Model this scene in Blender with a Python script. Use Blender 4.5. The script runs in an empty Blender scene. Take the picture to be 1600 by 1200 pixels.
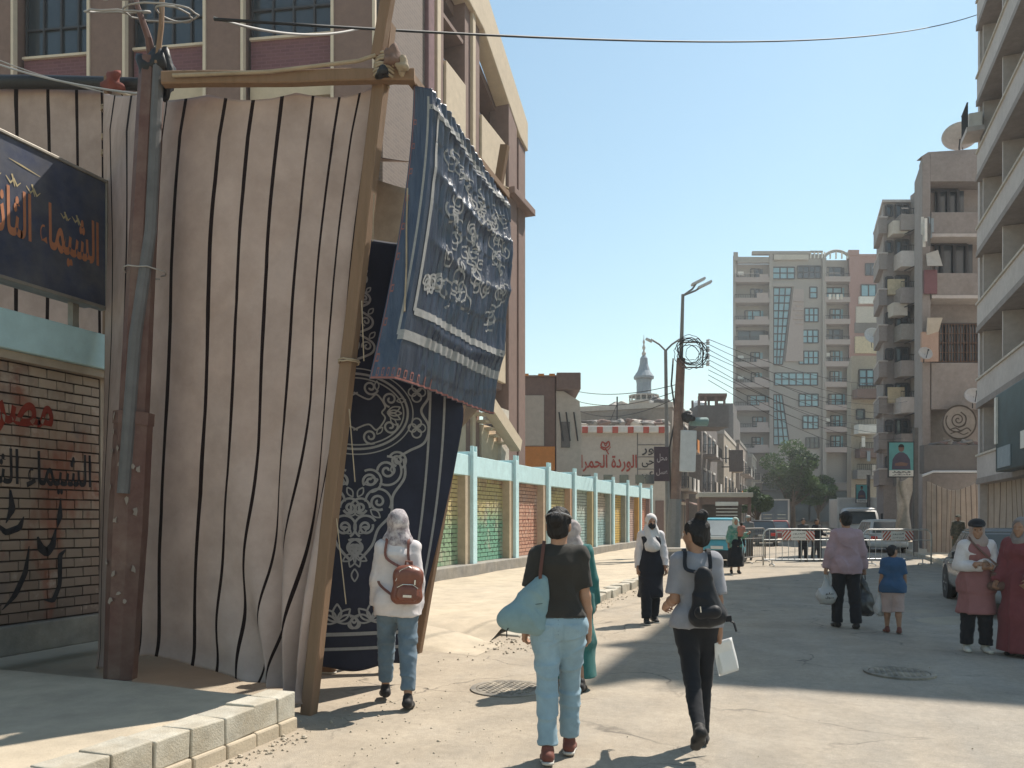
import bpy, math, random
import numpy as np
from mathutils import Vector, Matrix

random.seed(7)
RNG = np.random.default_rng(7)
scene = bpy.context.scene
COL = scene.collection
R = math.radians

# ------------------------------------------------------------------ camera, sky, sun, exposure
YAW = R(20.65)          # the camera looks a little left of the street's own direction (+Y)
CAMZ = 1.6
F = 1202.0
cam_d = bpy.data.cameras.new('camera'); cam = bpy.data.objects.new('camera', cam_d); COL.objects.link(cam)
cam.location = (0, 0, CAMZ); cam.rotation_euler = (R(90), 0, YAW)
cam_d.sensor_width = 36; cam_d.lens = F/1600*36; cam_d.shift_y = 210/1600
cam_d.clip_start = 0.05; cam_d.clip_end = 3000
scene.camera = cam

SUN_AZ, SUN_EL = 30.0, 56.0     # azimuth from +Y towards +X
world = bpy.data.worlds.new('World'); scene.world = world; world.use_nodes = True
wn = world.node_tree; bg = wn.nodes['Background']
sky = wn.nodes.new('ShaderNodeTexSky'); sky.sky_type = 'NISHITA'; sky.sun_disc = False
sky.sun_elevation = R(SUN_EL); sky.sun_rotation = R(SUN_AZ); sky.air_density = 1.5; sky.dust_density = 0.35; sky.ozone_density = 0.3
tint = wn.nodes.new('ShaderNodeVectorMath'); tint.operation = 'MULTIPLY'; tint.inputs[1].default_value = (.94, 1.03, .96)
wn.links.new(sky.outputs[0], tint.inputs[0]); wn.links.new(tint.outputs[0], bg.inputs[0]); bg.inputs[1].default_value = 0.10
sun_d = bpy.data.lights.new('sun', 'SUN'); sun_d.energy = 5.0; sun_d.angle = R(0.55); sun_d.color = (1.0, .93, .83)
sun = bpy.data.objects.new('sun', sun_d); COL.objects.link(sun)
sdir = Vector((math.sin(R(SUN_AZ))*math.cos(R(SUN_EL)), math.cos(R(SUN_AZ))*math.cos(R(SUN_EL)), math.sin(R(SUN_EL))))
sun.rotation_euler = (-sdir).to_track_quat('-Z', 'Y').to_euler(); sun.location = sdir*60
vs = scene.view_settings; vs.view_transform = 'Standard'; vs.look = 'None'; vs.exposure = 0.6; vs.gamma = 1; vs.use_curve_mapping = False

def at(px, py, d):
    """a point of the place from a sighting in the photograph and its distance d along the camera's axis"""
    u = (px-800)/F; v = (810-py)/F; s, c = math.sin(YAW), math.cos(YAW)
    return Vector((d*(-s+u*c), d*(c+u*s), CAMZ+v*d))
def gnd(px, d):
    p = at(px, 810, d); p.z = 0; return p

# ------------------------------------------------------------------ materials
MATS = {}
def rgb(c): return (c[0], c[1], c[2], 1)
def M(name, col, rough=.85, var=.18, scale=5.0, bump=.15, bscale=60.0, col2=None, c2amt=.5, c2scale=1.6, metal=0.0, spec=.3,
      transl=0.0, rand=0.0, sheen=0.0, stretch=(1, 1, 1), world_co=False, bdist=.01):
    if name in MATS: return MATS[name]
    m = bpy.data.materials.new(name); m.use_nodes = True; MATS[name] = m
    n = m.node_tree.nodes; L = m.node_tree.links; b = n['Principled BSDF']
    if world_co:
        g = n.new('ShaderNodeNewGeometry'); co = g.outputs['Position']
    else:
        tc = n.new('ShaderNodeTexCoord'); co = tc.outputs['Object']
    mp = n.new('ShaderNodeMapping'); mp.inputs['Scale'].default_value = stretch; L.new(co, mp.inputs[0]); co = mp.outputs[0]
    if rand:
        oi = n.new('ShaderNodeObjectInfo')
        va = n.new('ShaderNodeVectorMath'); va.operation = 'MULTIPLY_ADD'
        L.new(oi.outputs['Random'], va.inputs[0]); va.inputs[1].default_value = (37, 51, 23); L.new(co, va.inputs[2]); co = va.outputs[0]
    def noise(sc, det=6, ro=.6):
        t = n.new('ShaderNodeTexNoise'); t.inputs['Scale'].default_value = sc; t.inputs['Detail'].default_value = det; t.inputs['Roughness'].default_value = ro
        L.new(co, t.inputs['Vector']); return t.outputs[0]
    def mapr(s, a, bb, lo, hi):
        r = n.new('ShaderNodeMapRange'); L.new(s, r.inputs[0]); r.inputs[1].default_value = a; r.inputs[2].default_value = bb; r.inputs[3].default_value = lo; r.inputs[4].default_value = hi
        return r.outputs[0]
    base = n.new('ShaderNodeRGB'); base.outputs[0].default_value = rgb(col); c = base.outputs[0]
    def mix(fac, a, bcol, mode='MIX'):
        x = n.new('ShaderNodeMix'); x.data_type = 'RGBA'; x.blend_type = mode
        if hasattr(fac, 'links'): L.new(fac, x.inputs[0])
        else: x.inputs[0].default_value = fac
        L.new(a, x.inputs[6])
        if hasattr(bcol, 'links'): L.new(bcol, x.inputs[7])
        else: x.inputs[7].default_value = rgb(bcol)
        return x.outputs[2]
    if col2 is not None:
        c = mix(mapr(noise(c2scale, 8, .65), .5-.12, .5+.16, 0, 1 if c2amt >= 1 else c2amt), c, col2)
    if var:
        v = mapr(noise(scale, 8, .65), .3, .7, 1-var, 1+var)
        cc = n.new('ShaderNodeCombineXYZ'); [L.new(v, cc.inputs[i]) for i in range(3)]
        x = n.new('ShaderNodeVectorMath'); x.operation = 'MULTIPLY'; L.new(c, x.inputs[0]); L.new(cc.outputs[0], x.inputs[1]); c = x.outputs[0]
    if rand:
        v = mapr(oi.outputs['Random'], 0, 1, 1-rand, 1+rand)
        x = n.new('ShaderNodeVectorMath'); x.operation = 'SCALE'; L.new(c, x.inputs[0]); L.new(v, x.inputs['Scale']); c = x.outputs[0]
    L.new(c, b.inputs['Base Color'])
    b.inputs['Roughness'].default_value = rough; b.inputs['Metallic'].default_value = metal
    b.inputs['Specular IOR Level'].default_value = spec
    if sheen: b.inputs['Sheen Weight'].default_value = sheen
    if bump:
        bp = n.new('ShaderNodeBump'); bp.inputs['Strength'].default_value = bump; bp.inputs['Distance'].default_value = bdist
        L.new(noise(bscale, 5, .6), bp.inputs['Height']); L.new(bp.outputs[0], b.inputs['Normal'])
    if transl:
        tr = n.new('ShaderNodeBsdfTranslucent'); L.new(c, tr.inputs[0])
        ms = n.new('ShaderNodeMixShader'); ms.inputs[0].default_value = transl
        L.new(b.outputs[0], ms.inputs[1]); L.new(tr.outputs[0], ms.inputs[2])
        L.new(ms.outputs[0], n['Material Output'].inputs[0])
    m['basecol'] = 1
    return m
def glass_mat(name, col, rough=.08, spec=.8):
    return M(name, col, rough=rough, var=.25, scale=.7, bump=.03, bscale=1.3, spec=spec, bdist=.02)

# ------------------------------------------------------------------ mesh helpers
class MB:
    def __init__(s): s.v = []; s.f = []; s.uv = None; s.mi = []; s.cur = 0
    def _f(s, f): s.f.append(f); s.mi.append(s.cur)
    def box(s, x0, x1, y0, y1, z0, z1):
        o = len(s.v)
        s.v += [(x, y, z) for z in (z0, z1) for y in (y0, y1) for x in (x0, x1)]
        for q in ((0,2,3,1), (4,5,7,6), (0,1,5,4), (2,6,7,3), (0,4,6,2), (1,3,7,5)): s._f(tuple(o+i for i in q))
        return s
    def obox(s, c, ax, ay, az):
        """box at centre c with half-axis vectors"""
        o = len(s.v); c = Vector(c)
        for k in (-1, 1):
            for j in (-1, 1):
                for i in (-1, 1): s.v.append(tuple(c+ax*i+ay*j+az*k))
        for q in ((0,2,3,1), (4,5,7,6), (0,1,5,4), (2,6,7,3), (0,4,6,2), (1,3,7,5)): s._f(tuple(o+i for i in q))
        return s
    def beam(s, a, b, w, h=None, up=(0, 0, 1)):
        a, b = Vector(a), Vector(b); h = h or w; d = (b-a); l = d.length; d.normalize()
        upv = Vector(up)
        if abs(d.dot(upv)) > .98: upv = Vector((0, 1, 0))
        sx = d.cross(upv).normalized(); sz = sx.cross(d)
        return s.obox((a+b)/2, sx*(w/2), d*(l/2), sz*(h/2))
    def tube(s, pts, rad, n=8, cap=True, closed=False):
        pts = [Vector(p) for p in pts]; m = len(pts); rad = [rad]*m if not hasattr(rad, '__len__') else rad
        o = len(s.v); ref = None
        for i, p in enumerate(pts):
            t = (pts[(i+1) % m]-pts[i-1]) if closed else (pts[min(i+1, m-1)]-pts[max(i-1, 0)])
            if t.length < 1e-9: t = Vector((0, 0, 1))
            t.normalize()
            if ref is None:
                ref = Vector((0, 0, 1)) if abs(t.z) < .9 else Vector((1, 0, 0))
            x = (ref - t*ref.dot(t)).normalized(); ref = x; y = t.cross(x)
            for k in range(n):
                a = 2*math.pi*k/n; s.v.append(tuple(p+(x*math.cos(a)+y*math.sin(a))*rad[i]))
        for i in range(m if closed else m-1):
            j = (i+1) % m
            for k in range(n):
                k2 = (k+1) % n; s._f((o+i*n+k, o+i*n+k2, o+j*n+k2, o+j*n+k))
        if cap and not closed:
            s._f(tuple(o+k for k in reversed(range(n)))); s._f(tuple(o+(m-1)*n+k for k in range(n)))
        return s
    def lathe(s, prof, c=(0, 0, 0), n=24, axis='Z'):
        o = len(s.v); m = len(prof)
        for r, z in prof:
            for k in range(n):
                a = 2*math.pi*k/n; x, y = r*math.cos(a), r*math.sin(a)
                p = (x, y, z) if axis == 'Z' else ((z, x, y) if axis == 'X' else (x, z, y))
                s.v.append((c[0]+p[0], c[1]+p[1], c[2]+p[2]))
        for i in range(m-1):
            for k in range(n):
                k2 = (k+1) % n; s._f((o+i*n+k, o+i*n+k2, o+(i+1)*n+k2, o+(i+1)*n+k))
        s._f(tuple(o+k for k in reversed(range(n)))); s._f(tuple(o+(m-1)*n+k for k in range(n)))
        return s
    def prism(s, poly, off):
        """poly: list of 3D points (planar), extruded by vector off"""
        o = len(s.v); n = len(poly); off = Vector(off)
        s.v += [tuple(Vector(p)) for p in poly] + [tuple(Vector(p)+off) for p in poly]
        s._f(tuple(reversed(range(o, o+n)))); s._f(tuple(range(o+n, o+2*n)))
        for i in range(n):
            j = (i+1) % n; s._f((o+i, o+j, o+n+j, o+n+i))
        return s
    def quad(s, a, b, c, d):
        o = len(s.v); s.v += [tuple(a), tuple(b), tuple(c), tuple(d)]; s._f((o, o+1, o+2, o+3)); return s
    def grid(s, fn, nu, nv, uvfn=None):
        """open sheet fn(u,v)->point, u,v in 0..1, with a UV layer"""
        o = len(s.v)
        if s.uv is None: s.uv = {}
        for j in range(nv+1):
            for i in range(nu+1):
                u, v = i/nu, j/nv
                s.uv[len(s.v)] = (u, v) if uvfn is None else uvfn(u, v)
                s.v.append(tuple(fn(u, v)))
        for j in range(nv):
            for i in range(nu):
                a = o+j*(nu+1)+i; s._f((a, a+1, a+nu+2, a+nu+1))
        return s

def mesh_from(mb, name, mats, smooth=False, xf=None):
    v = mb.v
    if xf is not None: v = [tuple(xf @ Vector(p)) for p in v]
    me = bpy.data.meshes.new(name); me.from_pydata(v, [], mb.f)
    for m in (mats if isinstance(mats, (list, tuple)) else [mats]): me.materials.append(m)
    if max(mb.mi, default=0) > 0: me.polygons.foreach_set('material_index', mb.mi)
    if mb.uv:
        ul = me.uv_layers.new(name='UVMap'); li = np.empty(len(me.loops), dtype=np.int32); me.loops.foreach_get('vertex_index', li)
        arr = np.zeros((len(v), 2), dtype=np.float32)
        for k, q in mb.uv.items(): arr[k] = q
        ul.data.foreach_set('uv', arr[li].ravel())
    if smooth: me.polygons.foreach_set('use_smooth', [True]*len(me.polygons))
    me.update(); return me
def obj(name, mb, mats, parent=None, smooth=False, bevel=0, world=False, loc=None, rot=None):
    """links ONE mesh object; world=True: the points are world points, moved into the parent's space"""
    xf = None
    if world and parent is not None: xf = wmat(parent).inverted()
    me = mb if isinstance(mb, bpy.types.Mesh) else mesh_from(mb, name, mats, smooth, xf)
    o = bpy.data.objects.new(name, me); COL.objects.link(o); o.parent = parent
    if loc is not None: o.location = loc
    if rot is not None: o.rotation_euler = rot
    if bevel:
        b = o.modifiers.new('bevel', 'BEVEL'); b.width = bevel; b.segments = 2; b.limit_method = 'ANGLE'; b.angle_limit = R(40)
    return o
def wmat(o):
    m = Matrix.LocRotScale(o.location, o.rotation_euler, o.scale)
    return wmat(o.parent) @ m if o.parent else m
def tag(o, label, cat, group=None, kind=None):
    o['label'] = label; o['category'] = cat
    if group: o['group'] = group
    if kind: o['kind'] = kind
    return o
def thing(name, label, cat, loc=(0, 0, 0), rotz=0.0, group=None):
    o = bpy.data.objects.new(name, None); COL.objects.link(o); o.location = loc; o.rotation_euler = (0, 0, rotz); o.empty_display_size = .2
    return tag(o, label, cat, group)
def struct(name, mb, mat, smooth=False, parent=None):
    o = obj(name, mb, mat, parent, smooth)
    if parent is None: o['kind'] = 'structure'
    return o
def copy_tree(o, parent=None):
    c = o.copy(); COL.objects.link(c); c.parent = parent
    for ch in [x for x in COL.objects if x.parent == o]: copy_tree(ch, c)
    return c
def displace(me, fn):
    n = len(me.vertices); co = np.empty(n*3, dtype=np.float32); me.vertices.foreach_get('co', co); co = co.reshape(-1, 3)
    co = fn(co); me.vertices.foreach_set('co', co.astype(np.float32).ravel()); me.update()

class SN:
    """cheap smooth vector noise, sums of random sines"""
    def __init__(s, freq, seed, n=10, aniso=(1, 1, 1)):
        r = np.random.default_rng(seed); d = r.normal(size=(n, 3)); d /= np.linalg.norm(d, axis=1)[:, None]
        s.k = d*(freq*r.uniform(.6, 1.6, size=(n, 1)))*np.array(aniso); s.p = r.uniform(0, 6.283, n)
    def __call__(s, P):
        return np.sin(np.asarray(P) @ s.k.T + s.p).mean(axis=1)*1.9
    def one(s, x, y, z=0): return float(s(np.array([[x, y, z]]))[0])

# ------------------------------------------------------------------ lettering (right-to-left script, joined forms)
FORMS = {'ا':(0xFE8D,0xFE8E,0,0),'ب':(0xFE8F,0xFE90,0xFE91,0xFE92),'ة':(0xFE93,0xFE94,0,0),'ت':(0xFE95,0xFE96,0xFE97,0xFE98),'ث':(0xFE99,0xFE9A,0xFE9B,0xFE9C),
 'ج':(0xFE9D,0xFE9E,0xFE9F,0xFEA0),'ح':(0xFEA1,0xFEA2,0xFEA3,0xFEA4),'د':(0xFEA9,0xFEAA,0,0),'ر':(0xFEAD,0xFEAE,0,0),'ز':(0xFEAF,0xFEB0,0,0),'س':(0xFEB1,0xFEB2,0xFEB3,0xFEB4),
 'ش':(0xFEB5,0xFEB6,0xFEB7,0xFEB8),'ص':(0xFEB9,0xFEBA,0xFEBB,0xFEBC),'ع':(0xFEC9,0xFECA,0xFECB,0xFECC),'ق':(0xFED5,0xFED6,0xFED7,0xFED8),'ل':(0xFEDD,0xFEDE,0xFEDF,0xFEE0),
 'م':(0xFEE1,0xFEE2,0xFEE3,0xFEE4),'ن':(0xFEE5,0xFEE6,0xFEE7,0xFEE8),'ه':(0xFEE9,0xFEEA,0xFEEB,0xFEEC),'و':(0xFEED,0xFEEE,0,0),'ي':(0xFEF1,0xFEF2,0xFEF3,0xFEF4),'ى':(0xFEEF,0xFEF0,0,0),'ء':(0xFE80,0,0,0),'ك':(0xFED9,0xFEDA,0xFEDB,0xFEDC)}
def shape_text(s):
    out = []
    for i, ch in enumerate(s):
        if ch not in FORMS: out.append(ch); continue
        p = s[i-1] if i else ''; q = s[i+1] if i+1 < len(s) else ''
        jp = p in FORMS and FORMS[p][2] != 0; jq = FORMS[ch][2] != 0 and q in FORMS and FORMS[q][1] != 0
        jp = jp and FORMS[ch][1] != 0
        k = 3 if jp and jq else 1 if jp else 2 if jq else 0
        out.append(chr(FORMS[ch][k]))
    return ''.join(reversed(out))
def text_points(s, width, height, bold=0.0, depth=.003):
    """mesh of lettering in the XY plane, centred, fitted to width x height"""
    c = bpy.data.curves.new('lettering', 'FONT'); c.body = shape_text(s); c.offset = bold; c.resolution_u = 3
    o = bpy.data.objects.new('lettering', c)
    me = bpy.data.meshes.new_from_object(o); bpy.data.objects.remove(o); bpy.data.curves.remove(c)
    n = len(me.vertices); co = np.empty(n*3, dtype=np.float32); me.vertices.foreach_get('co', co); co = co.reshape(-1, 3)
    polys = [tuple(p.vertices) for p in me.polygons]; bpy.data.meshes.remove(me)
    par = list(range(n))
    def find(a):
        while par[a] != a: par[a] = par[par[a]]; a = par[a]
        return a
    for p in polys:
        for k in p[1:]: par[find(p[0])] = find(k)
    idx = {}; isl = np.array([idx.setdefault(find(k), len(idx)) for k in range(n)])
    mn, mx = co.min(0), co.max(0)
    co = (co-(mn+mx)/2); co[:, 0] *= width/(mx[0]-mn[0]); co[:, 1] *= height/(mx[1]-mn[1]); co[:, 2] = (isl % 4)*.0008
    return co, polys
def lettering(name, s, width, height, mat, parent, place, bold=0.0):
    """place(x, y, z) -> point in the parent's space"""
    co, polys = text_points(s, width, height, bold)
    mb = MB(); mb.v = [tuple(place(*p)) for p in co.tolist()]; mb.f = polys; mb.mi = [0]*len(polys)
    return obj(name, mb, mat, parent)
def ribbon(mb, pts, w, place):
    """flat stroke of width w along 2D pts with tapering ends, placed on a surface"""
    n = len(pts); o = len(mb.v)
    for i in range(n):
        a, b = pts[max(i-1, 0)], pts[min(i+1, n-1)]
        dx, dy = b[0]-a[0], b[1]-a[1]; l = math.hypot(dx, dy) or 1
        wi = (w[i] if hasattr(w, '__len__') else w)/2
        for s in (-1, 1): mb.v.append(tuple(place(pts[i][0]-dy/l*wi*s, pts[i][1]+dx/l*wi*s)))
    for i in range(n-1): mb._f((o+2*i, o+2*i+1, o+2*i+3, o+2*i+2))
# ------------------------------------------------------------------ setting: ground, street, pavements
m_ground = M('dry_ground', (.30, .26, .20), var=.2, scale=.6, bump=.3, bscale=20, world_co=True)
def road_material():
    m = bpy.data.materials.new('dusty_asphalt'); m.use_nodes = True; n = m.node_tree.nodes; L = m.node_tree.links; b = n['Principled BSDF']
    g = n.new('ShaderNodeNewGeometry'); pos = g.outputs['Position']
    def noise(sc, det=6, ro=.6, vec=pos):
        t = n.new('ShaderNodeTexNoise'); t.inputs['Scale'].default_value = sc; t.inputs['Detail'].default_value = det; t.inputs['Roughness'].default_value = ro; L.new(vec, t.inputs['Vector']); return t.outputs[0]
    def mr(s, a, c, lo, hi):
        r = n.new('ShaderNodeMapRange'); L.new(s, r.inputs[0]); r.inputs[1].default_value = a; r.inputs[2].default_value = c; r.inputs[3].default_value = lo; r.inputs[4].default_value = hi; return r.outputs[0]
    def math_(op, a, c):
        r = n.new('ShaderNodeMath'); r.operation = op
        for i, x in enumerate((a, c)):
            if hasattr(x, 'links'): L.new(x, r.inputs[i])
            else: r.inputs[i].default_value = x
        return r.outputs[0]
    def mix(f, a, c):
        x = n.new('ShaderNodeMix'); x.data_type = 'RGBA'; L.new(f, x.inputs[0])
        for i, q in ((6, a), (7, c)):
            if hasattr(q, 'links'): L.new(q, x.inputs[i])
            else: x.inputs[i].default_value = rgb(q)
        return x.outputs[2]
    sep = n.new('ShaderNodeSeparateXYZ'); L.new(pos, sep.inputs[0])
    # wind-blown sand lies thick along the left kerb and thins out to the middle of the road
    edge = math_('ADD', mr(sep.outputs[0], -3.6, 2.0, 1.0, 0.3), mr(noise(.55, 8, .7), .3, .7, -.25, .25))
    st = n.new('ShaderNodeMapping'); st.inputs['Scale'].default_value = (2.2, .25, 1); L.new(pos, st.inputs[0])
    edge = math_('ADD', edge, mr(noise(1.1, 6, .6, st.outputs[0]), .35, .65, -.15, .15))
    c = mix(mr(edge, 0, 1, 0, 1), (.285, .262, .228), (.375, .315, .242))
    sp = mr(noise(150, 3, .7), .35, .7, .78, 1.18)
    bl = math_('MULTIPLY', mr(noise(1.6, 8, .65), .3, .7, .84, 1.13), mr(noise(14, 6, .7), .3, .7, .88, 1.1))
    cc = n.new('ShaderNodeCombineXYZ'); k = math_('MULTIPLY', sp, bl); [L.new(k, cc.inputs[i]) for i in range(3)]
    x = n.new('ShaderNodeVectorMath'); x.operation = 'MULTIPLY'; L.new(c, x.inputs[0]); L.new(cc.outputs[0], x.inputs[1])
    # hairline cracks and oil spots
    vo = n.new('ShaderNodeTexVoronoi'); vo.feature = 'DISTANCE_TO_EDGE'; vo.inputs['Scale'].default_value = .55
    wv = n.new('ShaderNodeVectorMath'); wv.operation = 'MULTIPLY_ADD'; nn = n.new('ShaderNodeTexNoise'); nn.inputs['Scale'].default_value = 1.7; nn.inputs['Detail'].default_value = 6; L.new(pos, nn.inputs['Vector'])
    L.new(nn.outputs[1], wv.inputs[0]); wv.inputs[1].default_value = (.9, .9, 0); L.new(pos, wv.inputs[2]); L.new(wv.outputs[0], vo.inputs['Vector'])
    crack = math_('MULTIPLY', mr(vo.outputs[0], 0, .010, 1, 0), mr(noise(.5, 3), .46, .58, 0, .75))
    c2 = mix(crack, x.outputs[0], (.09, .08, .07))
    spot = mr(noise(2.7, 3, .5), .70, .76, 0, .4)
    c2 = mix(spot, c2, (.12, .11, .10))
    L.new(c2, b.inputs['Base Color']); b.inputs['Roughness'].default_value = .93; b.inputs['Specular IOR Level'].default_value = .2
    bp = n.new('ShaderNodeBump'); bp.inputs['Strength'].default_value = .5; bp.inputs['Distance'].default_value = .01
    h = math_('ADD', noise(110, 4, .7), math_('MULTIPLY', noise(6, 5), 1.4)); L.new(h, bp.inputs['Height']); L.new(bp.outputs[0], b.inputs['Normal'])
    return m
m_road = road_material()
struct('ground', MB().box(-900, 900, -60, 1800, -.6, -.012), m_ground)
_rn = SN(1.3, 3); _rn2 = SN(5, 4)
def road_pt(u, v):
    x = -5.2+u*10.4; y = -3+v*63
    P = np.array([[x, y, 0]]); z = .008*_rn(P)[0]+.003*_rn2(P)[0]
    return (x, y, z-.004+.02*max(0, 1-abs((x+4.0)/.55))*(.5+.5*_rn(P)[0]))
struct('road', MB().grid(road_pt, 70, 260), m_road, smooth=True)
mb = MB(); mb.box(-30, 26, 59.5, 175, -.3, -.006); struct('far_road', mb, m_road)

m_pave = M('dusty_pavement', (.46, .385, .285), var=.16, scale=3.0, bump=.4, bscale=45, col2=(.34, .29, .225), c2amt=.6, c2scale=.9, world_co=True)
m_kerb = M('kerb_concrete', (.43, .40, .335), var=.18, scale=7, bump=.5, bscale=70, col2=(.34, .29, .215), c2amt=.75, c2scale=4, rand=.06)
def pavement(name, x0, x1, y0, y1, h, seed, nx, ny, round_end=False):
    s = SN(1.6, seed); s2 = SN(6, seed+1)
    def fn(u, v):
        x = x0+(x1-x0)*u; y = y0+(y1-y0)*v
        z = h+.016*s.one(x, y)+.006*s2.one(x, y)
        if name == 'pavement_far':      # worn down to the road at its outer corner
            c = min(1.0, max(0, (y-9.1)/.9+max(0, (-4.75-x)/.9))); c = c*c*(3-2*c); z = z*c-.014*(1-c)
        return (x, y, z)
    m = MB().grid(fn, nx, ny); return struct(name, m, m_pave, smooth=True)
pavement('pavement_near', -7.9, -3.70, -3, 4.80, .262, 11, 60, 110)
pavement('pavement_far', -7.9, -3.80, 9.1, 62, .165, 12, 30, 330)
struct('pavement_bed', MB().box(-7.9, -3.82, 10.2, 62, -.2, .135), m_pave)
# the worn, sand-covered head of the far pavement where the gate drive crosses it
def mound(u, v):
    x = -7.9+4.35*u; w = .75*(1-.25*math.sin(3*u+1)); y = 9.15-w*v
    n_ = SN(2.4, 31).one(x, y)*.3
    r = min(1.0, max(0, (1-u)/.22)); r = min(r, max(0, (.93-u)/.2))
    return (x, y+n_*.4, (.175*math.cos(v*math.pi/2)**.6*(1+.25*n_)-.012)*r**.7)
mo = obj('pavement_head', MB().grid(mound, 60, 14), m_pave, None, True); mo['kind'] = 'structure'
# kerb stones: near run along the tent, one by one
near_kerb = tag(bpy.data.objects.new('kerb', None), 'high pale concrete kerb at the lower left, ending beside the timber post', 'kerb'); COL.objects.link(near_kerb); near_kerb.location = (-3.7, 2, 0)
ys = [4.88, 4.66, 4.40, 4.10, 3.80, 3.51, 3.21, 2.92, 2.62, 2.32, 2.02, 1.72]
for i in range(len(ys)-1):
    y1, y0 = ys[i], ys[i+1]; r = random.Random(i*7+1); dx = r.uniform(-.012, .012); dz = r.uniform(-.008, .008)
    mb = MB(); mb.box(-3.84+dx*.5, -3.585+dx*.5, y0+.004, y1-.004, .10, .282+dz*.7)
    mb.v = [(a+r.uniform(-.006, .006), b_, c+r.uniform(-.006, .006)) for a, b_, c in mb.v]; obj('kerb_stone', mb, m_kerb, near_kerb, bevel=.010, world=True)
    mb = MB(); mb.box(-3.835+dx, -3.565+dx*.5, y0+.004, y1-.004, -.08, .10)
    obj('kerb_footing', mb, m_pave, near_kerb, bevel=.015, world=True)
far_kerb = tag(bpy.data.objects.new('kerb', None), 'low worn kerb along the pavement below the painted wall', 'kerb'); COL.objects.link(far_kerb); far_kerb.location = (-3.7, 12, 0)
y = 9.75
for i in range(70):
    r = random.Random(i+400); l = .46+r.uniform(-.03, .03)
    mb = MB().box(-.14, .14, 0, l-r.uniform(.012, .03), -.1, .175+r.uniform(-.03, .012))
    o = obj('kerb_stone', mb, m_kerb, far_kerb, bevel=.02); o.location = (-3.72+3.7+r.uniform(-.03, .03), y-12, -max(0, .15-.05*i)); o.rotation_euler = (0, r.uniform(-.08, .08), r.uniform(-.03, .03))
    y += l
right_pave = MB().box(4.7, 7.2, 10, 62, -.1, .14); o = struct('pavement_right', right_pave, m_pave)
rk = tag(bpy.data.objects.new('kerb', None), 'grey kerb along the right side of the street behind the parked saloon', 'kerb'); COL.objects.link(rk); rk.location = (4.6, 20, 0)
for i in range(60):
    mb = MB().box(-.1, .1, 0, .735, -.1, .155); o = obj('kerb_stone', mb, m_kerb, rk, bevel=.015); o.location = (0, -10+i*.75, random.uniform(-.01, .01))

# loose rubble, sand lumps and litter along the kerbs: too many and too small to count
m_rub = M('rubble', (.42, .36, .28), var=.3, scale=9, bump=.3, rand=0)
def pebbles(spots, seed):
    r = random.Random(seed); mb = MB()
    for cx, cy, n, spx, spy, smin, smax in spots:
        for _ in range(n):
            x = cx+r.gauss(0, spx); y = cy+r.gauss(0, spy); s = r.uniform(smin, smax)*(1 if r.random() < .9 else 1.9)
            o = len(mb.v); k = 6
            for zz, rr in ((-.3, .8), (.25, 1), (.75, .6)):
                for q in range(k):
                    a = q*math.pi*2/k+zz; rad = s*rr*r.uniform(.7, 1.15); mb.v.append((x+rad*math.cos(a), y+rad*.8*math.sin(a), .004+s*zz*.8))
            for l in range(2):
                for q in range(k): mb._f((o+l*k+q, o+l*k+(q+1) % k, o+(l+1)*k+(q+1) % k, o+(l+1)*k+q))
            mb._f(tuple(o+2*k+q for q in range(k)))
    return mb
pb = pebbles([(-3.45, 4.5, 70, .06, .28, .003, .015), (-3.48, 3.6, 60, .05, .5, .003, .013), (-3.3, 5.6, 60, .35, .5, .003, .014), (-2.6, 4.6, 150, .8, 1.0, .002, .009),
              (-3.5, 9.0, 90, .3, .35, .004, .02), (-3.45, 14, 160, .12, 3, .004, .018), (-4.3, 7.0, 70, .8, 1.2, .003, .012), (0, 7, 240, 2.5, 3.5, .0015, .006), (-1.6, 4.2, 140, 1.2, .8, .0015, .006)], 5)
tag(obj('rubble', pb, m_rub), 'small stones, sand lumps and crumbs scattered along the kerb foot', 'rubble', kind='stuff')

# manhole covers
m_iron = M('cast_iron', (.17, .155, .135), rough=.75, metal=.2, var=.3, bump=.4, bscale=30, col2=(.36, .31, .24), c2amt=.9, c2scale=4)
def manhole(px, d, r, label):
    p = gnd(px, d); t = thing('manhole_cover', label, 'manhole', (p.x, p.y, .008))
    obj('frame', MB().lathe([(r*.86, -.02), (r*.86, .006), (r, .008), (r, -.02)], n=36), m_iron, t)
    obj('lid', MB().lathe([(r*.84, -.02), (r*.84, .004), (r*.8, .006), (.01, .007)], n=36), m_iron, t)
    mb = MB()
    for i in range(-4, 5):
        for j in range(-4, 5):
            x, y = i*r*.16, j*r*.16
            if math.hypot(x, y) < r*.72: mb.box(x-r*.045, x+r*.045, y-r*.045, y+r*.045, .006, .013)
    o = obj('tread_studs', mb, m_iron, t); o['kind'] = 'stuff'
manhole(795, 7.2, .36, 'round iron manhole cover half buried in sand near the jeans-clad women')
manhole(1405, 7.95, .34, 'round iron manhole cover in the shaded roadway at the right')

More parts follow.
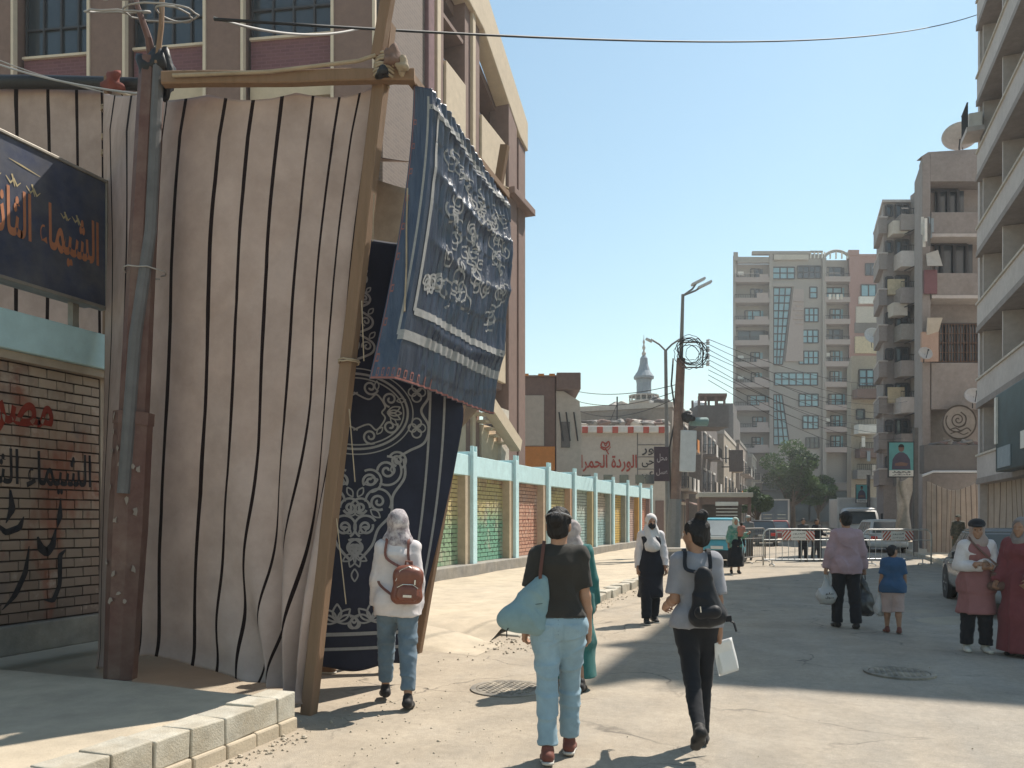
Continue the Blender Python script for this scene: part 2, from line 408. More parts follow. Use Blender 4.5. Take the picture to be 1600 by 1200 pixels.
# ------------------------------------------------------------------ school wall
m_teal = M('wall_teal_paint', (.52, .72, .745), rough=.7, var=.08, scale=4, bump=.2, bscale=30, col2=(.42, .59, .61), c2amt=.45, c2scale=3)
m_plaster = M('wall_beige_plaster', (.47, .39, .31), var=.12, bump=.25, bscale=30, col2=(.36, .29, .23), c2amt=.5, c2scale=1.5)
m_joint = M('dark_mortar', (.045, .03, .025), var=.2, bump=.2)
m_base = M('grey_plinth', (.22, .21, .195), var=.2, bump=.4, bscale=25, col2=(.34, .30, .24), c2amt=.6, c2scale=1.4)
def wall_brick_material(name, bands, bandax, mottle, seed, rand=.1):
    """painted bricks: bands = [(pos, colour)] along the Z of the wall, streaked and spotted with other paint"""
    m = bpy.data.materials.new(name); m.use_nodes = True; n = m.node_tree.nodes; L = m.node_tree.links; b = n['Principled BSDF']
    g = n.new('ShaderNodeNewGeometry'); sep = n.new('ShaderNodeSeparateXYZ'); L.new(g.outputs['Position'], sep.inputs[0])
    def noise(sc, det=6, stretch=(1, 1, 1), off=0):
        mp = n.new('ShaderNodeMapping'); mp.inputs['Scale'].default_value = stretch; mp.inputs['Location'].default_value = (off, off*1.7, off*.3); L.new(g.outputs['Position'], mp.inputs[0])
        t = n.new('ShaderNodeTexNoise'); t.inputs['Scale'].default_value = sc; t.inputs['Detail'].default_value = det; t.inputs['Roughness'].default_value = .62; L.new(mp.outputs[0], t.inputs['Vector']); return t.outputs[0]
    def mr(s, a, c, lo, hi):
        r = n.new('ShaderNodeMapRange'); L.new(s, r.inputs[0]); r.inputs[1].default_value = a; r.inputs[2].default_value = c; r.inputs[3].default_value = lo; r.inputs[4].default_value = hi; return r.outputs[0]
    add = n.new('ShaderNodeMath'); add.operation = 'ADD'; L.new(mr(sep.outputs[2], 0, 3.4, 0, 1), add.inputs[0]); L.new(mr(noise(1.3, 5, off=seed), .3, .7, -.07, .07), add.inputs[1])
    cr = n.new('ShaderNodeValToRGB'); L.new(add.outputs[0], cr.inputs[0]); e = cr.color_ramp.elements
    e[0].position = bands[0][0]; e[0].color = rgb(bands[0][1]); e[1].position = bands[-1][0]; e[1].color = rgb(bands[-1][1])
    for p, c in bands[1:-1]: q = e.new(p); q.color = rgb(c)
    c = cr.outputs[0]
    for i, (mc, lo, amt, sc, st) in enumerate(mottle):
        x = n.new('ShaderNodeMix'); x.data_type = 'RGBA'; L.new(mr(noise(sc, 4, st, seed+i*5.3), lo, lo+.1, 0, amt), x.inputs[0]); L.new(c, x.inputs[6]); x.inputs[7].default_value = rgb(mc); c = x.outputs[2]
    oi = n.new('ShaderNodeObjectInfo'); sc_ = n.new('ShaderNodeVectorMath'); sc_.operation = 'SCALE'; L.new(c, sc_.inputs[0]); L.new(mr(oi.outputs['Random'], 0, 1, 1-rand, 1+rand), sc_.inputs['Scale'])
    L.new(sc_.outputs[0], b.inputs['Base Color']); b.inputs['Roughness'].default_value = .8; b.inputs['Specular IOR Level'].default_value = .25
    bp = n.new('ShaderNodeBump'); bp.inputs['Strength'].default_value = .35; bp.inputs['Distance'].default_value = .006; L.new(noise(60, 5), bp.inputs['Height']); L.new(bp.outputs[0], b.inputs['Normal'])
    return m
WX = -7.85
# near wall: built brick by brick
nw = thing('school_wall', 'painted brick school wall with dark lettering and a teal coping at the left edge', 'wall', (WX, 5.6, 0))
NY0, NY1 = 4.55, 6.86
obj('backing', MB().box(WX-.35, WX-.025, NY0-2, NY1+.02, .2, 3.32), m_joint, nw, world=True)
obj('plinth', MB().box(WX-.3, WX+.07, NY0-2, NY1+.015, .15, .47), m_base, nw, world=True, bevel=.02)
obj('end_pier', MB().box(WX-.30, WX-.004, NY1+.024, NY1+.16, .2, 3.33), m_plaster, nw, world=True, bevel=.01)
obj('coping', MB().box(WX-.45, WX+.16, NY0-2, NY1+.42, 3.36, 3.77), m_teal, nw, world=True, bevel=.012)
obj('coping_soffit', MB().box(WX-.40, WX+.10, NY0-2, NY1+.25, 3.27, 3.357), m_plaster, nw, world=True)
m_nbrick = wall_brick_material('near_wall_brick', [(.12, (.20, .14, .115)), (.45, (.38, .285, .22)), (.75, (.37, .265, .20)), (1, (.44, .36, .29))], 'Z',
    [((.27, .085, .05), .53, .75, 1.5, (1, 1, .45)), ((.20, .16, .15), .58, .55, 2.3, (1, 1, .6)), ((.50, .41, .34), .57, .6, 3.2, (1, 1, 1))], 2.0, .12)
rows = 25; bh = (3.26-.48)/rows
for j in range(rows):
    y = NY1-.005-(.11 if j % 2 else 0.0); first = True; r = random.Random(j)
    if j % 2:
        l = .105; mb = MB().box(-.012, .012, -l/2, l/2, -bh/2+.008, bh/2-.008)
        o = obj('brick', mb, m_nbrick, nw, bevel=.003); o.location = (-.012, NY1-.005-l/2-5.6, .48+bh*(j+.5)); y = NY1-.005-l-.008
    while y > NY0:
        l = .222+r.uniform(-.008, .008)
        key = 'near_brick_mesh_%d' % r.randint(0, 4)
        me = bpy.data.meshes.get(key)
        if me is None:
            rr = random.Random(key); mb = MB().box(-.012, .012, -.105, .105, -bh/2+.010, bh/2-.010)
            mb.v = [(a, b_+rr.uniform(-.004, .004), c_+rr.uniform(-.004, .004)) for a, b_, c_ in mb.v]; me = mesh_from(mb, key, m_nbrick)
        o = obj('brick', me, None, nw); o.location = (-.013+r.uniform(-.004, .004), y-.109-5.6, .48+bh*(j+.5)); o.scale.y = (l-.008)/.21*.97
        y -= l
# painted writing on the near wall
m_ink = M('wall_black_paint', (.02, .02, .025), var=.3, bump=.1, col2=(.10, .08, .07), c2amt=.35, c2scale=9)
m_red = M('wall_red_paint', (.24, .035, .02), var=.3, bump=.1)
def on_wall(cy, cz, x=WX+.006, tilt=0.0):
    return lambda a, b_, c=0: (x+c-WX, cy+a*math.cos(tilt)-b_*math.sin(tilt)-5.6, cz+b_*math.cos(tilt)+a*math.sin(tilt))
lettering('lettering', 'الشيماء الثانوية', 1.62, .50, m_ink, nw, on_wall(5.93, 2.10), .016)
lettering('lettering', 'مصر', .70, .40, m_red, nw, on_wall(5.90, 2.66), .03)
mb = MB()
for pts, w in ([[(6.34, 1.83), (6.33, 1.62), (6.30, 1.50)], [.01, .07, .01]], [[(6.06, 1.40), (6.10, 1.27), (6.17, 1.22), (6.24, 1.30), (6.28, 1.48)], [.02, .09, .10, .08, .02]],
               [[(6.40, 1.24), (6.33, 1.18), (6.33, .85), (6.25, .68), (6.13, .70)], [.02, .06, .05, .06, .01]], [[(5.96, 1.30), (5.92, 1.02), (5.80, .78), (5.66, .64)], [.01, .06, .06, .01]],
               [[(5.75, 1.9), (5.77, 1.7), (5.7, 1.55)], [.02, .08, .01]], [[(5.6, 1.55), (5.7, 1.45), (5.85, 1.5), (5.9, 1.62)], [.01, .07, .07, .01]]):
    P = []; W = []
    for i in range(len(pts)-1):
        for k in range(6):
            t = k/6; P.append((pts[i][0]*(1-t)+pts[i+1][0]*t, pts[i][1]*(1-t)+pts[i+1][1]*t)); W.append(w[i]*(1-t)+w[i+1]*t)
    P.append(pts[-1]); W.append(w[-1])
    P = [P[0]]+[((P[i-1][0]+P[i][0]*2+P[i+1][0])/4, (P[i-1][1]+P[i][1]*2+P[i+1][1])/4) for i in range(1, len(P)-1)]+[P[-1]]
    mb = MB(); ribbon(mb, P, W, lambda a, b_: (.0075, a-5.6, b_)); obj('brush_stroke', mb, m_ink, nw)

# school name board standing on the near wall
m_board = M('sign_navy', (.045, .055, .095), rough=.35, var=.25, scale=3, bump=.05, spec=.5, col2=(.13, .125, .125), c2amt=.65, c2scale=2.4)
m_alu = M('sign_edge_metal', (.30, .27, .23), rough=.5, metal=.4, var=.2)
m_gold = M('sign_orange_letters', (.42, .17, .085), rough=.6, var=.15, bump=.05)
m_gold2 = M('sign_gold_marks', (.45, .36, .20), rough=.6, var=.15, bump=.05)
sb = thing('school_sign', 'dark blue school name board with orange lettering above the wall at the left', 'sign', (-7.62, 5.2, 3.77))
SX = .02
obj('panel', MB().box(-.06, SX, -1.75, 1.52, .30, 1.74), m_board, sb)
mb = MB().box(-.08, SX+.022, -1.78, 1.55, 1.74, 1.775); mb.box(-.08, SX+.022, -1.78, 1.55, .262, .30); mb.box(-.08, SX+.022, 1.52, 1.55, .30, 1.74)
obj('frame', mb, m_alu, sb, bevel=.006)
obj('back_box', MB().box(-.28, -.062, -1.72, 1.49, .30, 1.72), m_alu, sb)
for yy in (-1.2, .2, 1.25): obj('post', MB().box(-.2, -.12, yy-.04, yy+.04, -.1, .31), m_base, sb)
bp_ = lambda cy, cz: (lambda a, b_, c=0: (SX+.004+c, cy+a, cz+b_))
lettering('lettering', 'الشيماء الثانوية', 1.50, .66, m_gold, sb, bp_(.68, .92), .022)
for cy, cz, s in ((1.15, 1.16, .07), (1.0, 1.15, .06), (.62, 1.28, .08), (.40, 1.30, .08), (.2, 1.32, .07), (-.1, 1.3, .08), (-.5, 1.3, .08)):
    mb = MB(); ribbon(mb, [(cy-s, cz+s*.4), (cy-s*.4, cz-s*.3), (cy+s*.1, cz+s*.35), (cy+s*.5, cz-s*.4), (cy+s, cz+s*.2)], [.008, .025, .03, .025, .006], lambda a, b_: (SX+.0045, a, b_)); obj('vowel_mark', mb, m_gold2, sb)
    mb = MB(); ribbon(mb, [(cy-s*.2, cz+s*.9), (cy+s*.2, cz-s*.6)], [.02, .008], lambda a, b_: (SX+.0055, a, b_)); obj('vowel_mark', mb, m_gold2, sb)
mb = MB(); ribbon(mb, [(.35, 1.52), (.5, 1.50), (.7, 1.47)], [.004, .02, .004], lambda a, b_: (SX+.0045, a, b_)); obj('vowel_mark', mb, m_gold2, sb)

# far wall: bays between teal piers
fw = thing('school_wall', 'long school wall of painted brick bays between teal piers beyond the blue cloth', 'wall', (WX, 24, 0))
BY = [14.9+3.1*k for k in range(10)]
T1, T0 = 3.20, 2.68
schemes = [((.24, .35, .22), (.50, .40, .20), (.26, .17, .11)), ((.16, .34, .24), (.42, .36, .18), (.28, .16, .10)), ((.50, .28, .20), (.50, .30, .22), (.26, .14, .10)), ((.18, .38, .30), (.52, .44, .22), (.22, .17, .10)),
           ((.30, .42, .40), (.42, .46, .40), (.17, .24, .20)), ((.28, .42, .42), (.50, .42, .33), (.22, .20, .16)), ((.52, .36, .10), (.55, .38, .12), (.38, .20, .07)), ((.42, .30, .26), (.50, .36, .30), (.26, .18, .16)), ((.52, .20, .12), (.50, .24, .16), (.38, .12, .07)), ((.10, .22, .25), (.12, .24, .26), (.08, .14, .16))]
reveals = [(.45, .37, .27), (.45, .36, .25), (.50, .38, .27), (.52, .33, .22), (.46, .37, .21), (.33, .34, .29), (.30, .31, .27), (.50, .30, .09), (.28, .20, .19), (.42, .12, .06)]
for k in range(9):
    y0, y1 = BY[k], BY[k+1]
    lo, mid, hi = schemes[k]; mk = wall_brick_material('bay_brick_%d' % k, [(.1, lo), (.42, lo), (.58, mid), (.74, mid), (.80, hi), (1, hi)], 'Z',
        [((.62, .52, .42), .60, .5, 2.5, (1, 1, .7)), ((.14, .10, .09), .62, .6, 4.5, (1, 1, 1.4)), (tuple(.5*a+.2 for a in mid), .55, .5, 1.2, (1, 1, 1))], k*3.1, .0)
    mr_ = M('reveal_%d' % k, reveals[k], var=.12, bump=.2, col2=tuple(c*.7 for c in reveals[k]), c2amt=.5, c2scale=1.3)
    obj('bay_backing', MB().box(WX-.31, WX-.26, y0+.15, y1-.15, .45, T0), m_joint, fw, world=True)
    mb = MB(); rws = 20; h = (T0-.45)/rws
    for j in range(rws):
        y = y0+.12-(.13 if j % 2 else 0)
        while y < y1-.12:
            a, b_ = max(y, y0+.15), min(y+.25, y1-.15)
            if b_-a > .04:
                jx = random.uniform(-.004, .004); mb.box(WX-.265, WX-.232+jx, a+.006, b_-.006, .45+j*h+.009, .45+(j+1)*h-.009)
            y += .26
    o = obj('brick_facing', mb, mk, fw, world=True); o['kind'] = 'stuff'
    for ya, yb in ((y0+.075, y0+.152), (y1-.42, y1-.13)):
        obj('reveal', MB().box(WX-.31, WX-.02, ya, yb, .3, T0+.01), mr_, fw, world=True)
    # scribbled slogans on the bay
    mb = MB(); r = random.Random(k+50)
    for ln in range(7):
        zc = 1.95-ln*.19+r.uniform(-.03, .03); yy = y0+.35+r.uniform(0, .3)
        while yy < y1-.75:
            pts = [(yy+i*.035, zc+r.uniform(-.05, .05)) for i in range(r.randint(3, 6))]
            ribbon(mb, pts, .016, lambda a, b_: (WX-.226, a, b_))
            if r.random() < .4: ribbon(mb, [(yy+.03, zc-.02), (yy+.035, zc+.13)], .016, lambda a, b_: (WX-.2255, a, b_))
            yy += len(pts)*.035+r.uniform(.04, .2)
        if k not in (0, 1, 2, 3, 5): break
    o = obj('painted_slogan', mb, m_ink if k != 2 else m_red, fw, world=True); o['kind'] = 'stuff'
    obj('coping', MB().box(WX-.5, WX-.015, y0+.14, y1-.14, T0, T1), m_teal, fw, world=True, bevel=.012)
for k in range(10):
    y = BY[k]; obj('pier', MB().box(WX-.5, WX+.07, y-.13, y+.13, .2, T1+.10), m_teal, fw, world=True, bevel=.012)
    obj('pier_cap_post', MB().box(WX-.02, WX+.065, y+.075, y+.128, T1+.1, T1+.24), m_teal, fw, world=True)
    obj('pier_cap_post', MB().box(WX-.02, WX+.065, y-.128, y-.075, T1+.1, T1+.24), m_teal, fw, world=True)
obj('plinth', MB().box(WX-.5, WX+.14, BY[0]-2, BY[-1]+.3, .1, .45), m_base, fw, world=True, bevel=.02)
obj('end_return', MB().box(WX-3.5, WX-.02, BY[0]-.6, BY[0]-.14, .2, T1), m_plaster, fw, world=True)
# ------------------------------------------------------------------ school building behind the wall
m_sbrown = M('school_brown_render', (.215, .142, .118), var=.1, bump=.3, bscale=25, col2=(.18, .118, .098), c2amt=.5, c2scale=.6)
m_sbeige = M('school_beige_render', (.55, .45, .33), var=.08, bump=.2, bscale=25, col2=(.46, .37, .27), c2amt=.4, c2scale=.7)
m_sline = M('school_cream_trim', (.62, .52, .41), var=.06, bump=.1)
m_glass_d = glass_mat('dark_window_glass', (.035, .045, .055))
m_wframe = M('dark_window_frame', (.05, .05, .055), rough=.5, var=.1, bump=0)
def course_material(name, col, col2, bw, bhh, axis):
    m = bpy.data.materials.new(name); m.use_nodes = True; n = m.node_tree.nodes; L = m.node_tree.links; b = n['Principled BSDF']
    tc = n.new('ShaderNodeTexCoord'); s = n.new('ShaderNodeSeparateXYZ'); L.new(tc.outputs['Object'], s.inputs[0]); c = n.new('ShaderNodeCombineXYZ')
    L.new(s.outputs[axis], c.inputs[0]); L.new(s.outputs[2], c.inputs[1])
    t = n.new('ShaderNodeTexBrick'); L.new(c.outputs[0], t.inputs['Vector']); t.inputs['Color1'].default_value = rgb(col); t.inputs['Color2'].default_value = rgb(col2); t.inputs['Mortar'].default_value = rgb([x*1.35 for x in col])
    t.inputs['Scale'].default_value = 1; t.inputs['Brick Width'].default_value = bw; t.inputs['Row Height'].default_value = bhh; t.inputs['Mortar Size'].default_value = .012
    L.new(t.outputs[0], b.inputs['Base Color']); b.inputs['Roughness'].default_value = .85
    bp = n.new('ShaderNodeBump'); bp.inputs['Strength'].default_value = .4; bp.inputs['Distance'].default_value = .01; bp.invert = True; L.new(t.outputs[1], bp.inputs['Height']); L.new(bp.outputs[0], b.inputs['Normal'])
    return m
m_purple = course_material('purple_brick', (.14, .065, .075), (.17, .08, .085), .24, .085, 0)
m_purple_s = course_material('purple_brick_side', (.14, .108, .092), (.17, .13, .108), .24, .085, 1)
# front wing: local x along the facade, local -y towards the street corner where the camera stands
C1 = gnd(588, 18.2); A1 = gnd(-60, 19.6)
ang = math.atan2(C1.y-A1.y, C1.x-A1.x); Lf = (C1-A1).length
sch = thing('school_building', 'brown school block with purple brick panels rising behind the striped cloth', 'building', (C1.x, C1.y, 0), ang)
ZT = 20.2
obj('front_core', MB().box(-Lf-6, -.05, .32, 5.5, 0, ZT-.1), m_sbrown, sch)
pxs = lambda p: -(588-p)/648*Lf
piers = [(-25, 36), (160, 214), (340, 395), (530, 588)]
for a, b_ in piers:
    obj('pilaster', MB().box(pxs(a), pxs(b_), -.22, .315, 0, ZT), m_sbrown, sch, bevel=.02)
    for e in (pxs(a)-.055, pxs(b_)-.02):
        obj('pilaster_trim', MB().box(e, e+.07, -.26, -.12, 0, ZT-.02), m_sline, sch)
for a, b_ in ((36, 160), (214, 340), (395, 530)):
    x0, x1 = pxs(a)+.09, pxs(b_)-.09
    for st in range(5):
        zb = 12.35-3.35*3+3.35*st
        if zb < .3: continue
        obj('spandrel_beam', MB().box(x0, x1, .02, .3, zb-.62, zb-.005), m_sbeige, sch)
        obj('brick_spandrel', MB().box(x0, x1, .05, .31, zb, zb+.82), m_purple, sch)
        wz0, wz1 = zb+.83, zb+2.7
        w = obj('window', MB().box(x0, x1, .19, .22, wz0, wz1), m_glass_d, sch)
        mb = MB()
        for q in range(5): xx = x0+(x1-x0)*q/4; mb.box(xx-.025, xx+.025, .13, .188, wz0, wz1)
        for q in (0, .42, 1): zz = wz0+(wz1-wz0)*q; mb.box(x0, x1, .135, .187, zz-.025, zz+.025)
        obj('window_frame', mb, m_wframe, w)
        obj('sill', MB().box(x0, x1, -.02, .12, wz0-.03, wz0+.03), m_sline, sch)
# street wing: world-aligned, its facade runs along the street
SXW = -9.3
sw = thing('school_building', 'beige school wing with stepped parapet and recessed balconies above the blue cloth', 'building', (SXW, 22, 0))
B = lambda x0, x1, y0, y1, z0, z1: MB().box(x0-SXW, x1-SXW, y0-22, y1-22, z0, z1)
obj('core', B(-20, -11.2, 16.6, 25.6, 0, 18.5), m_sbrown, sw)
obj('brick_tower', B(-11.2, -9.25, 15.9, 18.05, 0, 21), m_purple_s, sw)
obj('corner_pier', B(-11.25, -9.15, 18.08, 18.45, 0, 21), M('purple_pier', (.17, .095, .10), bump=.2), sw, bevel=.03)
obj('wall', B(-11.3, -9.33, 18.5, 19.35, 0, 17.2), m_sbrown, sw)
obj('pier', B(-11.0, -9.22, 18.75, 18.98, 0, 17.2), m_sbeige, sw, bevel=.02)
for st in range(5):
    z = 12.75-3.2*3+3.2*st
    if st > 3: continue
    for ya, yb, zz in ((19.4, 20.75, z), (21.95, 24.0, z-.25)):
        obj('balcony_panel', B(-9.55, -9.27, ya, yb, zz, zz+1.62), m_sbeige, sw, bevel=.02)
        obj('balcony_floor', B(-11.2, -9.4, ya, yb, zz-.22, zz+.02), m_sbrown, sw)
        obj('rail', MB().beam((-.12, ya-22, zz+1.72), (-.12, yb-22, zz+1.72), .05), m_wframe, sw)
    obj('lintel', B(-11.2, -9.36, 19.4, 20.75, z+2.85, z+3.2-.23), m_sbrown, sw)
obj('wall', B(-11.3, -9.33, 20.8, 21.9, 0, 17.2), m_sbrown, sw)
obj('pier', B(-11.0, -9.24, 21.2, 21.42, 0, 17.2), m_sbeige, sw, bevel=.02)
obj('corner_pier', B(-9.9, -9.2, 24.1, 24.9, 0, 15.6), m_sbrown, sw, bevel=.02)
obj('corner_pier', B(-9.85, -9.25, 25.2, 25.9, 0, 15.0), m_sbrown, sw, bevel=.02)
# the parapet that steps down towards the far end
mb = MB().prism([(.12, 18.5-22, 17.2), (.12, 18.5-22, 21.6), (.12, 21.6-22, 18.3), (.12, 26.0-22, 15.75), (.12, 26.0-22, 14.75), (.12, 25.2-22, 14.9), (.12, 21.9-22, 16.7)], (-.5, 0, 0))
obj('parapet', mb, m_sbeige, sw, bevel=.03)
obj('roof_slab', MB().prism([(-2, 18.5-22, 17.0), (-2, 18.5-22, 17.3), (-2, 21.9-22, 16.6), (-2, 25.9-22, 14.9), (-2, 25.9-22, 14.6), (-2, 21.9-22, 16.3)], (1.6, 0, 0)), m_sbrown, sw)
obj('ledge', B(-10.0, -8.95, 24.0, 26.15, 12.45, 12.68), m_sbrown, sw, bevel=.02)
# stair canopy and white notice wall at its foot
obj('sign_wall', B(-9.7, -9.16, 23.3, 24.02, 3.4, 5.2), M('white_notice', (.55, .50, .43), bump=.2), sw)
mb = MB()
ribbon(mb, [(23.4, 4.5), (23.55, 4.3), (23.65, 4.55), (23.75, 4.75), (23.88, 4.7)], [.02, .06, .07, .05, .02], lambda a, b_: (.155, a-22, b_)); obj('painted_script', mb, m_ink, sw); mb = MB()
ribbon(mb, [(23.4, 4.75), (23.58, 4.5), (23.8, 4.28), (23.92, 4.3)], [.02, .06, .05, .02], lambda a, b_: (.158, a-22, b_))
obj('painted_script', mb, m_ink, sw)
obj('stair_stringer', MB().beam((.45, 19.5-22, 5.9), (.45, 23.9-22, 4.0), .35, .4), m_sbeige, sw)
for k in range(9): obj('stair_tread', MB().box(-.3, .26, 19.6+k*.42-22, 20.05+k*.42-22, 5.45-k*.18, 5.52-k*.18), m_sbeige, sw)

# ------------------------------------------------------------------ the screened entrance: posts, beams, cloths
m_wood = M('raw_timber', (.23, .145, .088), rough=.8, var=.3, scale=3, bump=.5, bscale=18, stretch=(6, 6, .5), col2=(.15, .09, .058), c2amt=.7, c2scale=3)
m_rope = M('jute_rope', (.34, .27, .19), var=.25, bump=.5, bscale=120)
m_black = M('black_wrap', (.018, .018, .02), rough=.5, var=.3, bump=.4, bscale=30)
def rough_timber(name, a, b_, w, h, seed, parent=None, mat=None):
    """squared timber with a slightly bowed, uneven section"""
    a, b_ = Vector(a), Vector(b_); d = b_-a; n = 26; r = SN(2.0, seed); up = Vector((0, 0, 1)) if abs(d.normalized().z) < .9 else Vector((0, 1, 0))
    sx = d.cross(up).normalized(); sz = sx.cross(d.normalized()); mb = MB()
    for i in range(n+1):
        t = i/n; p = a+d*t; off = sx*(.012*r.one(t*4, 1))+sz*(.012*r.one(t*4, 5)); ww = w/2*(1+.06*r.one(t*9, 9)); hh = h/2*(1+.06*r.one(t*9, 3)); q = .8
        for ex, ez in ((-1, -q), (-q, -1), (q, -1), (1, -q), (1, q), (q, 1), (-q, 1), (-1, q)): mb.v.append(tuple(p+off+sx*ex*ww+sz*ez*hh))
    for i in range(n):
        for k in range(8): mb._f((i*8+k, i*8+(k+1) % 8, (i+1)*8+(k+1) % 8, (i+1)*8+k))
    mb._f(tuple(range(7, -1, -1))); mb._f(tuple(n*8+k for k in range(8)))
    return obj(name, mb, mat or m_wood, parent, world=parent is not None)
PB, PT = at(479, 1120, 6.28), at(606, 40, 6.5)
PB.z = -.1
fr = thing('screen_frame', 'raw timber frame with a tall leaning post and crossbeam carrying the cloth screens', 'frame', (PB.x, PB.y, 0))
post = rough_timber('post', PB, PT, .115, .10, 1, fr)
post_dir = (PT-PB).normalized()
def on_post(z): return PB+(PT-PB)*((z-PB.z)/(PT.z-PB.z))
fwd = Vector((-math.sin(YAW), math.cos(YAW), 0)); rgt = Vector((math.cos(YAW), math.sin(YAW), 0))
# top extension of the post above the joint
rough_timber('post_extension', at(590, 90, 6.36), at(615, -60, 6.3), .10, .08, 2, fr)
beam = rough_timber('crossbeam', at(255, 124, 6.40), at(648, 120, 6.40), .085, .105, 3, fr)
beam_f = rough_timber('side_beam', at(640, 122, 6.42)+Vector((0, .0, .02)), at(792, 306, 8.62), .07, .08, 4, fr)
mb = MB(); mb.tube([at(270, 118, 6.33), at(420, 112, 6.33), at(560, 95, 6.34), at(612, 78, 6.34)], .016, 7); obj('rope', mb, m_rope, fr, world=True)
# knots of rag and rope at the joint
def wrap(name, c, axis, r, l, turns, mat, parent, rr=.011, seed=1):
    axis = axis.normalized(); x = axis.cross(Vector((0, 0, 1)) if abs(axis.z) < .9 else Vector((1, 0, 0))).normalized(); y = axis.cross(x); q = random.Random(seed)
    pts = []
    for i in range(turns*14+1):
        a = i*2*math.pi/14; pts.append(c+axis*(l*(i/(turns*14)-.5)+q.uniform(-.006, .006))+(x*math.cos(a)+y*math.sin(a))*(r*q.uniform(.96, 1.08)))
    return obj(name, MB().tube(pts, rr, 6), mat, parent, True, world=True)
wrap('rope_lashing', at(602, 108, 6.4), post_dir, .088, .2, 7, m_rope, fr, .012, 2)
m_rag = M('rag_cloth', (.20, .12, .09), var=.4, bump=.3, col2=(.10, .07, .06), c2amt=.7, c2scale=20)
def rag(name, c, size, seed, mat, parent):
    r = SN(9, seed); mb = MB(); n, m = 16, 12
    for j in range(m+1):
        th = math.pi*j/m
        for i in range(n):
            ph = 2*math.pi*i/n; d = Vector((math.sin(th)*math.cos(ph), math.sin(th)*math.sin(ph), math.cos(th)))
            k = 1+.55*r.one(*(d*.5)); mb.v.append(tuple(c+Vector((d.x*size[0], d.y*size[1], d.z*size[2]))*k))
    for j in range(m):
        for i in range(n): mb._f((j*n+i, j*n+(i+1) % n, (j+1)*n+(i+1) % n, (j+1)*n+i))
    return obj(name, mb, mat, parent, True, world=True)
rag('rag_knot', at(612, 92, 6.33), (.07, .07, .09), 3, m_rag, fr); rag('rag_knot', at(628, 104, 6.33), (.05, .05, .07), 4, m_rope, fr); rag('rag_knot', at(598, 112, 6.32), (.06, .05, .05), 5, m_black, fr)
wrap('rope_lashing', on_post(on_post(2.9).z), post_dir, .083, .03, 2, m_rope, fr, .007, 7)
for k in range(4):
    c = on_post(4.3-k*.9); obj('loose_cord', MB().tube([c+rgt*.06-fwd*.05, c+rgt*(.05+.03*k)-fwd*.06-Vector((0, 0, .4+.1*k))], .005, 5), m_rope, fr, world=True)
# far post of the blue cloth, with its plank end sticking up
rough_timber('far_post', gnd(650, 9.2)-Vector((0, 0, .1)), at(790, 228, 8.62), .09, .09, 8, fr)
wrap('rope_lashing', at(783, 300, 8.6), Vector((0, 0, 1)), .075, .09, 3, m_rope, fr, .01, 9)

# --- striped canvas screen
def stripe_material(name, base, dark, n_, width, wear, axis=0, transl=.28):
    m = M(name, base, rough=.9, var=.10, scale=3.0, bump=.35, bscale=160, col2=wear, c2amt=.75, c2scale=1.7, transl=transl, spec=.1, bdist=.003)
    n = m.node_tree.nodes; L = m.node_tree.links
    uv = n.new('ShaderNodeUVMap'); s = n.new('ShaderNodeSeparateXYZ'); L.new(uv.outputs[0], s.inputs[0])
    wn_ = n.new('ShaderNodeTexNoise'); wn_.inputs['Scale'].default_value = 3; L.new(uv.outputs[0], wn_.inputs['Vector'])
    mul = n.new('ShaderNodeMath'); mul.operation = 'MULTIPLY_ADD'; L.new(s.outputs[axis], mul.inputs[0]); mul.inputs[1].default_value = n_; L.new(wn_.outputs[0], mul.inputs[2])
    # wobble from the noise is small: scale it down first
    sc_ = n.new('ShaderNodeMath'); sc_.operation = 'MULTIPLY'; L.new(wn_.outputs[0], sc_.inputs[0]); sc_.inputs[1].default_value = .12; L.new(sc_.outputs[0], mul.inputs[2])
    fr_ = n.new('ShaderNodeMath'); fr_.operation = 'FRACT'; L.new(mul.outputs[0], fr_.inputs[0])
    lt = n.new('ShaderNodeMath'); lt.operation = 'LESS_THAN'; L.new(fr_.outputs[0], lt.inputs[0]); lt.inputs[1].default_value = width
    b = n['Principled BSDF']; src = b.inputs['Base Color'].links[0].from_socket
    x = n.new('ShaderNodeMix'); x.data_type = 'RGBA'; L.new(lt.outputs[0], x.inputs[0]); L.new(src, x.inputs[6]); x.inputs[7].default_value = rgb(dark)
    for l in list(src.links):
        if l.to_node != x: to = l.to_socket; L.remove(l); L.new(x.outputs[2], to)
    return m
m_stripe = stripe_material('striped_canvas', (.49, .378, .335), (.018, .010, .010), 1, .105, (.36, .265, .225), transl=.15)
def lerp_path(pts, u):
    k = u*(len(pts)-1); i = min(int(k), len(pts)-2); t = k-i; return pts[i]*(1-t)+pts[i+1]*t
def catmull(pts, u):
    n = len(pts)-1; k = u*n; i = min(int(k), n-1); t = k-i
    p0, p1, p2, p3 = pts[max(i-1, 0)], pts[i], pts[i+1], pts[min(i+2, n)]
    return .5*((2*p1)+(p2-p0)*t+(2*p0-5*p1+4*p2-p3)*t*t+(3*p1-p0-3*p2+p3)*t**3)
top = [at(160, 140, 9.4), at(222, 140, 7.5), at(262, 140, 6.75), at(350, 143, 6.52), at(450, 143, 6.50), at(540, 138, 6.50), at(604, 128, 6.52)]
bot = [at(160, 1042, 8.3), at(188, 1040, 7.3), at(232, 1022, 7.1), at(310, 1040, 6.85), at(390, 1062, 6.55), at(445, 1075, 6.42), at(486, 1098, 6.32)]
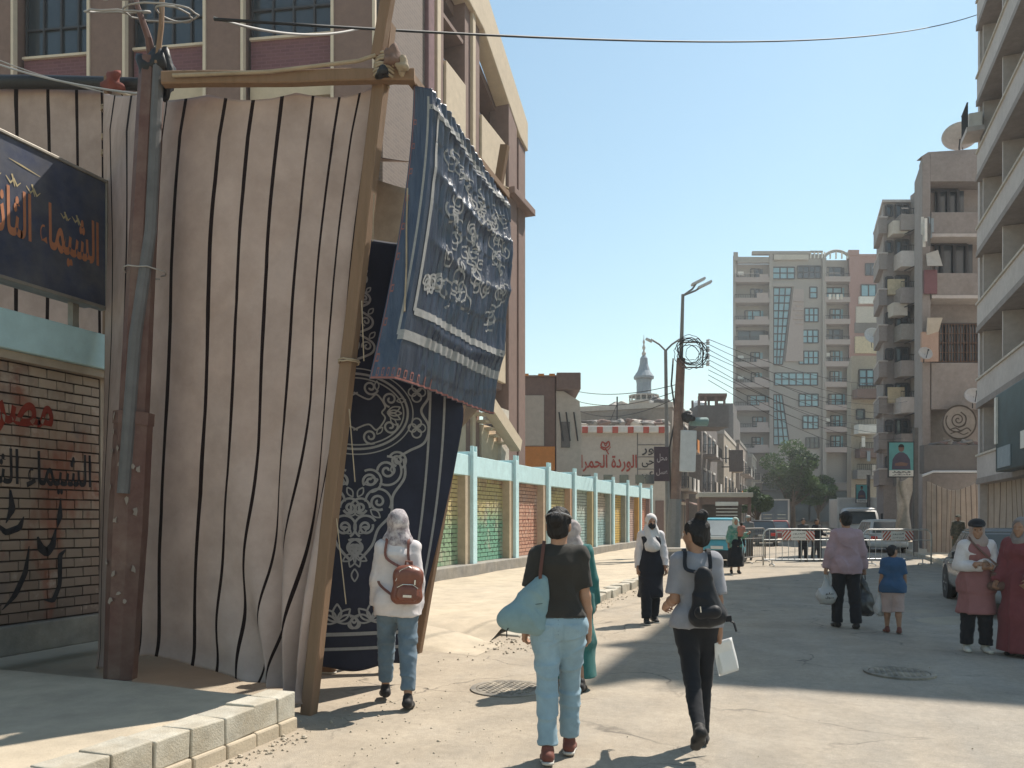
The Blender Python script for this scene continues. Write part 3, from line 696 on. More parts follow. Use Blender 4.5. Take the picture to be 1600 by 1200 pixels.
# stripe positions: the cloth's own coordinate runs on by one at every stripe
spx = [0, .05, .115, .17, .235, .305, .375, .49, .565, .64, .725, .80, .865, .93, 1.0]
def stripe_u(u):
    for i in range(len(spx)-1):
        if u <= spx[i+1]: return (i+(u-spx[i])/(spx[i+1]-spx[i]))
    return len(spx)-1
nA, nB_, nC = SN(3.2, 21, aniso=(1, 1, .35)), SN(1.6, 22), SN(11, 23, aniso=(1, 1, .25))
def canvas(u, v):
    p = lerp_path(top, 0) if False else catmull(top, u)*(1-v)+catmull(bot, u)*v
    q = p
    # sags between the ties along the top, billows in the middle, gathers towards the foot of the post
    belly = math.sin(math.pi*min(1, v*1.02))*.10*math.sin(math.pi*u)
    fold = .026*nA.one(u*4.5, 0, v*4)+.06*nB_.one(u*3, 2, v*2.4)+.009*nC.one(u*5, 1, v*5)+.012*abs(nA.one(u*3+v*2, 7, v*9-u*4))
    side = .042*nA.one(3+u*3, 5, v*7)*(.35+v)+.03*nB_.one(u*3+7, 0, v*6)+.07*max(0, 1-v/.07)*(.4+.6*nB_.one(u*9, 3, 1))
    # long diagonal folds in the lower right corner, fanning out from the post
    du, dv = 1.02-u, v-.80
    a = math.atan2(du, max(.001, 1.25-v)); w = max(0, 1-du*1.9)*max(0, min(1, (v-.38)*2.2))
    fold += .085*w*math.sin(a*24+2.5*math.sin(v*3))
    side += .075*w*math.sin(a*24+1.1)
    fold += .020*(.55-math.sqrt(abs(nA.one(u*2.2+v*3.0, 9, v*3-u*5))+.003))+.012*(.5-math.sqrt(abs(nB_.one(u*5-v*4, 3, v*7))+.003))
    # hem curl
    hem = max(0, (v-.955)/.045); fold -= .05*hem*hem
    sag = .06*(1-v)**9*abs(math.sin(u*13+.6))
    return q+fwd*(fold-belly*.7)+rgt*side*(1 if 0.02 < u < .985 else .2)+Vector((0, 0, -sag))
cv = obj('striped_cloth', MB().grid(canvas, 230, 200, lambda u, v: (stripe_u(u)+.006*math.sin(v*17+u*9), v)), m_stripe, None, True)
cv.modifiers.new('thickness', 'SOLIDIFY').thickness = .004
tag(cv, 'large beige canvas screen with black stripes hung from the timber crossbeam', 'cloth screen')
# second striped cloth above the wall, behind the name board
top2 = [at(-60, 138, 10.3), at(60, 136, 10.2), at(160, 138, 10.0), at(224, 140, 9.6)]
bot2 = [at(-60, 520, 10.5), at(60, 540, 10.4), at(160, 570, 10.1), at(224, 590, 9.7)]
def canvas2(u, v):
    p = catmull(top2, u)*(1-v)+catmull(bot2, u)*v
    return p+fwd*(.03*nA.one(9+u*3.5, 0, v*2)+.04*nB_.one(u*3, 8, v*2))+rgt*.02*nB_.one(u*3+3, 0, v*5)
c2 = obj('striped_cloth', MB().grid(canvas2, 90, 60, lambda u, v: (u*7.3+.2, v)), m_stripe, None, True); c2.modifiers.new('thickness', 'SOLIDIFY').thickness = .004
tag(c2, 'striped canvas stretched above the teal coping behind the blue name board', 'cloth screen')
mb = MB().tube([at(-70, 128, 10.2), at(60, 128, 10.1), at(160, 130, 9.9), at(240, 132, 9.4)], [.085, .085, .08, .07], 10)
tag(obj('black_pipe', mb, m_black, None, True), 'black wrapped pipe along the top of the striped canvas above the name board', 'pipe')

# --- dark blue appliqué cloths
m_navy = M('navy_cloth', (.013, .016, .034), rough=.62, var=.2, scale=4, bump=.3, bscale=260, col2=(.022, .025, .045), c2amt=.5, c2scale=2, spec=.3, transl=.03, bdist=.002)
m_applique = M('white_applique', (.27, .265, .26), rough=.8, var=.15, scale=20, bump=.3, bscale=200, bdist=.002)
m_orange = M('orange_edging', (.24, .10, .085), rough=.8, var=.2, bump=.2)
def arc(cx, cy, r, a0, a1, n=24, ry=None):
    return [(cx+r*math.cos(R(a0+(a1-a0)*i/n)), cy+(ry or r)*math.sin(R(a0+(a1-a0)*i/n))) for i in range(n+1)]
def spiral(cx, cy, r0, r1, a0, turns, n=30):
    return [(cx+(r0+(r1-r0)*i/n)*math.cos(R(a0+360*turns*i/n)), cy+(r0+(r1-r0)*i/n)*math.sin(R(a0+360*turns*i/n))) for i in range(n+1)]
def smooth2(pts, n=8):
    V = [Vector((p[0], p[1], 0)) for p in pts]; N = (len(pts)-1)*n
    return [tuple(catmull(V, i/N))[:2] for i in range(N+1)]
def petal(cx, cy, a, l, w):
    out = []
    for i in range(17):
        t = i/16; out.append((t*l, w*math.sin(math.pi*t)))
    out += [(x, -y) for x, y in reversed(out)]
    c, s = math.cos(R(a)), math.sin(R(a)); return [(cx+x*c-y*s, cy+x*s+y*c) for x, y in out]
# lower cloth: hangs behind the post; local plane coordinates x (right) and z (height), in metres
LO = at(556, 810, 7.35); LO.z = 0
lo_r = (rgt*.97+fwd*.24).normalized(); lo_n = Vector((lo_r.y, -lo_r.x, 0))    # faces the camera
nL, nL2 = SN(2.2, 41, aniso=(1, 1, .3)), SN(6, 42, aniso=(1, 1, .25))
def lower_surf(x, z, off=0.0):
    t = (4.3-z)/4.1
    f = .035*nL.one(x*2, 0, z)+.012*nL2.one(x*2, 3, z)+.05*math.sin(z*1.1)*.5
    # swept back to the left lower down
    return LO+lo_r*(x-.02*t*t)+lo_n*(f+off)+Vector((0, 0, z))
def lower_pt(u, v):
    z = 4.28*(1-v)+.17*v+.03*math.sin(u*9)*v
    xl = -.62+.10*v; xr = (.62+.42*(4.28-z)/1.6 if z > 2.68 else 1.04) if z > 2.6 else 1.04-.54*((2.6-z)/2.43)**1.15
    return lower_surf(xl+(xr-xl)*u, z)
lc = obj('cloth', MB().grid(lower_pt, 70, 110), m_navy, None, True)
low = thing('applique_cloth', 'dark blue tent cloth with a large white arabesque hanging behind the leaning post', 'cloth', (LO.x, LO.y, 0))
lc.data.transform(wmat(low).inverted()); lc.parent = low; lc.modifiers.new('thickness', 'SOLIDIFY').thickness = .004
strokes = []
def st(pts, w=.022): strokes.append((pts, w))
zc = 2.62
AX = .0
st(arc(AX, zc, .50, -100, 100, 40, .36), .022); st(arc(AX, zc, .46, -100, 100, 40, .32), .014); st(arc(AX, zc, .55, -100, 100, 40, .41), .012)
st(smooth2([(AX-.02, zc+.18), (.12, zc+.12), (.2, zc+.17), (.28, zc+.06), (.25, zc), (.28, zc-.06), (.2, zc-.17), (.12, zc-.12), (AX-.02, zc-.18)]), .016)
for sx, sz, a in ((.14, .235, 200), (.14, -.235, 160), (.33, .13, 120), (.33, -.13, 240)):
    st(spiral(sx, zc+sz, .012, .075, a, 1.4), .02)
    st(petal(sx+.06, zc+sz*.9, a-110, .09, .02), .012)
for a in (-25, 0, 25): st(petal(.30, zc, a, .14, .028), .014)
# outer lobes at the right of the medallion
st(smooth2([(.40, zc+.34), (.52, zc+.40), (.66, zc+.33), (.70, zc+.17), (.63, zc+.03), (.70, zc-.12), (.66, zc-.28), (.52, zc-.36), (.42, zc-.42)]), .024)
for cz_ in (.21, -.14):
    st(arc(.585, zc+cz_+.05, .045, 0, 360, 18), .016); st(arc(.585, zc+cz_-.05, .045, 0, 360, 18), .016); st(arc(.545, zc+cz_, .04, 0, 360, 18), .014); st(arc(.63, zc+cz_, .04, 0, 360, 18), .014)
# column of scrolls above
for k, (hz, s) in enumerate(((.62, .17), (.86, .155), (1.08, .13), (1.27, .10))):
    z_ = zc+hz
    st(smooth2([(AX, z_-s*.75), (AX+s*.9, z_-s*.3), (AX+s*.95, z_+s*.25), (AX+.01, z_+s*.75)]), .022)
    st(spiral(AX+s*.62, z_+s*.05, .01, s*.30, 90+60*k, 1.3), .017)
    st(petal(AX, z_-s*.3, 90, s*.8, s*.18), .014)
    st(petal(AX+s*.75, z_+s*.5, 50, s*.5, s*.12), .012)
# tail of scrolls below, curling in towards the foot
for k, (cx, hz, s) in enumerate(((.30, -.56, .17), (.14, -.66, .13), (.40, -.46, .10), (.22, -.86, .15), (.05, -.92, .11), (.10, -1.10, .13), (.02, -1.30, .10))):
    z_ = zc+hz
    st(spiral(cx, z_, .012, s*.55, 40*k, 1.5), .024); st(arc(cx, z_, s*.82, -120+30*k, 90+30*k, 22), .022)
    st(petal(cx-s*.5, z_-s*.5, 200+40*k, s*.8, s*.2), .014)
st(smooth2([(.46, zc-.44), (.47, zc-.62), (.36, zc-.80), (.34, zc-.98), (.22, zc-1.12), (.16, zc-1.28), (.04, zc-1.42)]), .026)
for a in (-150, -110, -70, -30): st(petal(.0, zc-1.36, a, .13, .03), .015)
st(petal(0, zc-1.5, -90, .12, .03), .015)
# half medallion near the hem
for a in (165, 135, 45, 15, 90): st(petal(.16, .62, a, .17, .04), .018)
st(spiral(.30, .60, .01, .07, 0, 1.3), .02); st(spiral(.02, .60, .01, .07, 180, -1.3), .02)
for i, (p, w) in enumerate(strokes):
    mb = MB(); off = .010+.0007*(i % 5)
    ribbon(mb, p, w, lambda a, b_: lower_surf(a, b_, off))
    obj('applique', mb, m_applique, low, world=True)
    if i > 2 and max(q[0] for q in p) < .60:
        mb = MB(); ribbon(mb, [(-a, b_) for a, b_ in p], w, lambda a, b_: lower_surf(a, b_, off+.0003)); obj('applique', mb, m_applique, low, world=True)
for z_, w in ((.50, .035), (.36, .03)):
    mb = MB(); ribbon(mb, [(-.5+i*.05, z_) for i in range(22)], w, lambda a, b_: lower_surf(a, b_, .011)); obj('border_band', mb, m_applique, low, world=True)
for x0, x1 in ((.72, .50), (.86, .60)):
    mb = MB(); ribbon(mb, [(x0+(x1-x0)*(i/30)**2, 3.1-2.4*i/30) for i in range(31)], .022, lambda a, b_: lower_surf(a, b_, .012)); obj('border_band', mb, m_applique, low, world=True)
# upper cloth: sunlit, finely pleated, hung along the side beam
nU, nU2, nU3 = SN(2.5, 51, aniso=(1, 1, .3)), SN(8, 52), SN(2, 53)
UT0, UT1 = at(646, 134, 6.46), at(788, 306, 8.58)
UB0, UB1 = at(578, 592, 6.20), at(772, 648, 8.30)
up_n = Vector((.99, -.12, 0)).normalized()
mids0, mids1 = at(630, 330, 6.42), at(797, 430, 8.50)
def upper_surf(u, v, off=0.0):
    a = UT0*(1-v)**2+2*v*(1-v)*(mids0*2-(UT0+UB0)*.5)+UB0*v*v
    b_ = UT1*(1-v)**2+2*v*(1-v)*(mids1*2-(UT1+UB1)*.5)+UB1*v*v
    dv = b_-a; q = max(0, (u-.20)/.80); q = q*q*(3-2*q)*.35+q*.65       # the near third turns to face the corner, the rest runs along the street
    p = a+rgt*dv.dot(rgt)*u+fwd*dv.dot(fwd)*q+Vector((0, 0, dv.z*u))
    amp = min(1, max(0, (u-.14-.16*v)/.14))            # the near edge hangs flat, the rest is gathered in pleats
    ph = u*62+2.3*math.floor(v*4.2+.25*nU3.one(u*3, 4))+2.4*nU3.one(u*2, v*2.2)+1.2*nU3.one(u*6, v*6, 3)
    pl = .5+.5*math.sin(ph*2.3)
    band = abs(((v*4.2+.25*nU3.one(u*3, 4)) % 1)-.5)*2
    ple = amp*(.034*(pl-.5)*(.45+.55*band)+.016*nU2.one(u*7, v*6)+.028*(1-band)**4)
    return p+up_n*(ple+.03*nU.one(u*2, 0, v*3)+off)+Vector((0, 0, -.035*math.sin(math.pi*u)*(1-v)))
m_satin = M('navy_satin', (.014, .021, .046), rough=.32, var=.25, scale=6, bump=.6, bscale=42, col2=(.075, .09, .125), c2amt=.5, c2scale=9.0, spec=.85, bdist=.02, transl=.03, stretch=(1.5, 1.5, .14))  # pale streaks in the colour stand in for sun glare on the pleats
uc = obj('cloth', MB().grid(upper_surf, 420, 130), m_satin, None, True)
upc = thing('applique_cloth', 'sunlit pleated blue tent cloth with orange-edged hem above the street side', 'cloth', (UB0.x, UB0.y, 0))
uc.data.transform(wmat(upc).inverted()); uc.parent = upc; uc.modifiers.new('thickness', 'SOLIDIFY').thickness = .003
US = lambda a, b_: upper_surf(a, b_, .007)
def uband(pts, w, mat=m_applique, off=.007, name='border_band'):
    mb = MB(); n = len(pts)
    for i, (u, v) in enumerate(pts):
        d = (pts[min(i+1, n-1)][0]-pts[max(i-1, 0)][0], (pts[min(i+1, n-1)][1]-pts[max(i-1, 0)][1]))
        l = math.hypot(*d); nx, ny = -d[1]/l, d[0]/l
        for s in (-.5, .5): mb.v.append(tuple(upper_surf(u+nx*w*s, v+ny*w*s, off*1.25)))
    for i in range(n-1): mb._f((2*i, 2*i+1, 2*i+3, 2*i+2))
    return obj(name, mb, mat, upc, world=True)
seg = lambda u0, v0, u1, v1, n: [(u0+(u1-u0)*i/n, v0+(v1-v0)*i/n) for i in range(n+1)]
for q, w in ((.15, .022), (.24, .018)):
    uband(seg(q, .04, q, 1-q*.78, 40), w); uband(seg(q, 1-q*.78, .985, 1-q*.78, 160), w*1.2, off=.0076); uband(seg(q, .05+q*.25, .985, .05+q*.25, 160), w, off=.0082)
uband(seg(.004, .0, .004, .995, 60), .005, m_orange, name='edging'); uband(seg(0, .996, .99, .996, 160), .005, m_orange, .0076, 'edging')
for k in range(9):
    v = .16+k*.098
    for nm in [0]:
        mb = MB(); ribbon(mb, [(.012, v-.009), (.034, v-.009), (.034, v+.009), (.012, v+.009), (.012, v-.009)], .006, US); obj('edging_loop', mb, m_orange, upc, world=True)
for k in range(10):
    u = .05+k*.043
    mb = MB(); ribbon(mb, [(u-.008, .972), (u+.008, .972), (u+.008, .99), (u-.008, .99), (u-.008, .972)], .005, US); obj('edging_loop', mb, m_orange, upc, world=True)
r = random.Random(77)
for k in range(64):      # arabesque of the field, half lost in the pleats
    cu, cv_ = r.uniform(.36, .93), r.uniform(.2, .72); p = spiral(cu, cv_, .006, r.uniform(.025, .055), r.uniform(0, 360), 1.5, 36)
    mb = MB(); ribbon(mb, p, .0075, lambda a, b_: upper_surf(a, b_, .0055+.0003*(k % 6))); obj('applique', mb, m_applique, upc, world=True)
for a in range(0, 180, 30):
    mb = MB(); ribbon(mb, petal(.305, .70, a, .05, .014), .008, lambda q, b_: upper_surf(q, b_, .009+.0001*a/30)); obj('applique', mb, m_applique, upc, world=True)
mb = MB(); mb.tube([upper_surf(.0, .42, .02), upper_surf(.03, .55, .03), upper_surf(.09, .68, .03), upper_surf(.15, .82, .03)], .008, 6); obj('tie_tape', mb, m_rope, upc, world=True)
# rear screen, seen between post and blue cloth; unseen canopy added for shade
m_tan = M('tan_canvas', (.43, .35, .27), var=.15, bump=.2, bscale=200, col2=(.34, .27, .2), c2amt=.5, c2scale=1.5, transl=.15, bdist=.003)
def inner(u, v):
    z = (6.95-1.35*u)*(1-v)+.3*v; x = -8.0+(4.45 if z > 3.2 else 3.4+1.05*max(0, (z-2.2)))*u  # right side widened unseen behind the blue cloth to block the sun
    return Vector((x+.03*nB_.one(u*3, 1, v*3), 8.9+.06*nA.one(u*5, 3, v*2), z-.10*math.sin(math.pi*u*2)**2*(1-v)))
ic = obj('rear_canvas', MB().grid(inner, 60, 60), m_tan, None, True); ic.modifiers.new('thickness', 'SOLIDIFY').thickness = .003
tag(ic, 'plain tan canvas seen in the gap between the leaning post and the pleated blue cloth', 'cloth')
def canopy(u, v):
    x = -7.72+2.95*u; yf = 7.3-.75*u; y = 9.3+(yf-9.3)*v
    z = (6.95-.55*u)*(1-v)+(6.45-.95*u)*v-.12*math.sin(math.pi*v)*(.5+math.sin(math.pi*u))
    return Vector((x, y, z+.04*nB_.one(u*3, v*3, 5)))
cp = obj('added_shade_cloth', MB().grid(canopy, 50, 40, lambda u, v: (u*8, v)), m_stripe, None, True); cp.modifiers.new('thickness', 'SOLIDIFY').thickness = .003
tag(cp, 'unseen striped canvas roof added to shade the brick wall and name board', 'cloth')
# ------------------------------------------------------------------ utility post beside the canvas
m_maroon = M('maroon_paint', (.115, .055, .045), rough=.6, var=.2, bump=.3, bscale=30, col2=(.16, .125, .10), c2amt=.5, c2scale=2.5)
m_pipe = M('grey_conduit', (.105, .10, .10), rough=.55, var=.2, bump=.15)
m_flake = M('flaked_paint', (.24, .20, .17), var=.3, bump=.3)
m_wire = M('black_cable', (.02, .02, .022), rough=.6, var=.1, bump=0)
m_wire_g = M('grey_cable', (.30, .28, .26), rough=.6, var=.1, bump=0)
ub, ut = at(188, 1060, 6.55), at(238, 95, 6.5); ub.z = .24
up_ = thing('utility_post', 'maroon steel utility post with grey conduit standing before the striped canvas', 'post', (ub.x, ub.y, ub.z))
def column(name, pts, widths, mat, parent, n=8):
    return obj(name, MB().tube(pts, widths, n), mat, parent, world=True)
mid = ub+(ut-ub)*.42
column('shaft', [ub, ub+(ut-ub)*.25, mid], [.13, .155, .150], m_maroon, up_, 8)
column('upper_shaft', [mid-(ut-ub)*.01, ut], [.118, .10], m_maroon, up_, 8)
column('collar', [mid-(ut-ub)*.008, mid+(ut-ub)*.012], [.16, .16], m_maroon, up_, 8)
column('footing', [ub-Vector((0, 0, .1)), ub+Vector((0, 0, .42))], [.125, .12], m_base, up_, 4)
off = rgt*.10-fwd*.08
column('conduit', [ub+(ut-ub)*.30+rgt*.02-fwd*.15, ub+(ut-ub)*.55+rgt*.04-fwd*.125, ub+(ut-ub)*.72+off, ut+off*.9], [.05, .05, .048, .045], m_pipe, up_, 10)
wrap('wire_tie', ub+(ut-ub)*.66+rgt*.03, (ut-ub), .165, .02, 1, m_wire_g, up_, .006, 31)
r = random.Random(9)
for k in range(18):
    t = r.uniform(.1, .44); a = r.uniform(-.9, .9); c = ub+(ut-ub)*t+rgt*.155*math.sin(a)-fwd*.157*math.cos(a)
    mb = MB(); n = 7; pts = []
    e = rgt*math.cos(a)+fwd*math.sin(a)
    for q in range(n):
        th = q*2*math.pi/n; rr = r.uniform(.008, .028); pts.append(c+e*rr*math.cos(th)+Vector((0, 0, rr*1.6*math.sin(th))))
    mb.prism(pts, (-fwd*math.cos(a)+rgt*math.sin(a))*.002); obj('paint_flake', mb, m_flake, up_, world=True)
rag('insulation_wrap', ut+Vector((0, 0, -.05)), (.13, .12, .16), 12, m_black, up_); rag('insulation_wrap', ut+rgt*.12+Vector((0, 0, -.12)), (.08, .08, .15), 13, m_black, up_)
column('riser', [ut, at(232, 60, 6.45), at(214, 8, 6.4), at(206, -40, 6.4)], [.04, .03, .022, .02], m_maroon, up_, 7)
mb = MB().tube([at(245, 100, 6.4), at(252, 40, 6.4), at(254, -40, 6.4)], .022, 7); obj('riser_rod', mb, m_wood, up_, world=True)
def loop(c, r1, r2, n=26, seed=0, tilt=.2):
    q = random.Random(seed); return [c+rgt*(r1*math.cos(i*2*math.pi/n)*q.uniform(.93, 1.07))+Vector((0, 0, r2*math.sin(i*2*math.pi/n)*q.uniform(.93, 1.07)))+fwd*(tilt*math.sin(i*2*math.pi/n)) for i in range(n)]
for k, (cx, cy, a, b_) in enumerate(((185, 18, .25, .12), (250, 20, .3, .05), (272, 22, .12, .06), (205, -5, .22, .16))):
    obj('wire_coil', MB().tube(loop(at(cx, cy, 6.4), a, b_, seed=k), .008, 6, closed=True), m_wire_g, up_, True, world=True)
# thin rope-bound pole at the end of the wall
tp = thing('bound_pole', 'thin wooden pole wound with cords at the end of the brick wall', 'pole', tuple(gnd(165, 9.55)))
rough_timber('pole', gnd(166, 9.55)-Vector((0, 0, .1)), at(168, 120, 9.55), .07, .07, 15, tp)
for k, yy in enumerate((170, 215, 240, 290, 330, 375, 420)):
    wrap('cord_binding', at(166+(k % 2), yy, 9.52), Vector((0, 0, 1)), .055, .06, 3, m_rope, tp, .008, 40+k)
mb = MB(); mb.tube([at(170, 140, 9.5), at(205, 150, 9.2), at(222, 140, 8.9)], .012, 6); mb2 = MB().tube([at(215, 150, 9.1), at(195, 200, 9.3), at(172, 245, 9.5)], .010, 6)
obj('cord', mb, m_rope, tp, world=True); obj('cord', mb2, m_rope, tp, world=True)
rag('rag_knot', at(176, 128, 9.45), (.12, .08, .10), 19, M('red_rag', (.17, .05, .04), var=.3, bump=.3), tp)

# ------------------------------------------------------------------ overhead cables
def cable(a, b_, sag, r_, label, mat=None, n=30, group=None):
    a, b_ = Vector(a), Vector(b_); pts = []
    for i in range(n+1):
        t = i/n; p = a*(1-t)+b_*t; p.z -= sag*4*t*(1-t); pts.append(p)
    return tag(obj('overhead_cable', MB().tube(pts, r_, 6), mat or m_wire, None, True), label, 'cable', group)
cable(at(335, 30, 6.4), at(1530, 22, 30.5), .55, .014, 'long black cable crossing the sky from the left post to the right building')
cable(at(-80, 70, 9.6), at(250, 150, 6.6), .1, .010, 'grey cable slanting down to the utility post across the canvas top', m_wire_g)
cable(at(-80, 60, 10.5), at(190, 150, 9.5), .08, .008, 'thin cable strung just above the black pipe at the left', m_wire_g)
cable(at(335, 28, 6.4), at(560, 45, 9), .1, .012, 'grey cable trailing right from the wire loops across the school windows', m_wire_g)

# ------------------------------------------------------------------ street lamp pole with coiled cables
m_steel = M('painted_steel_grey', (.20, .20, .20), rough=.55, var=.15, bump=.1)
m_rust = M('rusty_pole', (.17, .105, .085), rough=.8, var=.25, bump=.3, bscale=40, col2=(.24, .19, .16), c2amt=.6, c2scale=1)
m_lampw = M('lamp_housing', (.52, .54, .56), rough=.4, var=.1, bump=0)
LD = 27.0
lb = gnd(1052, LD); lb.z = .15
lp = thing('lamp_pole', 'tall rust-brown pole with twin lamp arms and a big coil of cables', 'lamp pole', tuple(lb))
obj('pole', MB().tube([at(1052, 872, LD), at(1060, 650, LD), at(1064, 560, LD)], [.20, .17, .15], 10), m_rust, lp, world=True)
obj('pole_base', MB().tube([at(1051, 876, LD), at(1055, 780, LD)], [.26, .22], 10), m_steel, lp, world=True)
obj('mast', MB().tube([at(1064, 565, LD), at(1067, 460, LD)], [.075, .055], 8), m_steel, lp, world=True)
for (x, y) in ((1097, 437), (1107, 442)):
    a = obj('lamp_arm', MB().tube([at(1067, 462, LD), at((1067+x)/2, (462+y)/2+2, LD), at(x-8, y+4, LD)], .035, 7), m_steel, lp, world=True)
    mb = MB(); c = at(x, y, LD); dx = (at(x+10, y-5, LD)-c).normalized(); mb.beam(c-dx*.42, c+dx*.12, .22, .09)
    obj('lamp_head', mb, m_lampw, lp, bevel=.03, world=True)
for k in range(9):
    r = random.Random(k); c = at(1081+r.uniform(-6, 5), 549+r.uniform(-5, 5), LD-.2); s = r.uniform(.3, .58)
    obj('cable_coil', MB().tube(loop(c, s, s*1.05, 28, k+5, .1), r.uniform(.010, .018), 6, closed=True), m_wire, lp, True, world=True)
mb = MB(); mb.tube([at(1064, 535, LD), at(1098, 535, LD), at(1098, 574, LD), at(1062, 574, LD)], .03, 6); obj('bracket', mb, m_steel, lp, world=True)
for k in range(4):
    c = at(1106, 535+k*11, LD); obj('insulator', MB().lathe([(.0, -.09), (.07, -.08), (.05, -.03), (.075, 0), (.05, .04), (.06, .09), (.02, .11)], tuple(c), 10), m_lampw, lp, world=True)
    mb = MB().tube([c, at(1098, 537+k*11, LD)], .018, 5); obj('insulator_arm', mb, m_steel, lp, world=True)
mb = MB(); mb.tube([at(1052, 560, LD), at(1049, 600, LD), at(1056, 650, LD), at(1046, 700, LD), at(1048, 780, LD)], .03, 6); obj('hanging_cable', mb, m_wire, lp, True, world=True)
mb = MB().box(-.28, .28, -.14, .14, -.72, .72)
o = obj('cabinet', mb, m_lampw, lp, bevel=.03); o.location = wmat(lp).inverted() @ at(1074, 705, LD-.1); o.rotation_euler = (0, R(2), YAW)
rag('cable_tangle', at(1075, 652, LD-.2), (.2, .15, .2), 61, m_black, lp)
tk = obj('transformer', MB().lathe([(.12, -.32), (.15, -.28), (.15, .28), (.12, .32)], n=14, axis='X'), M('transformer_green', (.16, .25, .24), rough=.5, var=.1, bump=.05), lp); tk.location = wmat(lp).inverted() @ at(1092, 659, LD); tk.rotation_euler = (0, 0, YAW)
for k in range(9):
    y0 = 530+k*8
    cable(at(1107, y0, LD), at(1400+k*6, 600+k*9+(k % 3)*14, 46+k*2), .5+.1*k, .011, ('topmost', 'second', 'third', 'fourth', 'fifth', 'sixth', 'seventh', 'eighth', 'lowest')[k]+' of the thin power lines fanning right from the coiled pole', group='power lines from the coiled pole', n=20)
for k in range(3):
    cable(at(1060, 600+10*k, LD), at(880+k*8, 606+k*16, 40), .35+.1*k, .014, ('uppermost', 'middle', 'lowest')[k]+' thin line running left from the coiled pole to the brown house', group='lines to the brown house', n=16)
sp = thing('lamp_pole', 'slender grey lamp post with two curved arms behind the coiled pole', 'lamp pole', tuple(gnd(1043, 28.5)))
D2 = 28.5
obj('pole', MB().tube([at(1044, 868, D2), at(1042, 700, D2), at(1040, 548, D2)], [.09, .075, .06], 8), m_steel, sp, world=True)
obj('lamp_arm', MB().tube([at(1040, 548, D2), at(1030, 538, D2), at(1017, 530, D2)], .035, 6), m_steel, sp, world=True)
obj('lamp_arm', MB().tube([at(1040, 548, D2), at(1050, 538, D2), at(1062, 530, D2)], .035, 6), m_steel, sp, world=True)
for x in (1014, 1064):
    mb = MB(); mb.beam(at(x-5, 529 if x < 1040 else 534, D2), at(x+5, 534 if x < 1040 else 529, D2), .16, .08); obj('lamp_head', mb, m_lampw, sp, bevel=.02, world=True)
# dark shop sign fixed on brackets to the slender pole
ds = thing('shop_sign', 'dark maroon hanging sign with pale lettering beside the coiled pole', 'sign', tuple(at(1034, 752, 28.3)), YAW)
k_ = 28.3/F
obj('panel', MB().box(-12*k_, 12*k_, -.05, .05, 0, 54*k_), M('dark_sign', (.06, .04, .055), var=.2, bump=0, rough=.5), ds, bevel=.01)
ds_l = M('pale_sign_letters', (.38, .34, .36), var=.1, bump=0)
lettering('lettering', 'محل', 16*k_, 14*k_, ds_l, ds, lambda a, b_, c=0: (a, -.055-c, 36*k_+b_), .02)
lettering('lettering', 'عطور' if 'ط' in FORMS else 'عسل', 18*k_, 11*k_, ds_l, ds, lambda a, b_, c=0: (a, -.055-c, 14*k_+b_), .02)
obj('bracket', MB().box(12*k_, 12*k_+.3, -.02, .02, 30*k_, 32*k_), m_steel, ds)
# ------------------------------------------------------------------ background buildings
def facing(name, label, cat, pxc, d, group=None):
    """a thing whose local x runs along the picture plane and local y away from the street corner; returns it with metres per sighting unit"""
    t = thing(name, label, cat, tuple(gnd(pxc, d)), YAW, group); t['px'] = float(pxc); s = d/F
    X = lambda px: (px-pxc)*s
    Z = lambda py: CAMZ+(810-py)*s
    global SKEW
    SKEW = math.tan(YAW) if pxc > 1080 else 0.0      # side walls run with the street
    return t, X, Z, s
SKEW = 0.0
def B3(X, Z, p0, p1, q0, q1, y0, y1):
    mb = MB().box(X(p0), X(p1), y0, y1, max(Z(q1), -.05), Z(q0))
    mb.v = [(a+SKEW*max(0, b_), b_, c) for a, b_, c in mb.v]
    return mb
m_cream = M('cream_render', (.50, .455, .40), var=.1, bump=.2, col2=(.41, .37, .32), c2amt=.5, c2scale=.5)
m_brownw = M('brown_render', (.20, .135, .115), var=.12, bump=.2, col2=(.16, .11, .095), c2amt=.5, c2scale=.7)
m_orangew = M('orange_paint', (.60, .24, .06), var=.1, bump=.1)
m_grey = M('grey_concrete', (.27, .25, .23), var=.15, bump=.3, bscale=15, col2=(.20, .185, .17), c2amt=.6, c2scale=.5)
m_dkgrey = M('dark_concrete', (.15, .14, .135), var=.15, bump=.3, bscale=15, col2=(.10, .095, .09), c2amt=.6, c2scale=.6)
m_white = M('white_paint', (.72, .70, .66), var=.1, bump=.1, col2=(.55, .51, .46), c2amt=.5, c2scale=1.2)
m_redp = M('red_paint', (.46, .09, .06), var=.15, bump=.1)
m_slate = M('slate_blue_render', (.27, .31, .34), var=.1, bump=.2)
m_glass_b = glass_mat('blue_window_glass', (.20, .36, .42), rough=.15)
m_iron_r = M('black_railing', (.03, .03, .032), rough=.6, var=.1, bump=0)
def rail(mb, a, b_, h, n, r_=.018):
    a, b_ = Vector(a), Vector(b_); up = Vector((0, 0, h))
    mb.tube([a+up, b_+up], r_*1.4, 5); mb.tube([a, b_], r_, 5)
    for i in range(n+1):
        p = a+(b_-a)*(i/n); mb.tube([p, p+up], r_*.8, 4)
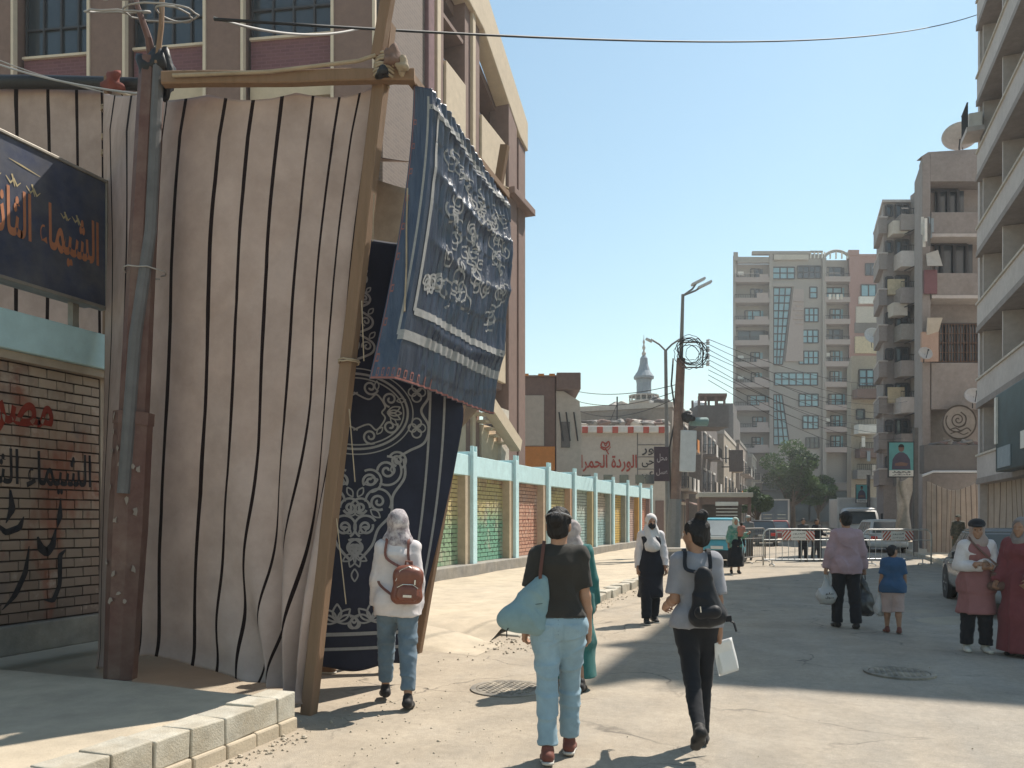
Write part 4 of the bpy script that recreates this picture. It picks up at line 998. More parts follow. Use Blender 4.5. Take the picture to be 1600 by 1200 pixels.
# brown house with white and orange panels
t, X, Z, s = facing('brown_house', 'small brown house with a white panel and orange base behind the school wall', 'house', 860, 36)
obj('wall', B3(X, Z, 790, 868, 588, 860, 0, 6), m_brownw, t, bevel=.03)
obj('white_panel', B3(X, Z, 808, 850, 618, 697, -.08, .1), m_cream, t, bevel=.02)
obj('orange_base', B3(X, Z, 800, 867, 698, 735, -.1, .1), m_orangew, t)
for p in (822, 846, 863): obj('roof_tile', B3(X, Z, p-5, p+4, 584.5, 588, -.12, .3), m_orangew, t)
obj('cornice', B3(X, Z, 788, 869, 586.5, 590, -.06, 6.05), m_brownw, t)
obj('side_block', B3(X, Z, 869, 906, 585, 611, -.5, 3), m_brownw, t, bevel=.03)
mb = MB().prism([(X(869), -.2, Z(612)), (X(880), -.2, Z(612)), (X(905), -.2, Z(628)), (X(908), -.2, Z(665)), (X(908), -.2, 0), (X(869), -.2, 0)], (0, 4, 0)); obj('side_wall', mb, m_cream, t)
for p in (873, 884, 896):
    mb = MB().tube([(X(p), -.24, Z(645)), (X(p+6), -.3, Z(690))], .035, 6); obj('pipe', mb, m_iron_r, t)
obj('shutter_slat_panel', B3(X, Z, 876, 890, 660, 700, -.26, -.21), m_dkgrey, t)
# flower shop with red lettering
t, X, Z, s = facing('flower_shop', 'cream shop front with red lettering, a rose emblem and a red and white parapet', 'shop', 955, 48)
obj('wall', B3(X, Z, 870, 1046, 676, 880, 0, 8), m_cream, t)
obj('side_pier', B3(X, Z, 867, 876, 668, 880, -.12, .3), m_white, t, bevel=.03)
obj('parapet', B3(X, Z, 868, 1046, 666, 676.5, -.25, .35), m_white, t, bevel=.05)
for p in (889, 914, 937, 961, 985, 1009, 1033):
    o = obj('parapet_block', B3(X, Z, p-5, p+4, 667.5, 677, -.31, -.1), m_redp, t, bevel=.03)
for p in (895, 996): obj('facade_groove', B3(X, Z, p-.6, p+.6, 677, 770, -.03, .02), m_dkgrey, t)
for q in (695, 714, 733): obj('facade_groove', B3(X, Z, 997, 1040, q-.6, q+.6, -.028, .02), m_dkgrey, t)
for q in (695, 714): obj('facade_groove', B3(X, Z, 877, 894.2, q-.6, q+.6, -.028, .02), m_dkgrey, t)
m_redlet = M('red_lettering', (.34, .045, .025), var=.1, bump=0)
PL = lambda pc, qc: (lambda a, b_, c=0: (X(pc)+a, -.04-c, Z(qc)+b_))
lettering('lettering', 'الوردة الحمراء', 96*s, 27*s, m_redlet, t, PL(947, 724), .02)
mb = MB()
for pts, w in (([(941, 690), (939, 697), (946, 700), (952, 696), (951, 690), (946, 693), (941, 690)], 2.2), ([(944, 692), (946, 697), (949, 692)], 1.6), ([(946, 700), (948, 705), (951, 710)], 1.8), ([(938, 699), (942, 702), (946, 703)], 2), ([(947, 705), (951, 702), (954, 698)], 1.4)):
    ribbon(mb, [(X(a), Z(b_)) for a, b_ in smooth2(pts, 4)], w*s, lambda a, b_: (a, -.042, b_))
obj('rose_emblem', mb, m_redlet, t)
for q, w in ((706, 'ور'), (725, 'حى'), (742, 'عى')): lettering('lettering', w, 19*s, 11*s, m_ink, t, PL(1012, q), .02)
for p in (916, 950, 975, 1000, 1015): 
    o = obj('window', B3(X, Z, p-7, p+7, 742, 756, -.05, .05), m_glass_d, t)
obj('door', B3(X, Z, 1024, 1037, 782, 862, -.06, .05), m_brownw, t)
for k in range(16):
    r = random.Random(k+900); p = 876+k*10.5
    o = rag('roof_rubble', at(p, 663-r.uniform(0, 3), 50.5), (r.uniform(.25, .6), .4, r.uniform(.1, .3)), 900+k, (m_dkgrey, m_grey, m_brownw, m_cream)[k % 4], t)
obj('roof_wall', B3(X, Z, 896, 960, 655, 667, 5, 6), m_brownw, t)
obj('roof_shed', B3(X, Z, 960, 1004, 645, 667, 4, 7), m_slate, t)
mb = MB().tube([(X(978), 4, Z(667)), (X(978), 4, Z(604))], .05, 6); obj('roof_mast', mb, m_iron_r, t)
mb = MB(); mb.tube([(X(958), 4, Z(667)), (X(977), 4, Z(618))], .02, 5); obj('mast_stay', mb, m_wire, t)
for k in range(24):
    r = random.Random(k+70); a = r.uniform(0, 6.28)
    mb = MB(); c = Vector((X(1012), 5, Z(655))); mb.tube([c, c+Vector((math.cos(a)*1.2, 0, abs(math.sin(a))*.5+.2)), c+Vector((math.cos(a)*2.2, 0, abs(math.sin(a))*.4-.2))], [.04, .09, .02], 5)
    obj('dry_branch', mb, m_brownw, t)
# minaret
p = gnd(1006, 75); s = 75/F
mn = thing('minaret', 'slate grey minaret with pointed cap rising behind the flower shop', 'minaret', tuple(p))
zz = lambda q: CAMZ+(810-q)*s
obj('shaft', MB().lathe([(1.15, 0), (1.1, zz(650)), (1.1, zz(632))], n=8), m_slate, mn)
g = obj('balcony', MB().lathe([(1.1, zz(634)), (1.45, zz(630)), (1.45, zz(627)), (1.1, zz(626))], n=16), m_cream, mn)
mb = MB()
for k in range(16):
    a = k*math.pi/8; mb.box(1.38*math.cos(a)-.06, 1.38*math.cos(a)+.06, 1.38*math.sin(a)-.06, 1.38*math.sin(a)+.06, zz(627), zz(619))
mb.lathe([(1.3, zz(620)), (1.48, zz(620)), (1.48, zz(618)), (1.3, zz(618))], n=16); o = obj('balustrade', mb, m_cream, g); o['kind'] = 'stuff'
obj('lantern', MB().lathe([(.72, zz(627)), (.72, zz(598)), (.78, zz(594)), (.74, zz(592))], n=8), m_slate, mn)
obj('cap', MB().lathe([(.98, zz(592)), (1.0, zz(589)), (.62, zz(580)), (.42, zz(570)), (.36, zz(560)), (.2, zz(556))], n=16), m_slate, mn)
obj('finial', MB().lathe([(.16, zz(556)), (.22, zz(552)), (.08, zz(548)), (.17, zz(543)), (.06, zz(538)), (.12, zz(534)), (.03, zz(530)), (.02, zz(523))], n=10), m_cream, mn)

# row of old houses on the left side of the street
pal = [(.30, .26, .22), (.20, .18, .17), (.42, .36, .29), (.34, .28, .24), (.46, .41, .35)]
specs = [(-8.3, 53, 61.5, 9.2, 'low dusty brown house with a roof shed just behind the coiled pole'), (-7.4, 62, 74, 9.8, 'dark grey old house with a ragged sunlit front, second in the left row'),
         (-6.9, 75, 89, 9.6, 'pale two-storey house with arched windows, third in the left row'), (-6.6, 90, 104, 10.1, 'brown old house with a hanging dark board, fourth in the left row'), (-6.1, 105, 125, 9.7, 'pale house with jutting balconies at the far end of the left row')]
for i, (xf, y0, y1, h, lab) in enumerate(specs):
    t = thing('row_house', lab, 'house', (xf, y0, 0), 0, 'old houses along the left side')
    mt = M('row_wall_%d' % i, pal[i], var=.15, bump=.3, bscale=12, col2=tuple(c*.7 for c in pal[i]), c2amt=.7, c2scale=.5)
    obj('wall', MB().box(-14, 0, 0, y1-y0, 0, h), mt, t, bevel=.04)
    obj('parapet', MB().box(-14.05, .06, -.06, y1-y0+.02, h, h+.35), m_grey if i % 2 else m_cream, t)
    r = random.Random(i+31)
    for st_ in range(3):
        for k in range(3):
            yy = 1.2+k*(y1-y0-2)/3; z0 = .3 if st_ == 0 else 1+3*st_
            if z0+1.6 > h: continue
            w = obj('window' if st_ else 'shop_opening', MB().box(-.05, .05, yy, yy+1.5, z0, z0+(1.5 if st_ else 2.3)), m_dkgrey if st_ == 0 else m_glass_d, t)
            obj('frame', MB().box(.03, .1, yy-.12, yy+1.62, z0+(1.5 if st_ else 2.3), z0+(1.66 if st_ else 2.5)), m_white, w)
            if st_ and r.random() < .7:
                bl = obj('balcony', MB().box(0, 1.0, yy-.4, yy+1.9, z0-.5, z0-.3), mt, t)
                mb = MB(); rail(mb, (.95, yy-.4, z0-.3), (.95, yy+1.9, z0-.3), .8, 10); rail(mb, (.02, yy-.4, z0-.3), (.95, yy-.4, z0-.3), .8, 5); obj('railing', mb, m_iron_r, bl)
                if r.random() < .8: obj('hanging_cloth', MB().box(.97, 1.02, yy+.1, yy+1.2, z0-.45, z0+.5), (m_white, m_cream, m_orangew)[r.randint(0, 2)], bl)
    for k in range(3):      # windows on the shaded gable
        obj('gable_window', MB().box(-1.8-k*2.6, -1.0-k*2.6, -.04, .04, 4.2, 5.6), m_glass_d, t)
    obj('awning', MB().prism([(.02, .6, 3.0), (1.3, .6, 2.6), (1.3, .6, 2.55), (.02, .6, 2.9)], (0, (y1-y0)*.6, 0)), (m_brownw, m_white, m_orangew, m_grey, m_white)[i], t)
    for k in range(7):
        rag('roof_rubble', Vector((xf-r.uniform(.3, 5), y0+r.uniform(.3, 2), h+.35)), (r.uniform(.2, .6), .4, r.uniform(.15, .5)), 300+i*10+k, (m_dkgrey, m_grey, m_cream, m_brownw)[k % 4], t)
t, X, Z, s = facing('roof_shed', 'open timber roof shed on top of the low brown house', 'shed', 1108, 56)
t.location.z = Z(642)
mb0 = B3(X, Z, 1086, 1130, 618, 622, -1, 1.5); mb0.v = [(a, b_, c-Z(642)) for a, b_, c in mb0.v]; obj('roof', mb0, m_brownw, t)
for p in (1088, 1098, 1114, 1127):
    for yy in (-.8, 1.2):
        mb = MB().box(X(p)-.07, X(p)+.07, yy-.07, yy+.07, -1.2, Z(622)-Z(642)); obj('post', mb, m_brownw, t)
obj('parapet', MB().box(X(1084), X(1132), -1.1, 1.6, -1.3, .25), m_dkgrey, t)
t, X, Z, s = facing('grey_block', 'dark grey apartment block rising behind the left row of old houses', 'building', 1120, 84)
obj('wall', B3(X, Z, 1060, 1146, 645, 830, 0, 9), m_dkgrey, t); obj('stair_head', B3(X, Z, 1118, 1144, 628, 645, 1, 6), m_dkgrey, t)
for k in range(4):
    for j in range(3): obj('window', B3(X, Z, 1078+k*17, 1086+k*17, 655+j*32, 668+j*32, -.05, .05), m_glass_d, t)
obj('tank', MB().lathe([(.8, Z(645)), (.85, Z(645)+.1), (.85, Z(645)+1.3), (.5, Z(645)+1.6)], (X(1100), 2, 0), 14), m_lampw, t)
t, X, Z, s = facing('shop_board', 'dark square signboard jutting out over the left side of the street', 'sign', 1150, 72)
t.location.z = Z(737)
obj('panel', MB().box(X(1140), X(1161), 0, .15, 0, Z(703)-Z(737)), M('brown_board', (.10, .075, .065), var=.3, bump=.1), t)
obj('bracket', MB().box(X(1128), X(1140), .04, .1, 1.2, 1.3), m_iron_r, t); obj('bracket', MB().box(X(1128), X(1140), .04, .1, .4, .5), m_iron_r, t)

# ------------------------------------------------------------------ apartment tower at the end of the street
t, X, Z, s = facing('apartment_tower', 'tall grey apartment tower with slanting blue glass strips and a pink right corner', 'building', 1260, 109)
m_tower = M('tower_render', (.33, .30, .275), var=.08, bump=.15, bscale=8, col2=(.26, .235, .215), c2amt=.6, c2scale=.12)
m_tpink = M('tower_pink_render', (.36, .295, .275), var=.08, bump=.15, bscale=8)
m_tred = M('tower_red_render', (.33, .19, .165), var=.1, bump=.15, bscale=8)
m_tdark = M('tower_recess', (.16, .145, .135), var=.1, bump=.1)
DEEP = 14
obj('left_bay', B3(X, Z, 1148, 1204, 408, 830, 1.3, DEEP), m_tower, t)
obj('middle_bay', B3(X, Z, 1204, 1288, 397, 830, 0, DEEP), m_tower, t)
obj('right_bay', B3(X, Z, 1288, 1326, 402, 830, 1.2, DEEP), m_tower, t)
obj('red_corner', B3(X, Z, 1326, 1385, 399, 560, -.2, DEEP), m_tred, t)
obj('lower_corner', B3(X, Z, 1326, 1385, 560, 830, -.1, DEEP), m_tower, t)
obj('edge_pier', B3(X, Z, 1145, 1149, 400, 830, -.1, DEEP), m_tower, t)
obj('inner_pier', B3(X, Z, 1201, 1207, 398, 830, -.3, .6), m_tower, t); obj('inner_pier', B3(X, Z, 1284, 1290, 404, 830, -.3, .6), m_tower, t)
obj('parapet', B3(X, Z, 1174, 1265, 393.5, 398, -.35, .4), m_tower, t); obj('parapet', B3(X, Z, 1145, 1152, 395, 408, -.3, 1.6), m_tower, t); obj('parapet', B3(X, Z, 1152, 1204, 402, 411, -.2, .4), m_tower, t)
obj('relief_frieze', B3(X, Z, 1208, 1262, 399, 407, -.42, -.002), m_cream, t)
for k in range(4): obj('roof_post', B3(X, Z, 1265+k*6, 1267+k*6, 394, 404, -.2, .2), m_white, t)
obj('roof_beam', B3(X, Z, 1265, 1285, 392.5, 394.4, -.25, .25), m_tower, t)
mb = MB(); pts = [Vector((X(1288+38*i/16), 0, Z(393+9)+s*10*math.sin(math.pi*i/16)**.6)) for i in range(17)]; mb.tube(pts, .22, 6); obj('roof_arch', mb, m_tower, t)
for p in (1288, 1297, 1306, 1315, 1324): obj('roof_post', B3(X, Z, p-1, p+1, 394, 404, -.15, .15), m_white, t)
obj('red_parapet', B3(X, Z, 1324, 1341, 391.5, 399.5, -.3, 3), m_tred, t); obj('red_parapet', B3(X, Z, 1341, 1372, 398, 402, -.3, 3), m_tred, t)
def window(t, X, Z, p0, p1, q0, q1, y, glass=None, nx=2, ny=2, frame=None, fw=.07):
    glass = glass or m_glass_b; frame = frame or m_wframe
    w = obj('window', B3(X, Z, p0, p1, q0, q1, y-.02, y+.06), glass, t)
    mb = MB()
    for i in range(nx+1): xx = X(p0)+(X(p1)-X(p0))*i/nx; mb.box(xx-fw, xx+fw, y-.12, y-.022, Z(q1), Z(q0))
    for j in range(ny+1): zz_ = Z(q1)+(Z(q0)-Z(q1))*j/ny; mb.box(X(p0), X(p1), y-.115, y-.024, zz_-fw, zz_+fw)
    obj('frame', mb, frame, w); return w
rowsY = [438, 470, 504, 536, 570, 602, 638, 672, 704]
for k, yb in enumerate(rowsY):
    b_ = obj('balcony', B3(X, Z, 1147, 1204.5, yb-4, yb+3.5, -.25, 1.35), m_tpink, t)
    obj('balcony_upstand', B3(X, Z, 1186+(k % 3)*-4, 1200, yb-9-(k % 2)*3, yb-3.8, -.22, -.02), m_tpink, b_)
    mb = MB(); rail(mb, (X(1148), -.15, Z(yb-4)), (X(1186), -.15, Z(yb-4)), 5.5*s, 14, .03); obj('railing', mb, m_iron_r, b_)
    x0, x1 = [(1177, 1191), (1177, 1191), (1168, 1192), (1152, 1200), (1177, 1191), (1178, 1190), (1172, 1200), (1180, 1196), (1179, 1192)][k]
    window(t, X, Z, x0, x1, yb-22, yb-7, 1.25, (m_glass_d, m_glass_d, m_glass_b)[k % 3] if k < 4 else m_glass_b, 2, 2 if k > 3 else 1)
    if k in (0, 4, 5): obj('air_conditioner', B3(X, Z, 1152, 1161, yb-16, yb-10, .6, 1.3), m_white, t, bevel=.05)
    b2 = obj('balcony', B3(X, Z, 1287, 1327, yb-5, yb+3, -.35, 1.25), m_tpink, t)
    mb = MB(); rail(mb, (X(1288), -.28, Z(yb-5)), (X(1326), -.28, Z(yb-5)), 5*s, 14, .03); obj('railing', mb, m_iron_r, b2)
    window(t, X, Z, *[(1296, 1320), (1293, 1320), (1302, 1318), (1296, 1318), (1302, 1317), (1302, 1316), (1300, 1321), (1303, 1317), (1303, 1318)][k], yb-24, yb-7, 1.15, m_glass_b if k not in (0, 3) else m_glass_d, 2, 2)
    if k == 1:
        for q in range(4): obj('laundry', B3(X, Z, 1293+q*6, 1297+q*6, yb-9, yb-1, -.42, -.36), (m_white, m_cream)[q % 2], b2)
    if k in (4, 7): obj('air_conditioner', B3(X, Z, 1290, 1297, yb-20, yb-14, .5, 1.2), m_white, t, bevel=.05)
# slanting glass strips
def strip(q0, q1, l0, r0_, l1, r1_, ny):
    mb = MB().prism([(X(l0), -.10, Z(q0)), (X(r0_), -.10, Z(q0)), (X(r1_), -.10, Z(q1)), (X(l1), -.10, Z(q1))], (0, .2, 0)); g = obj('glass_strip', mb, m_glass_b, t)
    mb = MB()
    for j in range(ny+1):
        f = j/ny; q = q0+(q1-q0)*f; a, b_ = l0+(l1-l0)*f, r0_+(r1_-r0_)*f; mb.box(X(a), X(b_), -.24, -.105, Z(q)-.07, Z(q)+.07)
    for i in range(4):
        f = i/3; mb.beam((X(l0+(r0_-l0)*f), -.18, Z(q0)), (X(l1+(r1_-l1)*f), -.18, Z(q1)), .12, .12, (0, 1, 0))
    obj('mullions', mb, m_wframe, g)
strip(450, 570, 1208, 1236, 1208, 1222, 10); strip(617, 695, 1208, 1221, 1208, 1233, 6)
obj('strip_head', B3(X, Z, 1206, 1239, 443, 449, -.4, -.002), m_tower, t)
for (a, b_, q0, q1, nx, gl) in ((1207, 1241, 418, 436, 3, m_glass_b), (1246, 1282, 416, 435, 4, m_glass_d), (1265, 1276, 449, 466, 1, m_glass_b), (1257, 1278, 482, 503, 3, m_glass_b), (1253, 1278, 516, 536, 3, m_glass_b), (1248, 1278, 549, 569, 4, m_glass_b), (1210, 1277, 583, 602, 6, m_glass_b),
                           (1248, 1278, 616, 635, 3, m_glass_b), (1254, 1278, 650, 670, 3, m_glass_b), (1259, 1279, 684, 700, 3, m_glass_d), (1258, 1277, 716, 732, 2, m_glass_d)):
    window(t, X, Z, a, b_, q0, q1, -.05, gl, nx, 2)
mb = MB().prism([(X(1239), -.25, Z(452)), (X(1255), -.25, Z(452)), (X(1254), -.25, Z(565)), (X(1226), -.25, Z(565))], (0, .24, 0)); obj('pink_panel', mb, m_tpink, t)
for k in range(6): obj('relief_bar', B3(X, Z, 1239+k % 2*3, 1254, 470+k*7, 472+k*7, -.4, -.26), m_tpink, t)
for (a, b_, q0, q1, gl) in ((1351, 1368, 413, 431, m_glass_d), (1344, 1367, 446, 464, m_glass_b), (1345, 1370, 576, 600, m_glass_b), (1340, 1362, 640, 655, m_glass_d)):
    window(t, X, Z, a, b_, q0, q1, -.25, gl, 2, 1)
obj('awning', B3(X, Z, 1340, 1372, 465, 476, -.6, -.21), m_white, t); obj('cream_panel', B3(X, Z, 1336, 1378, 480, 505, -.35, -.21), m_cream, t); obj('cream_panel', B3(X, Z, 1334, 1378, 527, 553, -.5, -.21), M('yellow_render', (.52, .43, .29), bump=.1), t)
obj('dark_band', B3(X, Z, 1334, 1378, 505, 521, -.3, -.21), m_tdark, t)
m_shop = M('shop_front_dark', (.05, .065, .07), var=.3, scale=.6, bump=.05, rough=.5)  # dark colour stands in for shade over the shop fronts
for k in range(6):
    obj('shop_front', B3(X, Z, 1150+k*37, 1184+k*37, 768, 815, -1.2, -.05), m_shop, t); obj('shop_fascia', B3(X, Z, 1150+k*37, 1185+k*37, 755, 767, -1.6, -.06), (m_tdark, m_shop)[k % 2], t)

# ------------------------------------------------------------------ right-hand buildings
m_rose = M('rose_grey_render', (.50, .455, .435), var=.1, bump=.2, bscale=10, col2=(.41, .365, .345), c2amt=.6, c2scale=.6)
m_taupe = M('taupe_render', (.285, .25, .235), var=.12, bump=.25, bscale=10, col2=(.225, .195, .18), c2amt=.7, c2scale=.7)
RX, RY0, RY1, RH = 6.5, 21.6, 34.9, 24.0
t = thing('corner_block', 'rose grey apartment block with long balcony bands cut by the right picture edge', 'building', (RX, RY0, 0))
LR = RY1-RY0
obj('core', MB().box(1.3, 14, 0.02, LR-.02, 0, RH-.1), m_rose, t)
obj('end_wall', MB().box(0, 1.29, LR-.35, LR, 0, RH), m_rose, t); obj('end_wall', MB().box(0, 1.29, 0, .35, 0, RH), m_rose, t)
for k in range(9):
    z = .2+2.95*k
    if k: obj('balcony_slab', MB().box(-.14, 1.28, .36, LR-.36, z-.22, z), m_taupe, t)
    if k:
        obj('balcony_front', MB().box(-.10, .04, .36, LR-.36, z+.002, z+.85), m_rose, t); obj('coping', MB().box(-.16, .09, .37, LR-.37, z+.852, z+.93), m_cream, t)
    for q in range(4):
        y = 1.0+q*3.1
        w = obj('window', MB().box(1.22, 1.29, y, y+1.5, z+.25, z+2.3), m_glass_d, t); obj('frame', MB().box(1.15, 1.215, y-.08, y+1.58, z+2.3, z+2.4), m_cream, w)
        if k: obj('partition', MB().box(.045, 1.27, y+2.25, y+2.38, z+.002, z+2.72), m_rose, t)
obj('parapet', MB().box(-.12, .1, 0, LR, RH, RH+.9), m_rose, t)
obj('air_conditioner', MB().box(-.5, -.02, LR-1.0, LR-.25, 16.6, 17.2), m_white, t, bevel=.04); obj('bracket_shelf', MB().box(-.6, -.005, LR-1.2, LR-.1, 16.4, 16.58), m_rose, t)
mb = MB(); rail(mb, (-.57, LR-1.2, 16.6), (-.57, LR-.12, 16.6), .9, 6, .025); obj('drying_rack', mb, m_iron_r, t)
# shop signs at its foot
sg = thing('shop_sign', 'tall dark teal shop sign box on the right block above the parked saloon', 'sign', (RX-.35, 26.4, 3.1))
obj('panel', MB().box(-.25, .2, -2.5, 2.6, 0, 2.5), M('dark_teal_sign', (.03, .055, .065), var=.4, scale=1.2, bump=.05, rough=.45), sg, bevel=.03)
obj('white_poster', MB().box(-.29, -.251, -1.9, -.6, .5, 1.0), m_white, sg); obj('white_strip', MB().box(-.31, -.251, 2.25, 2.5, .9, 2.4), m_white, sg); obj('pale_panel', MB().box(-.285, -.252, .6, 2.2, .1, .75), m_slate, sg)
sg = thing('shop_sign', 'pale square notice board on the wall beside the round emblem', 'sign', tuple(at(1540, 672, 33.5)), YAW)
obj('panel', MB().box(-.3, .3, -.05, .05, 0, .45), m_slate, sg); mb = MB().box(-.34, .34, -.07, -.02, -.04, 0); mb.box(-.34, .34, -.07, -.02, .45, .49); obj('frame', mb, m_wframe, sg)

t, X, Z, s = facing('balcony_block', 'taupe apartment block with barred window and round emblem facing the street', 'building', 1490, 37)
obj('wall', B3(X, Z, 1444, 1600, 240, 870, 1.0, 3.2), m_taupe, t); obj('rear_wing', B3(X, Z, 1500, 1640, 242, 870, 3.22, 12), m_taupe, t)
obj('front_skin', B3(X, Z, 1441, 1454, 243, 870, 0, 1.0), m_taupe, t, bevel=.03)
obj('upper_wall', B3(X, Z, 1454.2, 1600, 240, 283, .02, 1.0), m_taupe, t)
obj('sloped_parapet', MB().prism([(X(1441), .1, Z(243)), (X(1452), .1, Z(236)), (X(1530), .1, Z(231)), (X(1530), .1, Z(240)), (X(1441), .1, Z(244))], (0, .4, 0)), m_taupe, t)
for q0, q1 in ((332, 366), (427, 462), (567, 640)): obj('balcony_front', B3(X, Z, 1454.3, 1600, q0, q1, -.05, .12), m_taupe, t, bevel=.02)
for q in (366, 462): obj('slab', B3(X, Z, 1454.3, 1600, q, q+5, -.1, 1.0), m_rose, t)
obj('purple_screen', B3(X, Z, 1442, 1462, 423, 460, -.14, -.06), M('purple_cloth', (.20, .10, .11), var=.1, bump=.1), t)
obj('pink_screen', B3(X, Z, 1437, 1463, 520, 566, -.20, -.06), M('pink_panel', (.42, .29, .23), var=.1, bump=.1), t)
for k in range(2): obj('pale_awning', MB().prism([(X(1445), -.1, Z(398+k*130)), (X(1463), -.1, Z(392+k*130)), (X(1463), -.5, Z(421+k*80)), (X(1440), -.5, Z(421+k*80))], (0, -.05, 0)), m_cream, t)
window(t, X, Z, 1466, 1512, 286, 330, .9, m_glass_d, 3, 1); window(t, X, Z, 1466, 1526, 372, 425, .9, m_glass_d, 3, 1)
w = window(t, X, Z, 1464, 1530, 506, 564, .2, m_glass_d, 4, 2)
mb = MB()
for i in range(15): xx = X(1464)+(X(1530)-X(1464))*i/14; mb.box(xx-.015, xx+.015, .02, .06, Z(565), Z(506))
for j in range(5): zz_ = Z(565)+(Z(506)-Z(565))*j/4; mb.box(X(1464), X(1530), .03, .07, zz_-.015, zz_+.015)
o = obj('window_bars', mb, M('rusty_bars', (.14, .085, .06), bump=.1), w)
for k in range(9): obj('laundry', B3(X, Z, 1431+(k % 3)*5, 1435+(k % 3)*5, 345+(k//3)*3+(k % 2)*8, 372+(k % 4)*7, -.5-(k//3)*.15, -.46-(k//3)*.15), (m_white, m_dkgrey, m_slate)[k % 3], t)
# round carved emblem
em = thing('wall_emblem', 'round relief emblem with calligraphic swirls on the taupe block', 'emblem', tuple(at(1498, 660, 36.6)), YAW)
s = 36.6/F
m_em = M('emblem_stone', (.26, .23, .205), var=.15, bump=.2); m_em2 = M('emblem_dark', (.08, .065, .055), bump=.1)
obj('disc', MB().lathe([(25*s, -.05), (25*s, .1), (0.01, .1)], n=40, axis='Y'), m_em, em); 
mb = MB()
for p, w in ((arc(0, 0, 26*s, 0, 360, 48), 2.5*s), (spiral(-2*s, 4*s, 1*s, 13*s, 30, 2.0, 60), 2*s), (arc(-4*s, 2*s, 17*s, 150, 300, 24), 2*s), (smooth2([(2*s, 16*s), (10*s, 8*s), (8*s, -4*s), (-2*s, -8*s)]), 2.2*s), (smooth2([(-16*s, -12*s), (-6*s, -9*s), (2*s, -13*s), (12*s, -9*s), (18*s, -14*s)]), 2*s), (smooth2([(-14*s, -18*s), (-4*s, -15*s), (6*s, -19*s), (14*s, -16*s)]), 1.6*s)):
    ribbon(mb, p, w, lambda a, b_: (a, -.058, b_))
obj('calligraphy', mb, m_em2, em); obj('panel', MB().box(-24*s, 24*s, -.02, .08, -40*s, -24*s), m_em, em); obj('ledge', MB().box(-24*s, 20*s, -.12, .02, -31*s, -28*s), m_em2, em)
# canopy wall below the emblem
cw = thing('shop_canopy', 'sagging grey canopy board between the emblem and the right-hand striped cloth', 'canopy', tuple(at(1490, 742, 35.5)), YAW)
s = 35.5/F
obj('board', MB().box(-52*s, 48*s, -.3, .1, 2*s, 46*s), m_dkgrey, cw, bevel=.03); obj('edge_pipe', MB().tube([(-56*s, -.4, -2*s), (-40*s, -.42, 4*s), (46*s, -.4, 4*s)], .06, 7), m_lampw, cw); obj('end_post', MB().box(44*s, 52*s, -.5, -.1, -110*s, 46*s), M('olive_post', (.28, .26, .16), bump=.1), cw)
for k in range(8): rag('debris_lump', at(1462+k*9, 696-(k % 3)*2, 35.6), (.28, .25, .12), 500+k, (m_dkgrey, m_brownw, m_grey)[k % 3], cw)
# block with stacked balconies further on
t, X, Z, s = facing('balcony_block', 'grey block with stacked side balconies between the pink tower corner and the taupe block', 'building', 1410, 55)
obj('wall', B3(X, Z, 1380, 1475, 316, 850, 0, 5), m_taupe, t, bevel=.04); obj('rear_wing', B3(X, Z, 1410, 1500, 318, 850, 5.02, 16), m_taupe, t)
obj('roof_edge', B3(X, Z, 1377, 1476, 313, 317, -.15, 5), m_rose, t)
obj('front_bay', B3(X, Z, 1422, 1445, 306, 850, -1.6, 0), m_taupe, t, bevel=.03)
for k in range(8):
    q = 362+k*56
    obj('balcony', B3(X, Z, 1371, 1384, q-20, q+4, -.2, 3), m_taupe, t); obj('balcony_top', B3(X, Z, 1370, 1385, q-22, q-20, -.25, 3.05), m_rose, t)
    bl = obj('front_balcony', B3(X, Z, 1396, 1421, q-18, q+6, -1.1, -.01), (m_taupe, m_rose, m_taupe, m_grey)[k % 4], t)
    mb = MB(); rail(mb, (X(1396), -1.08, Z(q-18)), (X(1421), -1.08, Z(q-18)), .4, 8, .02); obj('railing', mb, m_iron_r, bl)
    window(t, X, Z, 1399, 1418, q-42, q-20, -.03, m_glass_d, 2, 1); window(t, X, Z, 1384, 1393, q-40, q-24, -.03, m_glass_d, 1, 1)
    if k in (0, 1): obj('white_shutter', B3(X, Z, 1386, 1408, q-10+k*70, q+10+k*70, -.9, -.02), m_cream, t)
    if k in (1, 4): obj('yellow_panel', B3(X, Z, 1385, 1410, q+20, q+44, -.3, -.02), M('yellow_render', (.52, .43, .29), bump=.1), t)
    mb = MB().tube([(X(1402), -1.0, Z(q+12)), (X(1400+20), -1.6, Z(q+5))], .04, 5); obj('clothes_pole', mb, m_iron_r, t)
t, X, Z, s = facing('yellow_house', 'yellowish house with a curtained window wedged behind the grey balcony block', 'building', 1355, 84)
obj('wall', B3(X, Z, 1330, 1382, 556, 850, 0, 8), M('dull_yellow_render', (.38, .33, .26), var=.12, bump=.2, col2=(.28, .24, .2), c2amt=.6, c2scale=.4), t)
window(t, X, Z, 1342, 1376, 578, 603, -.03, m_glass_b, 3, 2); window(t, X, Z, 1338, 1350, 640, 655, -.03, m_glass_d, 1, 1)
for q, a, b_ in ((610, 1332, 1380), (665, 1334, 1362), (702, 1336, 1380), (735, 1332, 1370)):
    bl = obj('balcony', B3(X, Z, a, b_, q, q+14, -1.2, -.01), (m_grey, m_white, m_brownw, m_grey)[q % 4], t); mb = MB(); rail(mb, (X(a), -1.15, Z(q)), (X(b_), -1.15, Z(q)), .6, 12, .025); obj('railing', mb, m_iron_r, bl)
